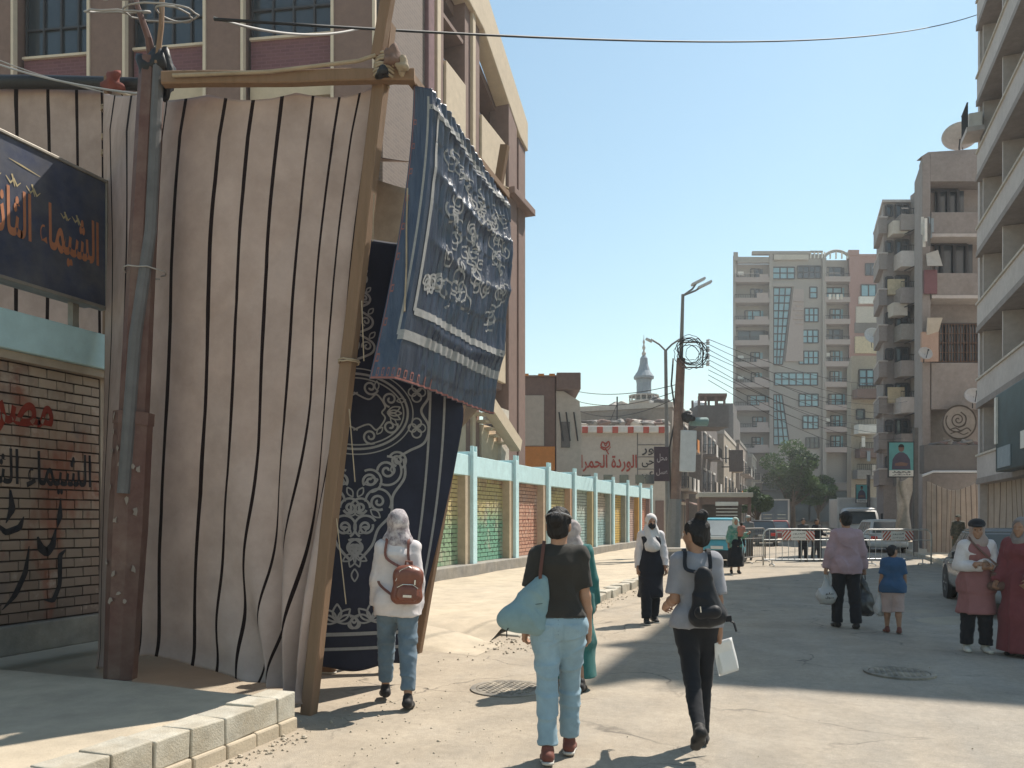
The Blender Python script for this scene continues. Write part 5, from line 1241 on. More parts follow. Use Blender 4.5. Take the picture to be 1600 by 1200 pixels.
for k in range(5): obj('hanging_cloth', B3(X, Z, 1338+k*8, 1343+k*8, 684+(k % 3)*22, 700+(k % 3)*22, -1.35, -1.28), (m_white, m_slate, m_cream)[k % 3], t)

# satellite dishes
m_dish = M('dish_grey', (.42, .40, .385), rough=.5, var=.15, bump=.05)
def dish(px, py, d, r_, label, tilt, az):
    p = at(px, py, d); t = thing('satellite_dish', label, 'satellite dish', tuple(p), az)
    mb = MB(); n, m = 28, 7
    for j in range(m+1):
        for i in range(n):
            rr = r_*j/m; a = 2*math.pi*i/n; mb.v.append((rr*math.cos(a), (rr/r_)**2*r_*.28, rr*math.sin(a)))
    for j in range(m):
        for i in range(n): mb._f((j*n+i, j*n+(i+1) % n, (j+1)*n+(i+1) % n, (j+1)*n+i))
    o = obj('reflector', mb, m_dish, t, True); o.rotation_euler = (tilt, 0, 0); o.modifiers.new('thickness', 'SOLIDIFY').thickness = .03
    mb = MB().tube([(0, -.0, 0), (0, -.25*r_, -.6*r_), (0, -.1, -1.25*r_)], .04*max(.6, r_), 7); obj('mount', mb, m_iron_r, t)
    a = Vector((0, 0, -r_*.9)); c = Vector((0, r_*1.0, 0)); rm = Matrix.Rotation(tilt, 4, 'X')
    mb = MB().tube([rm @ a, rm @ c], .02, 5); mb.tube([rm @ c, rm @ (c+Vector((0, .15*r_, 0)))], .06*r_+.02, 8); obj('feed_arm', mb, m_iron_r, t)
dish(1500, 217, 38, .82, 'large grey satellite dish tilted skywards on the roof of the taupe block', R(62), R(-20))
dish(1521, 620, 36.2, .42, 'round dish fixed above the carved emblem on the right', R(25), R(190))
dish(1445, 553, 36.4, .32, 'small dish in front of the pink panel of the taupe block', R(20), R(200))
dish(1363, 526, 83.5, .95, 'far dish on the cream wall beside the red tower corner', R(20), R(200))

# posters on posts
def poster(name, px, p0, p1, q0, q1, d, label, man=True):
    s = d/F; t = thing(name, label, 'poster', tuple(gnd(px, d)), YAW); x0, x1, z0, z1 = (p0-px)*s, (p1-px)*s, CAMZ+(810-q1)*s, CAMZ+(810-q0)*s
    obj('post', MB().box((p1-px)*s+.04, (p1-px)*s+.2, .02, .18, 0, z1+.6), m_dkgrey, t)
    obj('board', MB().box(x0, x1, -.03, .03, z0, z1), m_wframe, t)
    w, h = x1-x0, z1-z0; b_ = .04*w
    obj('teal_sheet', MB().box(x0+b_, x1-b_, -.036, -.031, z0+b_, z1-b_), M('poster_teal', (.13, .36, .36), var=.2, scale=1.0, bump=0, rough=.5), t)
    cx = (x0+x1)/2
    def sil(pts, mat, y, nm):
        obj(nm, MB().prism([(cx+a*w, y, z0+b2*h) for a, b2 in pts], (0, .0015, 0)), mat, t)
    m_p = M('poster_shirt', (.10, .085, .12), bump=0, var=.1); m_s = M('poster_skin', (.22, .13, .10), bump=0, var=.1)
    sil([(-.36, .22), (-.33, .50), (-.22, .63), (-.08, .70), (.08, .70), (.22, .63), (.33, .50), (.36, .22)], m_p, -.0385, 'printed_shirt')
    sil([(.11*math.cos(a), .81+.10*math.sin(a)) for a in [i*2*math.pi/16 for i in range(16)]], m_s, -.0405, 'printed_head')
    sil([(.115*math.cos(a), .84+.09*math.sin(a)) for a in [math.pi*i/10 for i in range(11)]], M('poster_hair', (.03, .025, .025), bump=0), -.0425, 'printed_hair')
    sil([(-.24, .32), (.2, .32), (.26, .39), (.0, .43), (-.24, .39)], m_s, -.0405, 'printed_arms')
    obj('white_band', MB().box(x0+b_, x1-b_, -.0415, -.0395, z0+b_, z0+.2*h), m_white, t)
    for k in range(2):
        lettering('lettering', ('محمد', 'شكر')[k] if 'ك' in FORMS else 'سلام', w*.7, h*.06, m_ink, t, lambda a, b2, c=0: (cx+a, -.044-c, z0+(.155-.075*k)*h+b2), .02)
poster('poster', 1407, 1387, 1428, 690, 746, 33, 'teal poster of a man in a dark shirt on a post at the right')
poster('poster', 1346, 1337, 1355, 757, 786, 48, 'small teal poster hung low beyond the white truck')

# striped canvas entrance on the right-hand side
m_stripe2 = stripe_material('striped_canvas_pale', (.47, .39, .325), (.15, .105, .09), 1, .12, (.40, .33, .27), transl=.1)
def rcanvas(p0, p1, d0, d1, qt, qb, seed, ns, label, dip=0):
    nn, n2 = SN(3, seed, aniso=(1, 1, .3)), SN(9, seed+1, aniso=(1, 1, .2))
    def fn(u, v):
        d = d0+(d1-d0)*u; a, b_ = at(p0+(p1-p0)*u, qt+dip*math.sin(math.pi*u)**1.4, d), at(p0+(p1-p0)*u, qb, d); b_.z = .03+.02*math.sin(u*20)
        p = a*(1-v)+b_*v; return p+fwd*(.12*nn.one(u*5, 0, v*3)+.03*n2.one(u*5, 1, v*2))+rgt*.05*nn.one(u*5, 5, v*3)
    o = obj('striped_cloth', MB().grid(fn, 90, 50, lambda u, v: (u*ns, v)), m_stripe2, None, True); o.modifiers.new('thickness', 'SOLIDIFY').thickness = .006
    return tag(o, label, 'cloth screen')
rcanvas(1446, 1534, 33.4, 32.2, 752, 868, 71, 11, 'sagging beige striped canvas under the emblem across the right side', 14)
rcanvas(1536, 1660, 30.5, 21.0, 742, 880, 72, 14, 'striped canvas running along the right block behind the parked saloon')
def drape(u, v):
    n_ = SN(4, 88); a = at(1396+38*u, 738+14*math.sin(u*3), 33.8); b_ = at(1402+30*u*(1-.2*u), 846, 33.8); p = a*(1-v)+b_*v
    return p+fwd*(.25*n_.one(u*2, 1, v))+rgt*(.25*n_.one(u*1.5, 4, v*2)*(1-.3*v)-.5*math.sin(v*2.2)*u*.5)
o = obj('torn_drape', MB().grid(drape, 40, 50), M('dirty_white_cloth', (.44, .40, .35), var=.2, bump=.2, col2=(.3, .26, .22), c2amt=.6, c2scale=1), None, True); o.modifiers.new('thickness', 'SOLIDIFY').thickness = .006
tag(o, 'torn dirty white drape hanging below the teal poster of a man', 'cloth')
# ------------------------------------------------------------------ vehicles
m_tyre = M('tyre_rubber', (.02, .02, .02), rough=.9, var=.2, bump=.2)
m_rim = M('wheel_rim', (.35, .35, .35), rough=.4, metal=.6, var=.2, bump=0)
m_cglass = glass_mat('car_glass', (.06, .08, .09), rough=.06)
m_chrome = M('chrome_trim', (.55, .55, .55), rough=.25, metal=.9, var=.1, bump=0)
m_lamp_w = M('headlamp_lens', (.62, .62, .6), rough=.15, var=.05, bump=0, spec=.7)
m_lamp_r = M('tail_lamp_lens', (.45, .02, .015), rough=.25, var=.1, bump=0, spec=.6)
m_plate = M('number_plate', (.65, .64, .60), rough=.5, var=.1, bump=0)
m_bump = M('black_bumper', (.035, .035, .038), rough=.7, var=.2, bump=.1)
def paint(name, col, rough=.3): return M(name, col, rough=rough, var=.12, scale=1.5, bump=.02, spec=.6, col2=tuple(c*.8+.06 for c in col), c2amt=.4, c2scale=2)
def wheel(parent, x, y, r, w):
    t = obj('wheel', MB().lathe([(r*.62, -w/2), (r*.92, -w/2), (r, -w*.36), (r, w*.36), (r*.92, w/2), (r*.62, w/2)], n=28, axis='X'), m_tyre, parent); t.location = (x, y, r)
    s = 1 if x > 0 else -1
    mb = MB().lathe([(r*.62, -w*.30), (r*.62, w*.47*1), (r*.55, w*.48), (r*.5, w*.3), (r*.15, w*.36), (.02, w*.4)], n=20, axis='X')
    if s < 0: mb.v = [(-a, b_, c) for a, b_, c in mb.v]
    for k in range(6):
        a = k*math.pi/3; mb.beam((s*w*.38, .1*r*math.cos(a), .1*r*math.sin(a)), (s*w*.42, .58*r*math.cos(a), .58*r*math.sin(a)), .05, .03)
    obj('rim', mb, m_rim, t)
def loft(secs, n=20, pw=4.0):
    """secs: (y, half width, z0, z1); rounded-rectangle sections along y"""
    mb = MB()
    for y, hw, z0, z1 in secs:
        cz, hz = (z0+z1)/2, (z1-z0)/2
        for k in range(n):
            a = 2*math.pi*(k+.5)/n; c, s = math.cos(a), math.sin(a)
            mb.v.append((hw*math.copysign(abs(c)**(2/pw), c), y, cz+hz*math.copysign(abs(s)**(2/pw), s)))
    for i in range(len(secs)-1):
        for k in range(n): mb._f((i*n+k, i*n+(k+1) % n, (i+1)*n+(k+1) % n, (i+1)*n+k))
    mb._f(tuple(reversed(range(n)))); mb._f(tuple((len(secs)-1)*n+k for k in range(n)))
    return mb
def car(name, label, cat, loc, yaw, col, L=4.3, W=1.72, H=1.42, hatch=False, rough=.3, lower=None, boot=.95, hood=1.15, belt=.88, seg=True, group=None):
    t = thing(name, label, cat, loc, yaw, group); pm = paint('paint_'+'_'.join('%d' % (c*100) for c in col), col, rough); hw = W/2; a, b_ = -L/2, L/2
    bt = belt-.02 if not hatch else belt
    body = obj('body', loft([(a, hw*.80, .34, .66), (a+.04, hw*.90, .27, bt-.1), (a+.25, hw*.97, .22, bt), (a+boot, hw, .20, belt), (0, hw, .19, belt), (b_-hood, hw, .20, belt), (b_-.55, hw*.98, .22, belt-.10), (b_-.15, hw*.92, .26, belt-.22), (b_-.02, hw*.82, .32, .62)], 28, 5.0), pm, t, True)
    y0, y1 = (a+(.10 if hatch else boot*.75)), b_-hood*.92; r0, r1 = y0+(.35 if hatch else .55), y1-.72; wr = hw*.74; wb = hw*.95; zr = H-.06
    A = [Vector((-wb, y0, belt-.04)), Vector((wb, y0, belt-.04)), Vector((wb, y1, belt-.04)), Vector((-wb, y1, belt-.04))]; T = [Vector((-wr, r0, zr)), Vector((wr, r0, zr)), Vector((wr, r1, zr)), Vector((-wr, r1, zr))]
    mb = MB(); mb.v = [tuple(v) for v in A+T]; mb.mi = [0]*5; mb.f = [(0, 1, 5, 4), (1, 2, 6, 5), (2, 3, 7, 6), (3, 0, 4, 7), (4, 5, 6, 7)]
    obj('cabin', mb, pm, t, bevel=.03)
    obj('roof', loft([(r0-.02, wr*.96, zr-.02, zr+.02), (r0+.2, wr*1.0, zr-.02, zr+.055), ((r0+r1)/2, wr*1.01, zr-.02, zr+.065), (r1-.15, wr, zr-.02, zr+.05), (r1+.02, wr*.95, zr-.02, zr+.015)], 16, 3.5), pm, t, True)
    def pane(nm, q, mgn, split=None):
        c0, c1, c2, c3 = q; nrm = (c1-c0).cross(c3-c0).normalized(); cen = (c0+c1+c2+c3)/4
        if nrm.dot(cen-Vector((0, (y0+y1)/2, belt+.2))) < 0: nrm = -nrm
        def P(u, v): return (c0*(1-u)+c1*u)*(1-v)+(c3*(1-u)+c2*u)*v
        for u0, u1 in (split or [(mgn, 1-mgn)]):
            pts = [P(u0, .13), P(u1, .13), P(u1, .90), P(u0, .90)]
            obj(nm, MB().prism([p+nrm*.004 for p in pts], nrm*.006), m_cglass, t)
    pane('rear_window', (A[0], A[1], T[1], T[0]), .07); pane('windscreen', (A[2], A[3], T[3], T[2]), .05)
    pane('side_window', (A[1], A[2], T[2], T[1]), .06, [(.08, .44), (.48, .90)]); pane('side_window', (A[3], A[0], T[0], T[3]), .06, [(.10, .52), (.56, .92)])
    for x in (-hw+.10, hw-.10):
        for y in (a+.78, b_-.82): wheel(t, x+(.005 if x > 0 else -.005), y, .31, .19)
        obj('wheel_arch', MB().lathe([(.37, -.04), (.37, .04), (.02, .04)], (0, 0, 0), 20, 'X'), m_bump, t, loc=(x+(.065 if x > 0 else -.065), a+.78, .31)); obj('wheel_arch', MB().lathe([(.37, -.04), (.37, .04), (.02, .04)], (0, 0, 0), 20, 'X'), m_bump, t, loc=(x+(.065 if x > 0 else -.065), b_-.82, .31))
        s = 1 if x > 0 else -1
        obj('headlight', MB().box(-.17, .17, -.06, .05, -.075, .075), m_lamp_w, t, bevel=.03, loc=(s*(hw-.30), b_-.08, .60), rot=(R(-18), 0, -s*R(14)))
        obj('tail_light', MB().box(-.14, .14, -.05, .05, -.09, .09), m_lamp_r, t, bevel=.025, loc=(s*(hw-.24), a+.035, .68), rot=(0, 0, s*R(8)))
        m_ = obj('mirror', MB().box(-.09, .09, -.05, .05, -.06, .06), m_bump, t, bevel=.03, loc=(s*(hw+.08), y1-.42, belt+.07))
        for yy in (-.05, -.85): obj('door_handle', MB().box(-.02, .02, -.07, .07, -.012, .012), m_chrome, t, loc=(s*(hw*.992), yy, belt-.14))
    obj('front_bumper', loft([(b_-.18, hw*.93, .22, .50), (b_-.02, hw*.90, .23, .50), (b_+.06, hw*.72, .26, .46)], 20, 5), pm if lower is None else lower, t, True)
    obj('rear_bumper', loft([(a-.06, hw*.74, .27, .50), (a+.0, hw*.90, .24, .54), (a+.16, hw*.93, .22, .54)], 20, 5), pm if lower is None else lower, t, True)
    obj('grille', MB().box(-.36, .36, b_-.03, b_+.012, .53, .66), m_bump, t, bevel=.01); 
    for k in range(3): obj('grille_bar', MB().box(-.35, .35, b_+.004, b_+.02, .55+k*.035, .565+k*.035), m_chrome, t)
    obj('number_plate', MB().box(-.2, .2, b_+.05, b_+.068, .30, .42), m_plate, t); obj('number_plate', MB().box(-.2, .2, a-.065, a-.02, .58, .68), m_plate, t)
    return t, A, T, pm
# parked saloon at the right, nose to the camera
car('parked_car', 'shiny dark grey saloon parked at the right behind the woman in a cap', 'car', (3.55, 16.3, 0), R(180)-.02, (.16, .16, .165), rough=.22)
# blue car in front of the kiosk
t, A, T, pm = car('parked_car', 'turquoise and white old car parked by the left kerb below the kiosk', 'car', tuple(gnd(1126, 27.6)), R(2), (.06, .33, .42), L=4.0, W=1.68, H=1.62, hatch=True, belt=.98, lower=m_bump, rough=.4)
mb = MB().box(-.80, .80, -2.03, -1.96, .90, 1.0); obj('white_band', mb, paint('white_car_band', (.62, .64, .63)), t, bevel=.02)
mb = MB().prism([(-.78, -1.93, 1.02), (.78, -1.93, 1.02), (.64, -1.60, 1.52), (-.64, -1.60, 1.52)], (0, -.02, .01)); obj('tailgate', mb, paint('white_car_band', (.62, .64, .63)), t)
car('parked_car', 'black hatchback beyond the bent barrier on the left', 'car', tuple(gnd(1190, 46)), R(3), (.03, .03, .034), hatch=True, H=1.5)
car('parked_car', 'dark red car with pale roof ahead of the black hatchback', 'car', tuple(gnd(1216, 56)), R(3), (.30, .05, .045), H=1.46)
car('parked_car', 'silver estate car behind the right-hand crowd barrier', 'car', tuple(gnd(1372, 38)), R(8), (.42, .46, .47), hatch=True, H=1.55, L=4.4, W=1.8)
def truck(label, loc, yaw, W, H, Lb, boxcol, framecol, facing_us):
    t = thing('box_truck', label, 'truck', loc, yaw); hw = W/2; pm = paint('truck_%d' % int(boxcol[2]*1000), boxcol, .5); fm = paint('truck_frame_%d' % int(framecol[2]*1000), framecol, .5)
    obj('cargo_box', MB().box(-hw, hw, -Lb/2, Lb/2, .95, H), pm, t, bevel=.03)
    for y in (-Lb/2-.03, Lb/2+.03):
        mb = MB()
        for x in (-hw, hw): mb.box(x-.07, x+.07, y-.03, y+.03, .9, H+.06)
        mb.box(-hw+.07, hw-.07, y-.03, y+.03, H-.06, H+.06); mb.box(-hw+.07, hw-.07, y-.03, y+.03, .88, .98); obj('box_frame', mb, fm, t)
    for x in (-hw*.5, hw*.5):
        d = obj('rear_door', MB().box(x-hw*.44, x+hw*.44, -Lb/2-.05, -Lb/2-.005, 1.05, H-.12), pm, t, bevel=.01)
        for z in (1.3, 1.6, 1.9): obj('door_bar', MB().box(x-hw*.3, x+hw*.3, -Lb/2-.075, -Lb/2-.052, z, z+.04), m_chrome, d)
    cab = obj('cab', loft([(Lb/2+.1, hw*.94, .45, H*.80), (Lb/2+.9, hw*.95, .42, H*.80), (Lb/2+1.35, hw*.94, .42, H*.72), (Lb/2+1.75, hw*.90, .42, 1.25), (Lb/2+1.85, hw*.86, .45, 1.1)], 24, 6), fm, t, True)
    mb = MB().prism([(-hw*.8, Lb/2+1.80, 1.28), (hw*.8, Lb/2+1.80, 1.28), (hw*.74, Lb/2+1.42, H*.70), (-hw*.74, Lb/2+1.42, H*.70)], (0, .03, .02)); obj('windscreen', mb, m_cglass, cab)
    obj('sun_visor', MB().box(-hw*.75, hw*.75, Lb/2+1.35, Lb/2+1.7, H*.73, H*.76), fm, cab)
    for s in (-1, 1):
        obj('headlight', MB().box(s*hw*.6-.14, s*hw*.6+.14, Lb/2+1.83, Lb/2+1.9, .68, .86), m_lamp_w, t, bevel=.02); obj('tail_light', MB().box(s*hw*.8-.1, s*hw*.8+.1, -Lb/2-.1, -Lb/2-.03, .72, .86), m_lamp_r, t)
        obj('mirror', MB().box(s*(hw+.1)-.06, s*(hw+.1)+.06, Lb/2+1.45, Lb/2+1.5, 1.5, 1.9), m_bump, t)
        wheel(t, s*(hw-.14), -Lb/2+.7, .40, .24); wheel(t, s*(hw-.14), Lb/2+1.1, .40, .24)
    obj('chassis', MB().box(-hw*.5, hw*.5, -Lb/2, Lb/2+1.2, .5, .94), m_bump, t); obj('bumper', MB().box(-hw*.92, hw*.92, Lb/2+1.84, Lb/2+1.96, .42, .62), m_bump, t)
    return t
truck('blue box truck with white-framed rear doors waiting down the street', tuple(gnd(1210, 68)), R(2), 2.3, 3.2, 4.0, (.10, .15, .20), (.60, .60, .58), False)
truck('white box truck with a sun visor facing the camera behind the barriers', tuple(gnd(1331, 50)), R(186), 2.15, 2.85, 3.4, (.52, .51, .49), (.55, .54, .52), True)

# kiosk
t, X, Z, s = facing('kiosk', 'dark timber kiosk with a pale flat roof behind the turquoise car', 'kiosk', 1118, 33)
obj('roof', B3(X, Z, 1080, 1162, 771, 778, -1.3, 1.4), m_cream, t, bevel=.02); obj('fascia', B3(X, Z, 1083, 1159, 778.5, 789, -1.2, -1.1), m_brownw, t)
for p in (1084, 1158):
    for y in (-1.15, 1.2): obj('post', MB().box(X(p)-.06, X(p)+.06, y-.05, y+.05, 0, Z(778)), m_brownw, t)
obj('back_wall', B3(X, Z, 1086, 1156, 780, 880, 1.0, 1.1), m_dkgrey, t); obj('side_wall', B3(X, Z, 1084.5, 1088, 780, 880, -1.0, 1.0), m_brownw, t); obj('counter', B3(X, Z, 1092, 1150, 846, 880, -.9, -.4), m_brownw, t)
obj('menu_board', B3(X, Z, 1106, 1140, 785, 791, -1.26, -1.21), m_white, t); 
for k in range(3): obj('shelf_rail', MB().box(X(1107), X(1139), -1.25, -1.22, Z(796+k*5), Z(794.6+k*5)), m_white, t)

# stone bench and slabs by the pole
bn = thing('stone_bench', 'low broken concrete bench on the pavement beside the coiled pole', 'bench', tuple(at(1055, 852, 25.6)*1), YAW); bn.location.z = .16
obj('seat', MB().box(-.55, .6, -.2, .2, .34, .46), m_cream, bn, bevel=.02)
for x in (-.4, .4): obj('leg', MB().box(x-.1, x+.1, -.17, .17, 0, .338), m_grey, bn, bevel=.02)

# ------------------------------------------------------------------ crowd barriers
m_gal = M('galvanised_tube', (.48, .48, .47), rough=.45, metal=.5, var=.2, bump=.05)
m_gal_d = M('dull_tube', (.22, .21, .20), rough=.6, metal=.3, var=.2, bump=.05)
def barrier(label, loc, yaw, W, H, signs, mat, lean=0.0):
    t = thing('crowd_barrier', label, 'barrier', loc, yaw, 'crowd barriers across the street'); hw = W/2; r_ = .22
    pts = [(-hw, 0, .02), (-hw, 0, H-r_)]+[(-hw+r_-r_*math.cos(a), 0, H-r_+r_*math.sin(a)) for a in [R(15*i) for i in range(1, 7)]]
    pts += [(hw-r_+r_*math.sin(a), 0, H-r_+r_*math.cos(a)) for a in [R(15*i) for i in range(0, 7)]]+[(hw, 0, .02)]
    obj('frame', MB().tube(pts, .026, 8), mat, t, True)
    obj('bottom_rail', MB().tube([(-hw, 0, .22), (hw, 0, .22)], .02, 7), mat, t); obj('upper_rail', MB().tube([(-hw, 0, H-.36), (hw, 0, H-.36)], .016, 7), mat, t)
    n = 11
    for i in range(1, n): x = -hw+W*i/n; obj('bar', MB().tube([(x, 0, .22), (x, 0, H-.02)], .011, 6), mat, t)
    for x in (-hw*.75, hw*.75): obj('foot', MB().tube([(x, -.28, .02), (x, -.2, .06), (x, .2, .06), (x, .28, .02)], .02, 6), mat, t); obj('foot_post', MB().tube([(x, 0, .06), (x, 0, .22)], .02, 6), mat, t)
    if signs:
        z0, z1 = H-.36, H-.06
        obj('panel', MB().box(-.24, .24, -.045, -.03, z0, z1), m_white, t)
        lettering('lettering', 'الشرطة' if 'ط' in FORMS else 'المرور', .40, .07, m_ink, t, lambda a, b_, c=0: (a, -.05-c, z1-.09+b_), .01); lettering('lettering', 'قسم المرور', .40, .06, m_ink, t, lambda a, b_, c=0: (a, -.05-c, z0+.08+b_), .01)
        for s in (-1, 1):
            x0, x1 = (.25*s, .53*s) if s > 0 else (-.53, -.25)
            p = obj('hazard_plate', MB().box(x0, x1, -.045, -.03, z0, z1), m_white, t)
            h = z1-z0; n_ = 3; st_ = (x1-x0)/n_*1.25
            for k in range(-2, n_+2):
                c = x0+st_*k; w = st_*.5; sh = h*.8*-s
                poly = [(c, z0), (c+w, z0), (c+w+sh, z1), (c+sh, z1)]
                for lim, keep in ((x0, 1), (x1, -1)):
                    out = []
                    for i in range(len(poly)):
                        (ax_, az_), (bx_, bz_) = poly[i], poly[(i+1) % len(poly)]; ia, ib = (ax_-lim)*keep >= 0, (bx_-lim)*keep >= 0
                        if ia: out.append((ax_, az_))
                        if ia != ib: q = (lim-ax_)/(bx_-ax_); out.append((lim, az_+(bz_-az_)*q))
                    poly = out
                if len(poly) >= 3: obj('red_stripe', MB().prism([(q[0], -.047, q[1]) for q in poly], (0, -.004, 0)), m_redp, p)
    return t
barrier('crowd barrier with two striped plates left of the man in pink', tuple(gnd(1247, 25.8)), YAW+R(-3), 2.30, 1.24, True, m_gal)
barrier('crowd barrier with two striped plates right of the man in pink', tuple(gnd(1402, 26.2)), YAW+R(2), 2.35, 1.22, True, m_gal)
barrier('bare leaning barrier turned sideways next to the turquoise car', tuple(gnd(1178, 27.6)), YAW+R(48), 1.9, 1.24, False, m_gal_d)

# ------------------------------------------------------------------ trees
m_leaf = [M('leaf_%d' % k, c, rough=.6, var=.25, bump=0, spec=.35, transl=.25, rand=0) for k, c in enumerate(((.055, .105, .035), (.08, .135, .045), (.04, .075, .03)))]
m_bark = M('bark', (.12, .09, .065), var=.3, bump=.6, bscale=12)
def tree(label, base, H, rx, rz, trunk_h, nleaf, leaf, seed, lighter=False):
    r = np.random.default_rng(seed); t = thing('street_tree', label, 'tree', base)
    mb = MB(); mb.tube([(0, 0, -.1), (.08, .05, trunk_h*.5), (.02, 0, trunk_h), (0, .1, trunk_h+rz*.6)], [H*.035, H*.028, H*.024, H*.012], 9)
    obj('trunk', mb, m_bark, t, True)
    cz = H-rz; cl = []
    for k in range(26):
        d = r.normal(size=3); d /= np.linalg.norm(d); q = r.uniform(.45, .98); c = np.array([d[0]*rx*q, d[1]*rx*q, cz+d[2]*rz*q*(1 if d[2] > 0 else .75)]); cl.append((c, r.uniform(.22, .42)*rx))
        if k < 14: obj('limb', MB().tube([(0, 0, trunk_h*.85), tuple(np.array([0, 0, trunk_h])*.4+c*.5), tuple(c)], [H*.014, H*.009, H*.003], 6), m_bark, t)
    per = nleaf//len(cl)
    for mi in range(3):
        V = []; Fc = []
        for i, (c, cr) in enumerate(cl):
            if i % 3 != mi: continue
            d = r.normal(size=(per, 3)); d /= np.linalg.norm(d, axis=1)[:, None]; rad = cr*r.uniform(.35, 1.12, per)**.6
            P = c+d*rad[:, None]*np.array([1, 1, .72]); a = r.normal(size=(per, 3))+d*.6; a /= np.linalg.norm(a, axis=1)[:, None]; b_ = np.cross(a, r.normal(size=(per, 3))); b_ /= np.linalg.norm(b_, axis=1)[:, None]
            l = leaf*r.uniform(.6, 1.3, per)[:, None]
            o = len(V); q = np.stack([P-a*l, P+b_*l*.42, P+a*l, P-b_*l*.42], 1).reshape(-1, 3); V += q.tolist(); Fc += [(o+4*k, o+4*k+1, o+4*k+2, o+4*k+3) for k in range(per)]
        m = MB(); m.v = V; m.f = Fc; m.mi = [0]*len(Fc); o = obj('crown', m, m_leaf[(mi+(1 if lighter else 0)) % 3], t); o['kind'] = 'stuff'
    return t
tree('broad dark green tree in front of the apartment tower', tuple(gnd(1238, 76)), 8.6, 3.1, 2.9, 3.2, 15000, .15, 1)
tree('smaller tree crown pressed against the right side of the broad dark tree', tuple(gnd(1278, 84)), 6.2, 1.9, 1.9, 2.4, 6000, .16, 2)
tree('small sunlit yellow-green bushy tree beside the kiosk', tuple(gnd(1183, 47)), 3.6, 1.15, 1.0, 1.8, 6000, .085, 3, True)
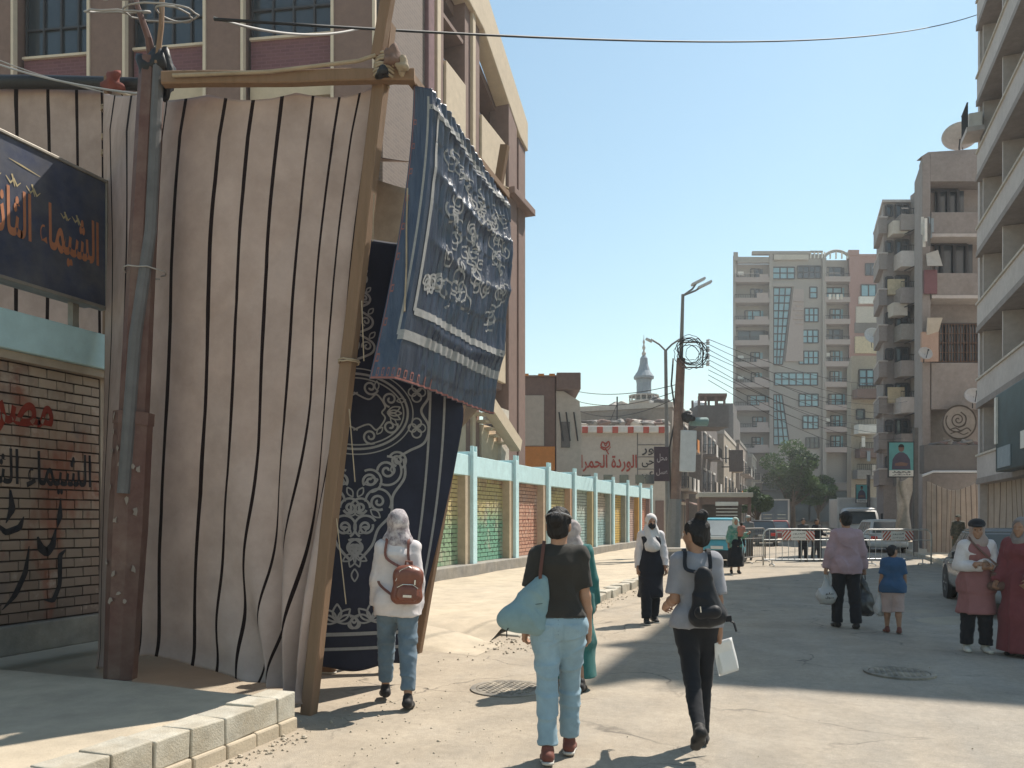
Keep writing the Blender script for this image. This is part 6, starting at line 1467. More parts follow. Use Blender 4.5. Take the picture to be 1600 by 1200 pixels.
# ------------------------------------------------------------------ people: continuous surfaces grown from smooth distance fields
class SDF:
    def __init__(s, lo, hi, h):
        s.h = h; s.lo = np.array(lo, dtype=np.float32); n = np.ceil((np.array(hi)-np.array(lo))/h).astype(int)+1; s.n = n
        s.S = np.full(n, .2, dtype=np.float32)
        s.ax = [s.lo[i]+h*np.arange(n[i], dtype=np.float32) for i in range(3)]
    def _sl(s, lo, hi, pad):
        a = np.clip(np.floor((np.array(lo)-pad-s.lo)/s.h).astype(int), 0, s.n); b = np.clip(np.ceil((np.array(hi)+pad-s.lo)/s.h).astype(int)+1, 0, s.n)
        if np.any(b <= a): return None, None
        sl = tuple(slice(a[i], b[i]) for i in range(3))
        return sl, (s.ax[0][sl[0]][:, None, None], s.ax[1][sl[1]][None, :, None], s.ax[2][sl[2]][None, None, :])
    def _un(s, sl, d, k):
        o = s.S[sl]
        if k <= 0: s.S[sl] = np.minimum(o, d); return
        h = np.clip(.5+.5*(o-d)/k, 0, 1); s.S[sl] = o*(1-h)+d*h-k*h*(1-h)
    def cone(s, a, b, r1, r2, k=.02, flat=None, fac=1.0):
        """tapered capsule; flat: unit vector along which the section is widened by fac"""
        a, b = np.array(a, dtype=np.float32), np.array(b, dtype=np.float32); rm = max(r1, r2)*max(1, fac)
        sl, g = s._sl(np.minimum(a, b)-rm, np.maximum(a, b)+rm, k+.03)
        if sl is None: return
        ba = b-a; l2 = float(ba@ba)+1e-9
        px, py, pz = g[0]-a[0], g[1]-a[1], g[2]-a[2]
        h = np.clip((px*ba[0]+py*ba[1]+pz*ba[2])/l2, 0, 1)
        qx, qy, qz = px-h*ba[0], py-h*ba[1], pz-h*ba[2]
        if flat is not None:
            f = np.array(flat, dtype=np.float32); f = f/np.linalg.norm(f); t = (qx*f[0]+qy*f[1]+qz*f[2])*(1-1/fac)
            qx, qy, qz = qx-t*f[0], qy-t*f[1], qz-t*f[2]
        s._un(sl, np.sqrt(qx*qx+qy*qy+qz*qz)-(r1+(r2-r1)*h), k)
    def ell(s, c, r, k=.02, rot=None, sub=False):
        c = np.array(c, dtype=np.float32); r = np.array(r, dtype=np.float32); rm = float(r.max())
        sl, g = s._sl(c-rm, c+rm, k+.03)
        if sl is None: return
        p = [g[i]-c[i] for i in range(3)]
        if rot is not None:
            m = np.array(rot, dtype=np.float32); p = [p[0]*m[0][i]+p[1]*m[1][i]+p[2]*m[2][i] for i in range(3)]
        k0 = np.sqrt((p[0]/r[0])**2+(p[1]/r[1])**2+(p[2]/r[2])**2); k1 = np.sqrt((p[0]/r[0]**2)**2+(p[1]/r[1]**2)**2+(p[2]/r[2]**2)**2)+1e-6
        d = k0*(k0-1)/k1
        if sub:
            o = s.S[sl]; h = np.clip(.5-.5*(o+d)/max(k, 1e-4), 0, 1); s.S[sl] = o*(1-h)-d*h+k*h*(1-h)
        else: s._un(sl, d, k)
    def cut(s, p, n):
        """keeps the side n points away from"""
        p = np.array(p, dtype=np.float32); n = np.array(n, dtype=np.float32); n = n/np.linalg.norm(n)
        d = (s.ax[0][:, None, None]-p[0])*n[0]+(s.ax[1][None, :, None]-p[1])*n[1]+(s.ax[2][None, None, :]-p[2])*n[2]
        s.S = np.maximum(s.S, d)
    def mesh(s, name, mat, disp=None, smooth_it=1):
        S = s.S; ins = S < 0; nx, ny, nz = S.shape
        cnt = np.zeros((nx-1, ny-1, nz-1), dtype=np.int8)
        cor = [(i, j, k) for i in (0, 1) for j in (0, 1) for k in (0, 1)]
        for i, j, k in cor: cnt += ins[i:nx-1+i, j:ny-1+j, k:nz-1+k]
        act = (cnt > 0) & (cnt < 8); I = np.argwhere(act); idx = np.full(act.shape, -1, dtype=np.int32); idx[act] = np.arange(len(I))
        V = np.zeros((len(I), 3), dtype=np.float32); W = np.zeros(len(I), dtype=np.float32)
        for c in cor:
            for ax in range(3):
                if c[ax]: continue
                e = list(c); e[ax] = 1
                a = S[I[:, 0]+c[0], I[:, 1]+c[1], I[:, 2]+c[2]]; b = S[I[:, 0]+e[0], I[:, 1]+e[1], I[:, 2]+e[2]]
                m = (a < 0) != (b < 0); t = np.where(m, a/(a-b+1e-12), 0)
                for q in range(3): V[:, q] += np.where(m, c[q]+(t if q == ax else 0), 0)
                W += m
        V = (I+V/W[:, None])*s.h+s.lo
        F_ = []
        for ax in range(3):
            o = [x for x in range(3) if x != ax]; sl0 = [slice(1, -1)]*3; sl0[ax] = slice(0, -1); sl1 = [slice(1, -1)]*3; sl1[ax] = slice(1, None)
            a, b = ins[tuple(sl0)], ins[tuple(sl1)]; X = np.argwhere(a != b)
            if not len(X): continue
            base = X.copy(); base[:, o[0]] += 1; base[:, o[1]] += 1
            def ci(d0, d1):
                q = base.copy(); q[:, o[0]] += d0; q[:, o[1]] += d1; return idx[q[:, 0], q[:, 1], q[:, 2]]
            quad = np.stack([ci(-1, -1), ci(0, -1), ci(0, 0), ci(-1, 0)], 1)
            fl = a[X[:, 0], X[:, 1], X[:, 2]] == (ax == 1); quad[fl] = quad[fl][:, ::-1]; F_.append(quad)
        Fq = np.concatenate(F_); Fq = Fq[(Fq >= 0).all(1)]
        for _ in range(smooth_it):
            acc = np.zeros_like(V); n_ = np.zeros(len(V))
            for i in range(4):
                np.add.at(acc, Fq[:, i], V[Fq[:, (i+1) % 4]]+V[Fq[:, i-1]]); np.add.at(n_, Fq[:, i], 2)
            V = V*.5+.5*acc/np.maximum(n_, 1)[:, None]
        if disp is not None:
            e1 = V[Fq[:, 1]]-V[Fq[:, 0]]; e2 = V[Fq[:, 3]]-V[Fq[:, 0]]; fn = np.cross(e1, e2); N = np.zeros_like(V)
            for i in range(4): np.add.at(N, Fq[:, i], fn)
            N /= np.linalg.norm(N, axis=1)[:, None]+1e-9
            sg = 1.0 if np.einsum('ij,ij->i', V[Fq[:, 0]]-V.mean(0), fn).sum() > 0 else -1.0      # outward
            V = V+N*disp(V)[:, None]*sg
        me = bpy.data.meshes.new(name); me.from_pydata(V.tolist(), [], Fq.tolist()); me.materials.append(mat)
        me.polygons.foreach_set('use_smooth', [True]*len(me.polygons)); me.update(); return me
V3 = lambda *a: np.array(a, dtype=float)
def rotx(v, a): c, s = math.cos(R(a)), math.sin(R(a)); return V3(v[0], v[1]*c-v[2]*s, v[1]*s+v[2]*c)
def roty(v, a): c, s = math.cos(R(a)), math.sin(R(a)); return V3(v[0]*c+v[2]*s, v[1], -v[0]*s+v[2]*c)
def rotz(v, a): c, s = math.cos(R(a)), math.sin(R(a)); return V3(v[0]*c-v[1]*s, v[0]*s+v[1]*c, v[2])
def skeleton(H, pose, wide=1.0):
    """local frame: feet on z=0, walking direction +y, the person's right is +x"""
    k = H/1.65; J = {}; lean = pose.get('lean', 0)
    J['pel'] = V3(0, 0, .93*k)
    up = rotx(V3(0, 0, 1), -lean)
    J['waist'] = J['pel']+up*.14*k; J['chest'] = J['pel']+up*.32*k; J['neck'] = J['pel']+up*.485*k; J['head'] = J['neck']+rotx(V3(0, 0, 1), -lean*.4-pose.get('nod', 0))*.135*k+V3(0, .012*k, 0)
    J['face'] = rotx(rotz(V3(0, 1, 0), pose.get('look', 0)), -pose.get('nod', 0)*.8)
    for s, n in ((-1, 'L'), (1, 'R')):
        hip, knee, toe, spread = pose.get('leg'+n, (0, 3, 0, 2))
        h = J['pel']+V3(s*.078*k*wide, 0, -.03*k)
        d1 = roty(rotx(V3(0, 0, -1), hip), -s*spread); kn = h+d1*.405*k; d2 = roty(rotx(V3(0, 0, -1), hip-knee), -s*spread*.5); an = kn+d2*.405*k
        J['hip'+n], J['kn'+n], J['an'+n] = h, kn, an; f = rotz(rotx(V3(0, 1, 0), -toe), -s*pose.get('toe_out', 8)); J['ft'+n] = f; J['fu'+n] = rotx(V3(0, 0, 1), -toe)
        sh = J['pel']+up*.425*k+V3(s*.140*k*wide*pose.get('shw', 1.0), 0, 0); J['sh'+n] = sh
        sw, ab, el = pose.get('arm'+n, (0, 8, 12))[:3]; tw = pose.get('arm'+n, (0, 8, 12))[3] if len(pose.get('arm'+n, (0, 8, 12))) > 3 else 0
        u1 = roty(rotx(V3(0, 0, -1), sw), -s*ab); e = sh+u1*.275*k; fw_ = rotx(V3(0, 0, -1), sw+el); fw_ = roty(fw_, -s*(ab-4)); fw_ = rotz(fw_, s*tw) if tw else fw_
        J['el'+n] = e; J['wr'+n] = e+fw_*.235*k
        if 'el'+n in pose: J['el'+n] = J['chest']+V3(*pose['el'+n])*k; J['wr'+n] = J['chest']+V3(*pose['wr'+n])*k; fw_ = (J['wr'+n]-J['el'+n]); fw_ = fw_/np.linalg.norm(fw_)
        J['hd'+n] = fw_
    low = min(min((J['an'+n]-J['fu'+n]*.075*k+J['ft'+n]*q*k)[2] for q in (-.05, .13)) for n in 'LR')
    for q in list(J):
        if q[:2] in ('ft', 'fu', 'hd', 'fa'): continue
        J[q] = J[q]-V3(0, 0, low)
    J['k'] = k; J['wide'] = wide; J['up'] = up; return J
def box_of(J, pad=.2):
    P = np.array([J[q] for q in J if q not in ('k', 'wide', 'up', 'face') and q[:2] not in ('ft', 'fu', 'hd')]); return P.min(0)-pad, P.max(0)+pad
SKIN = M('skin_brown', (.30, .165, .105), rough=.5, var=.12, scale=14, bump=.15, bscale=110, spec=.4, bdist=.002)
SKIN2 = M('skin_tan', (.36, .20, .13), rough=.5, var=.12, scale=14, bump=.15, bscale=110, spec=.4, bdist=.002)
m_hair = M('black_hair', (.012, .010, .010), rough=.62, var=.3, scale=30, bump=1.0, bscale=70, spec=.3, stretch=(1, 1, .3), bdist=.012)
m_eye = M('eye', (.02, .015, .012), rough=.2, var=0, bump=0)
def head_sdf(D, J, grow=0.0):
    k = J['k']; c = J['head']; f = J['face']; x = np.cross(f, V3(0, 0, 1)); x /= np.linalg.norm(x); u = np.cross(x, f); rot = np.stack([x, f, u], 1)
    P = lambda a, b, d: c+x*a*k+f*b*k+u*d*k
    g = grow
    D.ell(P(0, -.012, .028), (.073*k+g, .092*k+g, .088*k+g), .01, rot)
    D.ell(P(0, .022, -.045), (.056*k+g, .062*k+g, .072*k+g), .03, rot)
    return P, x, f, u, rot
def hand(D, J, n, fist=0.0, s=1):
    k = J['k']; w = J['wr'+n]; d = J['hd'+n]; side = V3(1, 0, 0) if n == 'R' else V3(-1, 0, 0)
    fwd_ = V3(0, 1, 0)-d*d[1]; fwd_ /= np.linalg.norm(fwd_)+1e-9; pn = np.cross(d, fwd_)       # palm lies in the plane of d and fwd_
    if pn@side > 0: pn = -pn                                                                    # palm faces the body
    D.cone(w-d*.01*k, w+d*.03*k, .024*k, .026*k, .015); D.cone(w+d*.03*k, w+d*.078*k, .019*k, .019*k, .012, fwd_, 1.95)
    for i, (o, l) in enumerate(((.030, .066), (.010, .075), (-.010, .070), (-.029, .055))):
        b = w+d*.085*k+fwd_*o*k; c1 = R(22+70*fist+4*i); c2 = R(50+120*fist+5*i)
        m_ = b+(d*math.cos(c1)+pn*math.sin(c1))*l*.5*k; e = m_+(d*math.cos(c2)+pn*math.sin(c2))*l*.5*k
        D.cone(b-d*.02*k, m_, .0095*k, .0088*k, .006); D.cone(m_, e, .0088*k, .0075*k, .004)
    b = w+d*.028*k+fwd_*.026*k; m_ = b+(d*.6+fwd_*.7+pn*.3)*.036*k; e = m_+(d*.85+fwd_*.15+pn*(.3+.5*fist))*.034*k
    D.cone(b, m_, .013*k, .0105*k, .012); D.cone(m_, e, .0105*k, .0085*k, .005)
    J['grip'+n] = w+d*.098*k+pn*.022*k
def body_mesh(J, h, mat, fist=(0, 0), legs=.78):
    k = J['k']; lg = legs; lo, hi = box_of(J, .16); lo[2] = -.02; D = SDF(lo, hi, h); w = J['wide']
    P, x, f, u, rot = head_sdf(D, J)
    D.cone(P(0, .085, .012), P(0, .107, -.022), .009*k, .014*k, .012)                       # nose
    D.ell(P(0, .070, .022), (.052*k, .022*k, .012*k), .014, rot)                             # brow
    D.ell(P(0, .072, -.062), (.024*k, .016*k, .010*k), .008, rot); D.ell(P(0, .064, -.098), (.022*k, .020*k, .016*k), .015, rot)
    for s in (-1, 1):
        D.ell(P(.030*s, .086, .002), (.016*k, .012*k, .011*k), .008, rot, sub=True); D.ell(P(.034*s, .060, -.028), (.024*k, .022*k, .022*k), .015, rot)
        D.ell(P(.075*s, -.008, -.008), (.010*k, .022*k, .034*k), .008, rot)
    D.cone(J['head']-V3(0, .02*k, .05*k), J['neck']-J['up']*.02*k, .050*k, .056*k, .03)
    up = J['up']; ex = V3(1, 0, 0)
    D.cone(J['neck']-up*.035*k, J['chest']+up*.04*k, .048*k, .074*k, .03, ex, 1.2*w); D.cone(J['chest']+up*.04*k, J['waist'], .074*k, .066*k, .03, ex, 1.25*w); D.cone(J['waist'], J['pel']-up*.02*k, .066*k, .078*k, .03, ex, 1.3*w)
    for n in 'LR':
        D.cone(J['sh'+n], J['el'+n], .045*k, .037*k, .03); D.cone(J['el'+n], J['el'+n]*.6+J['wr'+n]*.4, .038*k, .039*k, .015); D.cone(J['el'+n]*.6+J['wr'+n]*.4, J['wr'+n], .039*k, .025*k, .015)
        D.cone(J['neck']-up*.035*k, J['sh'+n], .030*k, .040*k, .02)
        hand(D, J, n, fist[0 if n == 'L' else 1])
        D.cone(J['hip'+n], J['kn'+n], .083*k*lg, .055*k*lg, .04); D.cone(J['kn'+n], J['kn'+n]*.65+J['an'+n]*.35, .055*k*lg, .056*k*lg, .02); D.cone(J['kn'+n]*.65+J['an'+n]*.35, J['an'+n], .056*k*lg, .033*k, .02)
        a = J['an'+n]; ft, fu = J['ft'+n], J['fu'+n]
        D.cone(a-ft*.03*k-fu*.035*k, a+ft*.10*k-fu*.05*k, .032*k, .026*k, .02, np.cross(ft, fu), 1.25)
    return D.mesh('body', mat, None, 1), (P, x, f, u, rot)
def wr(amp, freq, seed, aniso=(1, 1, 1), amp2=0, freq2=0, ramp=None):
    a, b = SN(freq, seed, aniso=aniso), SN(freq2 or freq*2.5, seed+1)
    def f(V):
        n1 = a(V); d = 2.4*amp*(.5*n1+.9*(.58-np.sqrt(np.abs(n1)+.004)))+(amp2*(.5-np.sqrt(np.abs(b(V))+.01))*1.4 if amp2 else 0)
        d = np.maximum(d, -.006)
        if ramp is not None: d = d*ramp(V)
        return d
    return f
def cloth_m(name, col, var=.12, bump=.25, rough=.85, col2=None, amt=.4, c2s=3, sheen=.1): return M(name, col, rough=rough, var=var, scale=7, bump=bump, bscale=260, col2=col2 or tuple(c*.75 for c in col), c2amt=amt, c2scale=c2s, spec=.2, sheen=sheen, bdist=.002)
def garment(J, h, build, mat, disp, name):
    lo, hi = box_of(J, .3); lo[2] = -.02; D = SDF(lo, hi, h); build(D, J); return D.mesh(name, mat, disp, 2)
def g_trousers(loose=.018, hem=.0, flare=1.0, rise=.06, taper=1.0):
    def b(D, J):
        k = J['k']; w = J['wide']; up = J['up']; ex = V3(1, 0, 0)
        D.cone(J['waist']-up*(.10-rise)*k, J['pel']-up*.03*k, (.072+loose*.3)*k, (.110+loose*.6)*k, .03, ex, 1.5*w)
        for n, s in (('L', -1), ('R', 1)):
            D.cone(J['hip'+n]+V3(0, -.018*k, .01*k), J['hip'+n]*.75+J['kn'+n]*.25, (.090+loose*.5)*k, (.080+loose)*k, .03)
            D.cone(J['hip'+n], J['kn'+n], (.080+loose)*k, (.053+loose)*k, .025); e = J['an'+n]*(1-hem)+J['kn'+n]*hem
            D.cone(J['kn'+n], e, (.053+loose)*k, (.036+loose*1.1*flare)*k, .02)
        D.S[:, :, :] = D.S
        for n in 'LR':
            e = J['an'+n]*(1-hem)+J['kn'+n]*hem; d = (J['an'+n]-J['kn'+n]); d = d/np.linalg.norm(d)
            # clean hem: cut the rounded end of the leg square
            sl, g = D._sl(e-.09, e+.11, .02)
            if sl is not None:
                pl = (g[0]-e[0])*d[0]+(g[1]-e[1])*d[1]+(g[2]-e[2])*d[2]-.004; D.S[sl] = np.maximum(D.S[sl], pl)
    return b
def g_top(loose=.014, sleeve=.45, hem=0.02, sl_loose=.016, bust=True, collar=.0, flare=0.0, cut=True, wrist=1.0, under=None):
    def b(D, J):
        k = J['k']; w = J['wide']; up = J['up']; ex = V3(1, 0, 0); wa = .075 if bust else .085
        for n, s in (('L', -1), ('R', 1)):
            D.cone(J['neck']-up*.045*k, J['sh'+n], (.038+loose*.6)*k, (.047+sl_loose*.7)*k, .04)
            e = J['sh'+n]*(1-min(1, sleeve*2))+J['el'+n]*min(1, sleeve*2); D.cone(J['sh'+n], e, (.046+sl_loose*.8)*k, (.041+sl_loose*(1.25 if sleeve < .5 else 1))*k, .03); end = e; dr = J['el'+n]-J['sh'+n]
            if sleeve > .5:
                q = (sleeve-.5)*2; e2 = J['el'+n]*(1-q)+J['wr'+n]*q; D.cone(J['el'+n], e2, (.042+sl_loose)*k, (.028+sl_loose*wrist)*k, .02); end = e2; dr = J['wr'+n]-J['el'+n]
            dr = dr/np.linalg.norm(dr); sl, g = D._sl(end-.07, end+.07, .02)
            if sl is not None:
                pl = (g[0]-end[0])*dr[0]+(g[1]-end[1])*dr[1]+(g[2]-end[2])*dr[2]; near = ((g[0]-end[0])**2+(g[1]-end[1])**2+(g[2]-end[2])**2) < .0085
                D.S[sl] = np.where(near, np.maximum(D.S[sl], pl), D.S[sl])
        D.cone(J['neck']-up*.055*k, J['chest']+up*.05*k, (.055+loose)*k, (.096+loose)*k, .05, ex, 1.30); D.cone(J['chest']+up*.05*k, J['waist'], (.094+loose)*k, (wa+loose+flare*.4)*k, .04, ex, 1.32*w)
        D.cone(J['waist'], J['pel']-up*hem*k, (wa+loose+flare*.4)*k, (.105+loose*.8+flare)*k, .03, ex, 1.42*w)
        if bust:
            for s in (-1, 1): D.ell(J['chest']+V3(s*.065*k, .075*k, -.0), (.06*k, .055*k, .06*k), .04)
        if collar: D.cone(J['neck']-up*.05*k, J['neck']+up*(collar-.03)*k, (.062)*k, .056*k, .02)
        for n in 'LR':
            if hem > -.03: D.cone(J['hip'+n]+V3(0, -.018*k, .04*k), J['hip'+n]*.8+J['kn'+n]*.2, (.098+loose*.8+flare)*k, (.096+loose*.8+flare)*k, .03)
        if under is not None:
            U = SDF(D.lo, D.ax and [q[-1] for q in D.ax], D.h); U.S = np.full(D.S.shape, .2, dtype=np.float32); U.n = D.n; U.ax = D.ax; under(U, J)
            D.S = np.where(D.S < .045, np.minimum(D.S, U.S-.018), D.S)
        if cut:
            hp = J['pel']-up*(hem+.05)*k; sl, g = D._sl(hp-V3(.26, .26, .2)*k, hp+V3(.26, .26, .03)*k, .02)
            D.S[sl] = np.where(np.abs(g[0]-hp[0]) < .235*w*k, np.maximum(D.S[sl], -(g[2]-hp[2])), D.S[sl]) if sl is not None else D.S
    return b
def g_patch(build, lo, hi, grow=.004, centre='pel'):
    def b(D, J):
        build(D, J); k = J['k']; c = J[centre]; q = D.S-grow
        for i in range(3):
            ax_ = D.ax[i]-c[i]; m_ = np.maximum(lo[i]*k-ax_, ax_-hi[i]*k); q = np.maximum(q, m_.reshape([-1 if j == i else 1 for j in range(3)]))
        D.S = q
    return b
def g_skirt(z_hem, r_hem, r_top=.115, y_off=0.0):
    def b(D, J):
        k = J['k']; ex = V3(1, 0, 0); up = J['up']
        D.cone(J['waist'], J['pel'], .105*k, (r_top+.015)*k, .03, ex, 1.4); mid = (J['knL']+J['knR'])/2
        D.cone(J['pel'], V3(mid[0], mid[1]+y_off, mid[2]), (r_top+.015)*k, r_hem*.85*k, .05, ex, 1.3); an = (J['anL']+J['anR'])/2
        D.cone(V3(mid[0], mid[1]+y_off, mid[2]), V3(an[0], an[1]+y_off, z_hem), r_hem*.85*k, r_hem*k, .05, ex, 1.25)
        for n in 'LR': D.cone(J['hip'+n], J['kn'+n], .10*k, .085*k, .05)
        D.cut((0, 0, z_hem), (0, 0, -1))
    return b
def g_shoe(n, chunky=1.0):
    def b(D, J):
        k = J['k']; a = J['an'+n]; ft, fu = J['ft'+n], J['fu'+n]; sx = np.cross(ft, fu)
        D.cone(a-ft*.045*k-fu*.035*k, a+ft*.05*k-fu*.045*k, .041*k*chunky, .038*k, .02, sx, 1.05); D.cone(a+ft*.05*k-fu*.05*k, a+ft*.135*k-fu*.056*k, .036*k, .028*k*chunky, .02, sx, 1.35)
        D.cone(a-ft*.01*k, a-ft*.015*k+fu*.012*k, .044*k, .041*k, .015)
        D.cut(a-fu*.078*k, -fu)
    return b
def g_sole(n):
    def b(D, J):
        k = J['k']; a = J['an'+n]; ft, fu = J['ft'+n], J['fu'+n]; sx = np.cross(ft, fu)
        D.cone(a-ft*.052*k-fu*.07*k, a+ft*.05*k-fu*.07*k, .040*k, .040*k, .01, sx, 1.05); D.cone(a+ft*.05*k-fu*.07*k, a+ft*.135*k-fu*.07*k, .040*k, .034*k, .01, sx, 1.25)
        D.cut(a-fu*.080*k, -fu); D.cut(a-fu*.060*k, fu)
    return b
def person(label, loc, yaw, H, pose, skin, parts, h=.009, fist=(0, 0), wide=1.0, group=None, eyes=False, legs=.78):
    t = thing('person', label, 'person', loc, yaw, group); J = skeleton(H, pose, wide)
    me, (P, x, f, u, rot) = body_mesh(J, h, skin, fist, legs); obj('body', me, None, t)
    if eyes:
        for s in (-1, 1):
            mb = MB().lathe([(.001, -.008*J['k']), (.007*J['k'], -.004*J['k']), (.008*J['k'], 0), (.007*J['k'], .004*J['k']), (.001, .008*J['k'])], tuple(P(.030*s, .074, .003)), 10); obj('eye', mb, m_eye, t, True)
    for name, build, mat, disp, hh in parts:
        obj(name, garment(J, hh or h, (lambda D, J_, b=build: b(D, J_)) if build.__code__.co_argcount == 2 else (lambda D, J_, b=build: b(D, J_, P, x, f, u, rot)), mat, disp, name), None, t)
    return t, J, P
def to_world(t, p): return wmat(t) @ Vector(tuple(float(q) for q in p))
shoes = lambda m, ms=None, c=1.0, h=.007: [q for n in 'LR' for q in ([('shoe', g_shoe(n, c), m, None, h)]+([('sole', g_sole(n), ms, None, h)] if ms else []))]
jeans_w = lambda seed, a=.006, top=.80: wr(a, 26, seed, (.7, .7, 1.5), a*.5, 60, ramp=lambda V: np.clip((top-V[:, 2])/.08, .04, 1))
def hair_cap(bun=None, low=-.02, long=None):
    def b(D, J, P, x, f, u, rot):
        k = J['k']; D.ell(P(0, -.018, .038), (.081*k, .096*k, .089*k), .01, rot); D.ell(P(0, -.045, -.02), (.072*k, .066*k, .075*k), .02, rot)
        D.ell(P(0, .105, -.035), (.085*k, .075*k, .080*k), .01, rot, sub=True)
        for s in (-1, 1): D.ell(P(.078*s, .01, -.035), (.018*k, .035*k, .04*k), .01, rot, sub=True)
        if bun: D.ell(P(*bun[0]), tuple(q*k for q in bun[1]), .015, rot)
    return b
def hijab(drape=.30, front=.10, open_face=True):
    def b(D, J, P, x, f, u, rot):
        k = J['k']; up = J['up']
        D.ell(P(0, -.018, .026), (.089*k, .105*k, .105*k), .02, rot); D.ell(P(0, -.01, -.06), (.078*k, .085*k, .085*k), .03, rot)
        D.cone(P(0, -.01, -.09), J['neck']-up*.02*k, .080*k, .092*k, .04)
        D.cone(J['neck']-up*.02*k, J['neck']-up*(drape*.8)*k+V3(0, front*.75, 0)*k, .090*k, .082*k, .06, V3(1, 0, 0), 1.45)
        if open_face: D.ell(P(0, .110, -.026), (.062*k, .078*k, .104*k), .012, rot, sub=True)
    return b
# --- the five nearest walkers -----------------------------------------------------------
denim = cloth_m('mid_blue_denim', (.10, .145, .19), col2=(.16, .21, .25), amt=.6, c2s=5); denim_l = cloth_m('pale_blue_denim', (.22, .32, .385), col2=(.30, .41, .47), amt=.5, c2s=5)
m_bk = cloth_m('black_cotton', (.014, .015, .019), amt=.5); m_shoe = cloth_m('black_shoe', (.02, .018, .018), rough=.6); m_rshoe = cloth_m('red_brown_shoe', (.16, .055, .04), rough=.6); m_sole = cloth_m('white_sole', (.50, .47, .42), bump=.05)
m_wcot = cloth_m('white_cotton', (.60, .555, .555), amt=.3)
def scarf_material():
    m = cloth_m('patterned_scarf', (.55, .50, .50), col2=(.13, .10, .12), amt=1.0, c2s=17, bump=.2); return m
m_scarf = scarf_material()
tr1 = g_trousers(.020, .18, 1.0, .03); tr2 = g_trousers(.020, .09, 1.25, .075); ts2 = g_top(.017, .40, -.075, .022, under=g_trousers(.012, .09, 1.25, .075)); tr5 = g_trousers(.008, .02, .9, .05); ts5 = g_top(.014, .44, .0, .024, True, under=tr5)
dw1, dw2, dt2, dt5 = jeans_w(3, .0075), jeans_w(9, .007, .98), wr(.007, 16, 11, (1.2, 1.2, .8), .003, 44), wr(.008, 15, 23, (1.2, 1.2, .8), .003, 44)
def pockets(build, mat, disp, z0=-.13, z1=-.01): return [('back_pocket', g_patch(build, (s*.085-.055, -.3, z0), (s*.085+.055, -.06, z1), .004), mat, disp, .0075) for s in (-1, 1)]
w1, J1, P1 = person('woman in white shirt, patterned headscarf and jeans walking past the blue cloth', tuple(gnd(622, 6.55)), YAW+R(6), 1.66,
    {'legL': (20, 10, 4, 4), 'legR': (-9, 4, 10, 1), 'armL': (4, 9, 14), 'armR': (-3, 6, 18), 'look': 4, 'shw': .90}, SKIN,
    [('trousers', tr1, denim, dw1, None), ('shirt', g_top(.018, 1.0, .10, .022, True, .02, .008, under=tr1), m_wcot, wr(.009, 17, 5, (1.2, 1.2, .7), .004, 46), None), ('headscarf', hijab(.14, .0, True), m_scarf, wr(.006, 26, 6, (1, 1, .5), .003, 70), None)]+shoes(m_shoe, None, 1.05), .0085, (.35, .3))
w2, J2, P2 = person('woman in dark olive T-shirt and pale blue jeans walking away in front', tuple(gnd(873, 5.12)), YAW-R(4), 1.66,
    {'legL': (-7, 3, 7, -1), 'legR': (13, 9, 0, -1), 'armL': (-6, 12, 22), 'armR': (4, 9, 10), 'look': -8, 'toe_out': 4, 'shw': .90}, SKIN2,
    [('jeans', tr2, denim_l, dw2, None), ('waistband', g_patch(tr2, (-.3, -.3, .085), (.3, .3, .125), .005), denim_l, dw2, .0075), ('t_shirt', ts2, cloth_m('dark_olive_cotton', (.034, .031, .027)), dt2, None), ('hair', hair_cap(((0, -.115, .045), (.046, .042, .050))), m_hair, wr(.006, 55, 14, (1, 1, .3)), .007)]+pockets(tr2, denim_l, dw2)+[('seam', g_patch(tr2, (-.004, -.3, -.10), (.004, .0, .085), .0035), denim, dw2, .0075), ('seam', g_patch(tr2, (-.3, -.3, .018), (.3, -.02, .027), .003), denim, dw2, .0075)]+shoes(m_rshoe, m_sole), .0085, (.5, .15), 1.04)
mb = MB(); pts = [tuple(P2(.085*math.cos(a), -.02+.10*math.sin(a), .055-.03*math.sin(a))) for a in [R(i*15) for i in range(24)]]; mb.tube(pts, .006, 6, closed=True); obj('headband', mb, cloth_m('grey_band', (.30, .29, .29)), w2, True)
w5, J5, P5 = person('slim walker in grey T-shirt and black trousers with hair tied up', tuple(gnd(1087, 5.42)), YAW-R(6), 1.60,
    {'legR': (6, 4, 0, -1), 'legL': (-17, 30, 40, -4), 'armL': (-4, 7, 78, -8), 'armR': (-8, 7, 14), 'look': 42, 'nod': 4, 'shw': .95}, SKIN,
    [('trousers', tr5, m_bk, jeans_w(21, .0045), None), ('t_shirt', ts5, cloth_m('grey_cotton', (.25, .25, .275)), dt5, None), ('hair', hair_cap(((0, -.062, .138), (.050, .052, .040))), m_hair, wr(.008, 45, 24, (1, 1, .5)), .007)]+shoes(m_shoe), .0085, (.5, .75), .88)
w3, J3, P3 = person('woman in a long teal robe half hidden behind the woman in the olive T-shirt', tuple(gnd(894, 7.25)), YAW-R(8), 1.58,
    {'legL': (14, 8, 0, 2), 'legR': (-10, 6, 8, 2), 'armL': (0, 8, 18), 'armR': (3, 10, 12), 'look': -12}, SKIN,
    [('robe', lambda D, J: (g_top(.028, 1.0, .1, .035, True, 0, .02)(D, J), g_skirt(.12, .20)(D, J)), cloth_m('teal_cloth', (.025, .12, .115)), wr(.012, 18, 31, (1.3, 1.3, .25), .004, 40), .012), ('headscarf', hijab(.22, .05), cloth_m('pale_scarf', (.40, .36, .35), col2=(.16, .12, .12), amt=.6, c2s=10), wr(.006, 24, 33), None)]+shoes(m_shoe), .010, (.3, .3))
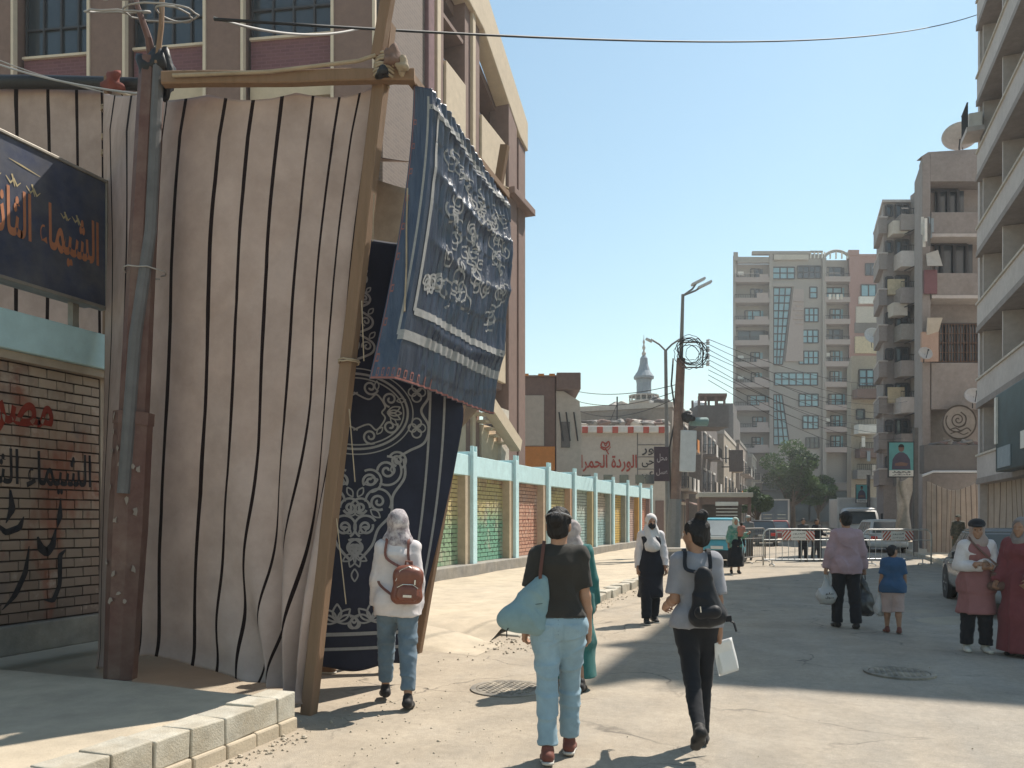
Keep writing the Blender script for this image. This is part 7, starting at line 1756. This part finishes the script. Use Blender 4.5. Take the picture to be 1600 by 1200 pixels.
w4, J4, P4 = person('woman in black pinafore with white sleeves and white headscarf walking towards the camera', tuple(gnd(1017, 11.75)), YAW+R(184), 1.66,
    {'legL': (-8, 8, 8, 1), 'legR': (9, 5, 0, 1), 'armL': (6, 9, 12), 'armR': (-4, 9, 14), 'look': 0}, SKIN,
    [('blouse', g_top(.012, 1.0, -.02, .022), m_wcot, wr(.007, 18, 41), None), ('pinafore', lambda D, J: (g_top(.020, .06, .1, .006, True, 0, .008)(D, J), g_skirt(.40, .155)(D, J)), cloth_m('black_cloth', (.014, .015, .022)), wr(.010, 17, 43, (1.3, 1.3, .3)), None), ('trousers', g_trousers(.03, .03, 1.2), m_bk, jeans_w(44), None), ('headscarf', hijab(.30, .15), cloth_m('white_scarf', (.58, .545, .53)), wr(.007, 25, 45, (1, 1, .6), .003, 60), None),
     ('face_mask', lambda D, J, P, x, f, u, rot: (D.ell(P(0, .058, -.052), (.060*J['k'], .055*J['k'], .052*J['k']), .01, rot)), m_bk, None, None)]+shoes(m_shoe, m_sole), .010, (.3, .3), eyes=True)
# --- on the right -------------------------------------------------------------------------
w7, J7, P7 = person('man in a pink shirt and black trousers carrying a plastic bag in each hand', tuple(gnd(1322, 11.25)), YAW-R(8), 1.70,
    {'legL': (7, 4, 0, 2), 'legR': (-6, 5, 4, 2), 'armL': (-2, 15, 8), 'armR': (2, 14, 6)}, SKIN,
    [('trousers', g_trousers(.026, .0, 1.3), m_bk, jeans_w(51), None), ('shirt', g_top(.022, 1.0, .09, .026, False, .02, .008, under=g_trousers(.026, .0, 1.3)), cloth_m('pink_cotton', (.36, .25, .275)), wr(.010, 15, 53, (1.2, 1.2, .8), .004, 40), None), ('hair', hair_cap(), m_hair, wr(.003, 60, 54), None)]+shoes(m_shoe), .010, (.9, .9), 1.06)
w8, J8, P8 = person('small child in blue T-shirt and pale shorts beside the man in pink', tuple(gnd(1395, 10.75)), YAW-R(14), 1.22,
    {'legL': (6, 4, 0, 1), 'legR': (-5, 5, 5, 1), 'armL': (2, 10, 14), 'armR': (0, 12, 20), 'look': -52}, SKIN,
    [('shorts', g_trousers(.045, .78, 1.6, .03), cloth_m('pale_pink_shorts', (.40, .30, .28)), wr(.006, 20, 61), None), ('t_shirt', g_top(.028, .42, .10, .030, False, under=g_trousers(.045, .78, 1.6, .03)), cloth_m('royal_blue_cotton', (.035, .085, .17)), wr(.006, 20, 63), None), ('hair', hair_cap(), m_hair, wr(.004, 50, 64), None)]+shoes(m_rshoe), .009, (.5, .5), legs=1.0)
w9, J9, P9 = person('woman in black cap, white sleeves and long pink waistcoat with folded arms', tuple(gnd(1526, 9.25)), YAW+R(165), 1.57,
    {'legL': (2, 2, 0, 2), 'legR': (-2, 2, 0, 2), 'elL': (-.215, .03, -.15), 'wrL': (.02, .21, -.115), 'elR': (.215, .03, -.155), 'wrR': (-.03, .20, -.165), 'look': -8}, SKIN,
    [('blouse', g_top(.020, .97, .0, .030), m_wcot, wr(.007, 18, 71), None), ('waistcoat', lambda D, J: (g_top(.024, .05, .1, .008, True, 0, .012, under=lambda D_, J_: (g_trousers(.03, .04, 1.2)(D_, J_), D_.cut(J_['pel']-V3(0, 0, .2), (0, 0, -1))))(D, J), g_skirt(.46, .185)(D, J)), cloth_m('dusty_pink_cloth', (.27, .12, .12)), wr(.012, 15, 73, (1.3, 1.3, .3)), None), ('trousers', g_trousers(.03, .04, 1.2), m_bk, jeans_w(74), None), ('headscarf', hijab(.07, .03), cloth_m('cream_scarf', (.32, .25, .225)), wr(.006, 25, 75), None),
     ('cap', lambda D, J, P, x, f, u, rot: (D.ell(P(0, -.015, .075), (.098*J['k'], .112*J['k'], .075*J['k']), .01, rot), D.cone(P(0, .075, .06), P(0, .135, .045), .018*J['k'], .010*J['k'], .02, x, 4.2)), m_bk, None, None)]+shoes(m_sole), .010, (.6, .6), 1.0, eyes=True)
w10, J10, P10 = person('person in a long dark red robe and grey headscarf cut by the right edge', tuple(gnd(1596, 8.95)), YAW+R(120), 1.60,
    {'legL': (2, 2, 0, 2), 'legR': (-2, 2, 0, 2), 'armL': (10, 8, 40, 0), 'armR': (8, 8, 30, 0)}, SKIN,
    [('robe', lambda D, J: (g_top(.026, 1.0, .1, .032, True, 0, .02)(D, J), g_skirt(.05, .23, .12)(D, J)), cloth_m('dark_red_cloth', (.17, .045, .05)), wr(.016, 14, 81, (1.3, 1.3, .25), .005, 36), .012), ('headscarf', hijab(.16, .02), cloth_m('grey_scarf', (.23, .20, .19), col2=(.12, .1, .1), amt=.6, c2s=9), wr(.008, 22, 83), .012)]+shoes(m_shoe), .011, (.5, .5))
# --- further off --------------------------------------------------------------------------
w6, J6, P6 = person('woman in a green top and black skirt holding a child against her shoulder', tuple(gnd(1149, 22.4)), YAW+R(178), 1.62,
    {'legL': (6, 6, 0, 1), 'legR': (-6, 6, 6, 1), 'armL': (30, 12, 80, -30), 'armR': (4, 12, 14)}, SKIN,
    [('tunic', g_top(.034, .9, .1, .04), cloth_m('green_cloth', (.05, .20, .15), col2=(.30, .35, .30), amt=.7, c2s=9), wr(.01, 14, 91), None), ('skirt', g_skirt(.20, .20), m_bk, wr(.012, 14, 92, (1.3, 1.3, .3)), None), ('headscarf', hijab(.26, .06), cloth_m('pale_green_scarf', (.38, .44, .38)), wr(.006, 20, 93), None)]+shoes(m_shoe, None, 1, .014), .015, (.5, .5))
ch = to_world(w6, J6['chest']+V3(-.13, .17, .0))
w6b, _, _ = person('small child in a rust-red top carried by the woman in green', (ch.x, ch.y, ch.z-.45), YAW-R(10), .78,
    {'legL': (35, 60, 0, 14), 'legR': (35, 60, 0, 14), 'armL': (30, 14, 40), 'armR': (30, 14, 40)}, SKIN,
    [('top', g_top(.035, .8, .08, .03, False), cloth_m('rust_cloth', (.34, .12, .09), col2=(.40, .28, .22), amt=.5, c2s=12), None, None), ('leggings', g_trousers(.03, .1), m_bk, None, None), ('hair', hair_cap(), m_hair, None, None)], .011, (.4, .4))
person('soldier in camouflage uniform standing before the right-hand striped canvas', tuple(gnd(1497, 30.6)), YAW+R(160), 1.74,
    {'legL': (2, 2, 0, 4), 'legR': (-2, 2, 0, 4), 'armL': (4, 10, 16), 'armR': (4, 10, 16)}, SKIN,
    [('uniform', lambda D, J: (g_top(.03, 1.0, .1, .03, False)(D, J), g_trousers(.035, .05, 1.2)(D, J)), cloth_m('camouflage', (.05, .055, .04), col2=(.15, .135, .10), amt=1, c2s=11), wr(.008, 15, 101), None), ('cap', lambda D, J, P, x, f, u, rot: (D.ell(P(0, -.005, .06), (.09*J['k'], .105*J['k'], .065*J['k']), .01, rot), D.cone(P(0, .08, .05), P(0, .13, .04), .014, .01, .02, x, 4)), cloth_m('camouflage', (.05, .055, .04)), None, None)]+shoes(m_shoe, None, 1.1, .014), .016, (.4, .4), 1.05)
person('man in dark clothes behind the left barrier, nearer the black hatchback', tuple(gnd(1255, 28.6)), YAW+R(170), 1.60, {'legL': (4, 4, 0, 2), 'legR': (-3, 3, 0, 2)}, SKIN,
    [('jacket', g_top(.03, 1.0, .08, .03, False), cloth_m('charcoal_cloth', (.05, .05, .055)), wr(.008, 15, 111), None), ('trousers', g_trousers(.03, .02), m_bk, None, None), ('hair', hair_cap(), m_hair, None, None)]+shoes(m_shoe, None, 1, .014), .016, (.4, .4))
person('man in black with pale papers behind the left barrier, nearer the man in pink', tuple(gnd(1276, 28.9)), YAW+R(195), 1.58, {'legL': (4, 4, 0, 3), 'legR': (-5, 4, 0, 3), 'armL': (15, 8, 60, -10)}, SKIN,
    [('jacket', g_top(.035, 1.0, .08, .03, False), m_bk, wr(.008, 15, 113), None), ('trousers', g_trousers(.04, .02), cloth_m('charcoal_cloth', (.05, .05, .055)), None, None), ('hair', hair_cap(), m_hair, None, None)]+shoes(m_shoe, None, 1, .014), .016, (.4, .4))
person('man in a grey shirt and pale cap standing by the sideways barrier', tuple(gnd(1169, 29.5)), YAW+R(150), 1.72, {'legL': (4, 4, 0, 3), 'legR': (-5, 4, 0, 3)}, SKIN,
    [('shirt', g_top(.035, .95, .08, .03, False), cloth_m('grey_brown_cloth', (.17, .155, .15)), wr(.008, 15, 115), None), ('trousers', g_trousers(.035, .02), cloth_m('brown_trousers', (.10, .075, .06)), None, None), ('cap', lambda D, J, P, x, f, u, rot: (D.ell(P(0, -.005, .06), (.09*J['k'], .105*J['k'], .065*J['k']), .01, rot)), cloth_m('pale_cap', (.40, .38, .36)), None, None)]+shoes(m_shoe, None, 1, .014), .016, (.4, .4))
person('walker behind the blue cloth, only a lifted brown shoe showing below its hem', tuple(gnd(545, 8.0)), YAW+R(68), 1.68, {'legL': (16, 6, 0, 2), 'legR': (-18, 22, 42, 2), 'armL': (10, 8, 14), 'armR': (-10, 8, 14)}, SKIN,
    [('shirt', g_top(.03, .95, .08, .03, False), cloth_m('grey_brown_cloth', (.17, .155, .15)), None, None), ('trousers', g_trousers(.035, .02), cloth_m('brown_trousers', (.10, .075, .06)), None, None), ('hair', hair_cap(), m_hair, None, None)]+shoes(cloth_m('tan_brown_shoe', (.20, .12, .07)), m_sole, 1.1), .013, (.3, .3))

# ------------------------------------------------------------------ bags and papers they carry
def sdf_obj(name, lo, hi, h, build, mat, disp, parent):
    D = SDF(lo, hi, h); build(D); return obj(name, D.mesh(name, mat, disp, 2), None, parent)
# brown leather backpack on the woman in white
m_leath = M('brown_leather', (.17, .055, .033), rough=.42, var=.2, scale=9, bump=.25, bscale=120, spec=.5, bdist=.003)
def pack_at(t, J, off, rz): 
    p = to_world(t, J['chest']+V3(*off)); return (p.x, p.y, p.z), t.rotation_euler.z+rz
loc, rz = pack_at(w1, J1, (.085, -.185, -.19), R(4))
bpk = thing('backpack', 'small brown leather backpack hanging low on the woman in the white shirt', 'backpack', loc, rz)
bpk.rotation_euler.y = R(4)
def bp_body(D):
    D.cone((-.07, 0, -.115), (.07, 0, -.115), .05, .05, .03, (0, 1, 0), 1.15); D.cone((-.065, 0, .06), (.065, 0, .06), .058, .058, .05); D.cone((-.07, 0, -.1), (-.06, 0, .07), .052, .055, .05); D.cone((.07, 0, -.1), (.06, 0, .07), .052, .055, .05); D.cone((0, 0, -.1), (0, 0, .09), .062, .062, .05); D.ell((0, .0, .1), (.105, .055, .05), .04)
sdf_obj('bag_body', (-.17, -.1, -.2), (.17, .1, .2), .006, bp_body, m_leath, wr(.003, 24, 5), bpk)
sdf_obj('front_pocket', (-.14, -.14, -.19), (.14, .0, .05), .006, lambda D: (D.cone((-.055, -.05, -.10), (.055, -.05, -.10), .04, .04, .03), D.cone((-.05, -.05, -.04), (.05, -.05, -.04), .035, .035, .05)), m_leath, wr(.003, 24, 6), bpk)
obj('zip', MB().tube([(-.085, -.072, -.03), (-.04, -.086, .0), (.04, -.086, .0), (.085, -.072, -.03)], .004, 6), m_chrome, bpk); obj('zip', MB().tube([(-.10, -.05, .02), (-.07, -.055, .11), (0, -.05, .145), (.07, -.055, .11), (.10, -.05, .02)], .004, 6), m_chrome, bpk)
obj('badge', MB().box(-.035, .035, -.098, -.092, -.105, -.085), m_chrome, bpk); obj('zip_pull', MB().box(.05, .062, -.082, -.072, .0, .04), m_chrome, bpk)
obj('handle', MB().tube([(-.03, .02, .135), (-.025, .01, .185), (.025, .01, .185), (.03, .02, .135)], .008, 6), m_leath, bpk)
def strap(name, pts, w, th, mat, parent, side=None):
    pts = [Vector(p) for p in pts]; N = (len(pts)-1)*6; mb = MB(); Q = [catmull(pts, i/N) for i in range(N+1)]
    for i in range(N+1):
        d = (Q[min(i+1, N)]-Q[max(i-1, 0)]).normalized(); sd = (side or Vector((1, 0, 0))); sd = (sd-d*sd.dot(d)).normalized(); up = sd.cross(d)
        for a, b in ((-1, -1), (1, -1), (1, 1), (-1, 1)): mb.v.append(tuple(Q[i]+sd*w/2*a+up*th/2*b))
    for i in range(N):
        for k in range(4): mb._f((i*4+k, i*4+(k+1) % 4, (i+1)*4+(k+1) % 4, (i+1)*4+k))
    mb._f((3, 2, 1, 0)); mb._f(tuple(N*4+k for k in range(4)))
    return obj(name, mb, mat, parent)
inv = wmat(bpk).inverted(); L1 = lambda p: inv @ to_world(w1, p)
k1 = J1['k']
for n, sx in (('L', -.07), ('R', .07)):
    sh = J1['sh'+n]*.72+J1['neck']*.28
    strap('shoulder_strap', [(sx*.5, .03, .12), L1(sh+V3(0, -.125, -.10)), L1(sh+V3(0, -.085, .035)), L1(sh+V3(0, .0, .066)), L1(sh+V3(0, .085, .02)), L1(J1['chest']+V3(sx*1.9, .17, -.02)), L1(J1['waist']+V3(sx*2.3, .10, .05)), L1(J1['waist']+V3(sx*2.4+.02, -.10, -.02)), (sx*1.3, .0, -.12)], .022, .006, m_leath, bpk)
# light blue tote on the woman in the olive T-shirt
m_tote = cloth_m('light_blue_canvas', (.20, .30, .325), amt=.3, bump=.3)
p = to_world(w2, J2['waist']+V3(-.20, -.10, -.02)); tote = thing('tote_bag', 'slouching light blue bag hanging from the shoulder of the woman in the olive T-shirt', 'bag', tuple(p), w2.rotation_euler.z+R(12)); tote.rotation_euler.y = R(12)
sdf_obj('bag_body', (-.27, -.17, -.27), (.27, .17, .27), .007, lambda D: (D.cone((-.12, 0, -.14), (.10, 0, -.15), .05, .05, .05), D.cone((-.12, 0, -.13), (.05, .0, .13), .055, .035, .06), D.cone((.10, 0, -.14), (.075, 0, .17), .05, .025, .06), D.cone((-.05, 0, -.12), (.04, 0, .08), .070, .055, .05), D.ell((-.03, -.02, -.11), (.13, .075, .085), .05)), m_tote, wr(.012, 16, 9, (1, 1, .7), .006, 42), tote)
obj('pocket_seam', MB().tube([(-.07, -.066, -.03), (.02, -.069, .0), (.09, -.05, .02)], .004, 5), cloth_m('dark_seam', (.06, .09, .10)), tote); obj('pull_cord', MB().tube([(-.10, -.055, -.17), (-.11, -.062, -.20), (-.10, -.06, -.24)], .004, 5), m_bk, tote)
inv = wmat(tote).inverted(); L2 = lambda p: inv @ to_world(w2, p); sh = J2['shL']*.75+J2['neck']*.25
strap('shoulder_strap', [(.06, -.01, .16), L2(sh+V3(-.02, -.125, -.14)), L2(sh+V3(0, -.07, .05)), L2(sh+V3(0, .02, .07)), L2(sh+V3(-.02, .11, -.04)), L2(J2['chest']+V3(-.20, .12, -.12)), (.08, .05, .15)], .022, .006, cloth_m('brown_strap', (.11, .05, .04)), tote)
# black backpack on the slim walker
p = to_world(w5, J5['chest']+V3(.045, -.165, -.12)); bk = thing('backpack', 'soft black backpack on the slim walker in the grey T-shirt', 'backpack', tuple(p), w5.rotation_euler.z+R(-6)); bk.rotation_euler.y = R(-7)
m_nyl = cloth_m('black_nylon', (.013, .014, .018), rough=.55, bump=.2)
sdf_obj('bag_body', (-.2, -.13, -.25), (.2, .13, .26), .007, lambda D: (D.cone((-.07, 0, -.15), (.07, 0, -.15), .055, .055, .04, (0, 1, 0), 1.1), D.cone((0, 0, -.12), (0, 0, .10), .082, .05, .05, (1, 0, 0), 1.35), D.ell((0, 0, .15), (.05, .04, .05), .05)), m_nyl, wr(.008, 18, 19, (1, 1, 1), .003, 50), bk)
sdf_obj('front_pocket', (-.15, -.16, -.22), (.15, .02, .05), .007, lambda D: D.cone((-.045, -.06, -.11), (.045, -.06, -.11), .045, .045, .03), m_nyl, wr(.005, 20, 20), bk)
obj('zip_pull', MB().box(-.05, -.042, -.112, -.104, -.10, -.06), m_chrome, bk); obj('buckle', MB().box(.11, .15, -.03, .0, -.19, -.15), m_nyl, bk); obj('loose_strap', MB().tube([(.10, -.02, -.16), (.16, -.03, -.20), (.17, -.03, -.26)], .008, 5), m_nyl, bk)
inv = wmat(bk).inverted(); L5 = lambda p: inv @ to_world(w5, p)
for n, sx in (('L', -.05), ('R', .05)):
    sh = J5['sh'+n]*.72+J5['neck']*.28
    strap('shoulder_strap', [(sx*.3, .0, .16), L5(sh+V3(0, -.125, -.06)), L5(sh+V3(0, -.07, .05)), L5(sh+V3(0, .02, .068)), L5(sh+V3(0, .105, -.01)), L5(J5['chest']+V3(sx*2.6, .14, -.04)), L5(J5['waist']+V3(sx*3.0, .06, .03)), (sx*2, .02, -.15)], .026, .007, m_nyl, bk)
# papers in the right hand of the slim walker
g = to_world(w5, J5['gripR']); pp = thing('papers', 'folded white papers in the right hand of the slim walker', 'papers', tuple(g+Vector((.05, .0, 0))), w5.rotation_euler.z+R(30)); pp.rotation_euler.y = R(-10)
m_paper = M('white_paper', (.72, .71, .69), rough=.8, var=.05, bump=.05, transl=.2)
for i in range(3):
    mb = MB().grid(lambda a, b, i=i: (-.075+.15*a+.012*i, .006*i+.015*math.sin(b*3+i), .03-.235*b), 8, 10); o = obj('sheet', mb, m_paper, pp, True); o.modifiers.new('thickness', 'SOLIDIFY').thickness = .0012
# shopping bags of the man in pink and the child
def shopping_bag(label, grip, rz, H_, W_, mat, seed, text=None, tcol=None):
    t = thing('plastic_bag', label, 'plastic bag', tuple(grip), rz)
    sdf_obj('bag_body', (-W_, -W_, -H_-.1), (W_, W_, .05), .011, lambda D: (D.cone((-.02, 0, -.02), (0, 0, -.12*1.0), .010, .03, .03), D.cone((0, 0, -.12), (0, 0, -H_*.62), .035, W_*.40, .06, (1, 0, 0), 1.25), D.ell((0, 0, -H_*.72), (W_*.56, W_*.42, H_*.27), .05), D.ell((W_*.12, 0, -H_*.84), (W_*.40, W_*.36, H_*.15), .05)), mat, wr(.014, 16, seed, (1.2, 1.2, .6), .006, 44), t)
    for s in (-1, 1): obj('handle', MB().tube([(.02*s, 0, .02), (.03*s, .008*s, -.05), (.02*s, .012*s, -.13)], [.008, .010, .016], 6), mat, t)
    if text:
        for i, w in enumerate(text): lettering('lettering', w, W_*.5, H_*.09, tcol, t, lambda a, b, c=0, i=i: (a, -W_*.44-.012-c, -H_*(.60+.13*i)+b), .02)
    return t
m_pbag = M('white_plastic', (.50, .50, .50), rough=.4, var=.1, bump=.2, bscale=30, transl=.25, spec=.5); m_pbagb = M('black_plastic', (.02, .021, .025), rough=.35, var=.2, bump=.3, bscale=30, spec=.5, col2=(.12, .12, .12), c2amt=.6, c2scale=7)
shopping_bag('white plastic bag with dark print in the left hand of the man in pink', to_world(w7, J7['gripL']), YAW, .44, .25, m_pbag, 3, ['حلو', 'لذيذ' if 'ذ' in FORMS else 'سوق'], m_ink)
shopping_bag('bulging black plastic bag in the right hand of the man in pink', to_world(w7, J7['gripR']), YAW, .60, .28, m_pbagb, 4)
shopping_bag('pale bag hanging from the left hand of the child in blue', to_world(w8, J8['gripL']), YAW, .34, .13, m_pbag, 5)
g = to_world(w9, J9['waist']+V3(-.20, .16, -.12)); hb = thing('handbag', 'brown shoulder bag at the side of the woman in the pink waistcoat', 'bag', tuple(g), w9.rotation_euler.z+R(10))
sdf_obj('bag_body', (-.2, -.12, -.2), (.2, .12, .15), .010, lambda D: (D.cone((-.09, 0, -.08), (.09, 0, -.08), .05, .05, .04), D.cone((-.07, 0, .05), (.07, 0, .05), .035, .035, .05), D.cone((0, 0, -.06), (0, 0, .04), .05, .04, .04)), M('brown_suede', (.13, .075, .06), bump=.2), wr(.006, 18, 8), hb)
inv = wmat(hb).inverted(); L9 = lambda p: inv @ to_world(w9, p); sh = J9['shR']*.6+J9['neck']*.4
strap('shoulder_strap', [(-.08, .0, .07), L9(J9['chest']+V3(-.06, .165, -.02)), L9(sh+V3(0, .09, .03)), L9(sh+V3(0, .0, .085)), L9(sh+V3(-.02, -.10, -.02)), L9(J9['chest']+V3(-.06, -.17, -.06)), L9(J9['waist']+V3(-.22, .0, -.02)), (.08, -.02, .07)], .02, .006, MATS['brown_suede'], hb)

# ------------------------------------------------------------------ distance haze, added also to lift far shade like a pale veil
hz = bpy.data.materials.new('veil_haze'); hz.use_nodes = True; n = hz.node_tree.nodes; n.remove(n['Principled BSDF'])
pv = n.new('ShaderNodeVolumePrincipled'); pv.inputs['Color'].default_value = (.93, .95, .97, 1); pv.inputs['Density'].default_value = .0010; pv.inputs['Anisotropy'].default_value = .3
hz.node_tree.links.new(pv.outputs[0], n['Material Output'].inputs['Volume'])
ho = obj('haze', MB().box(-905, 905, -65, 1805, -1.7, 46), hz); tag(ho, 'pale haze added to veil and soften the far end of the street', 'haze', kind='stuff')
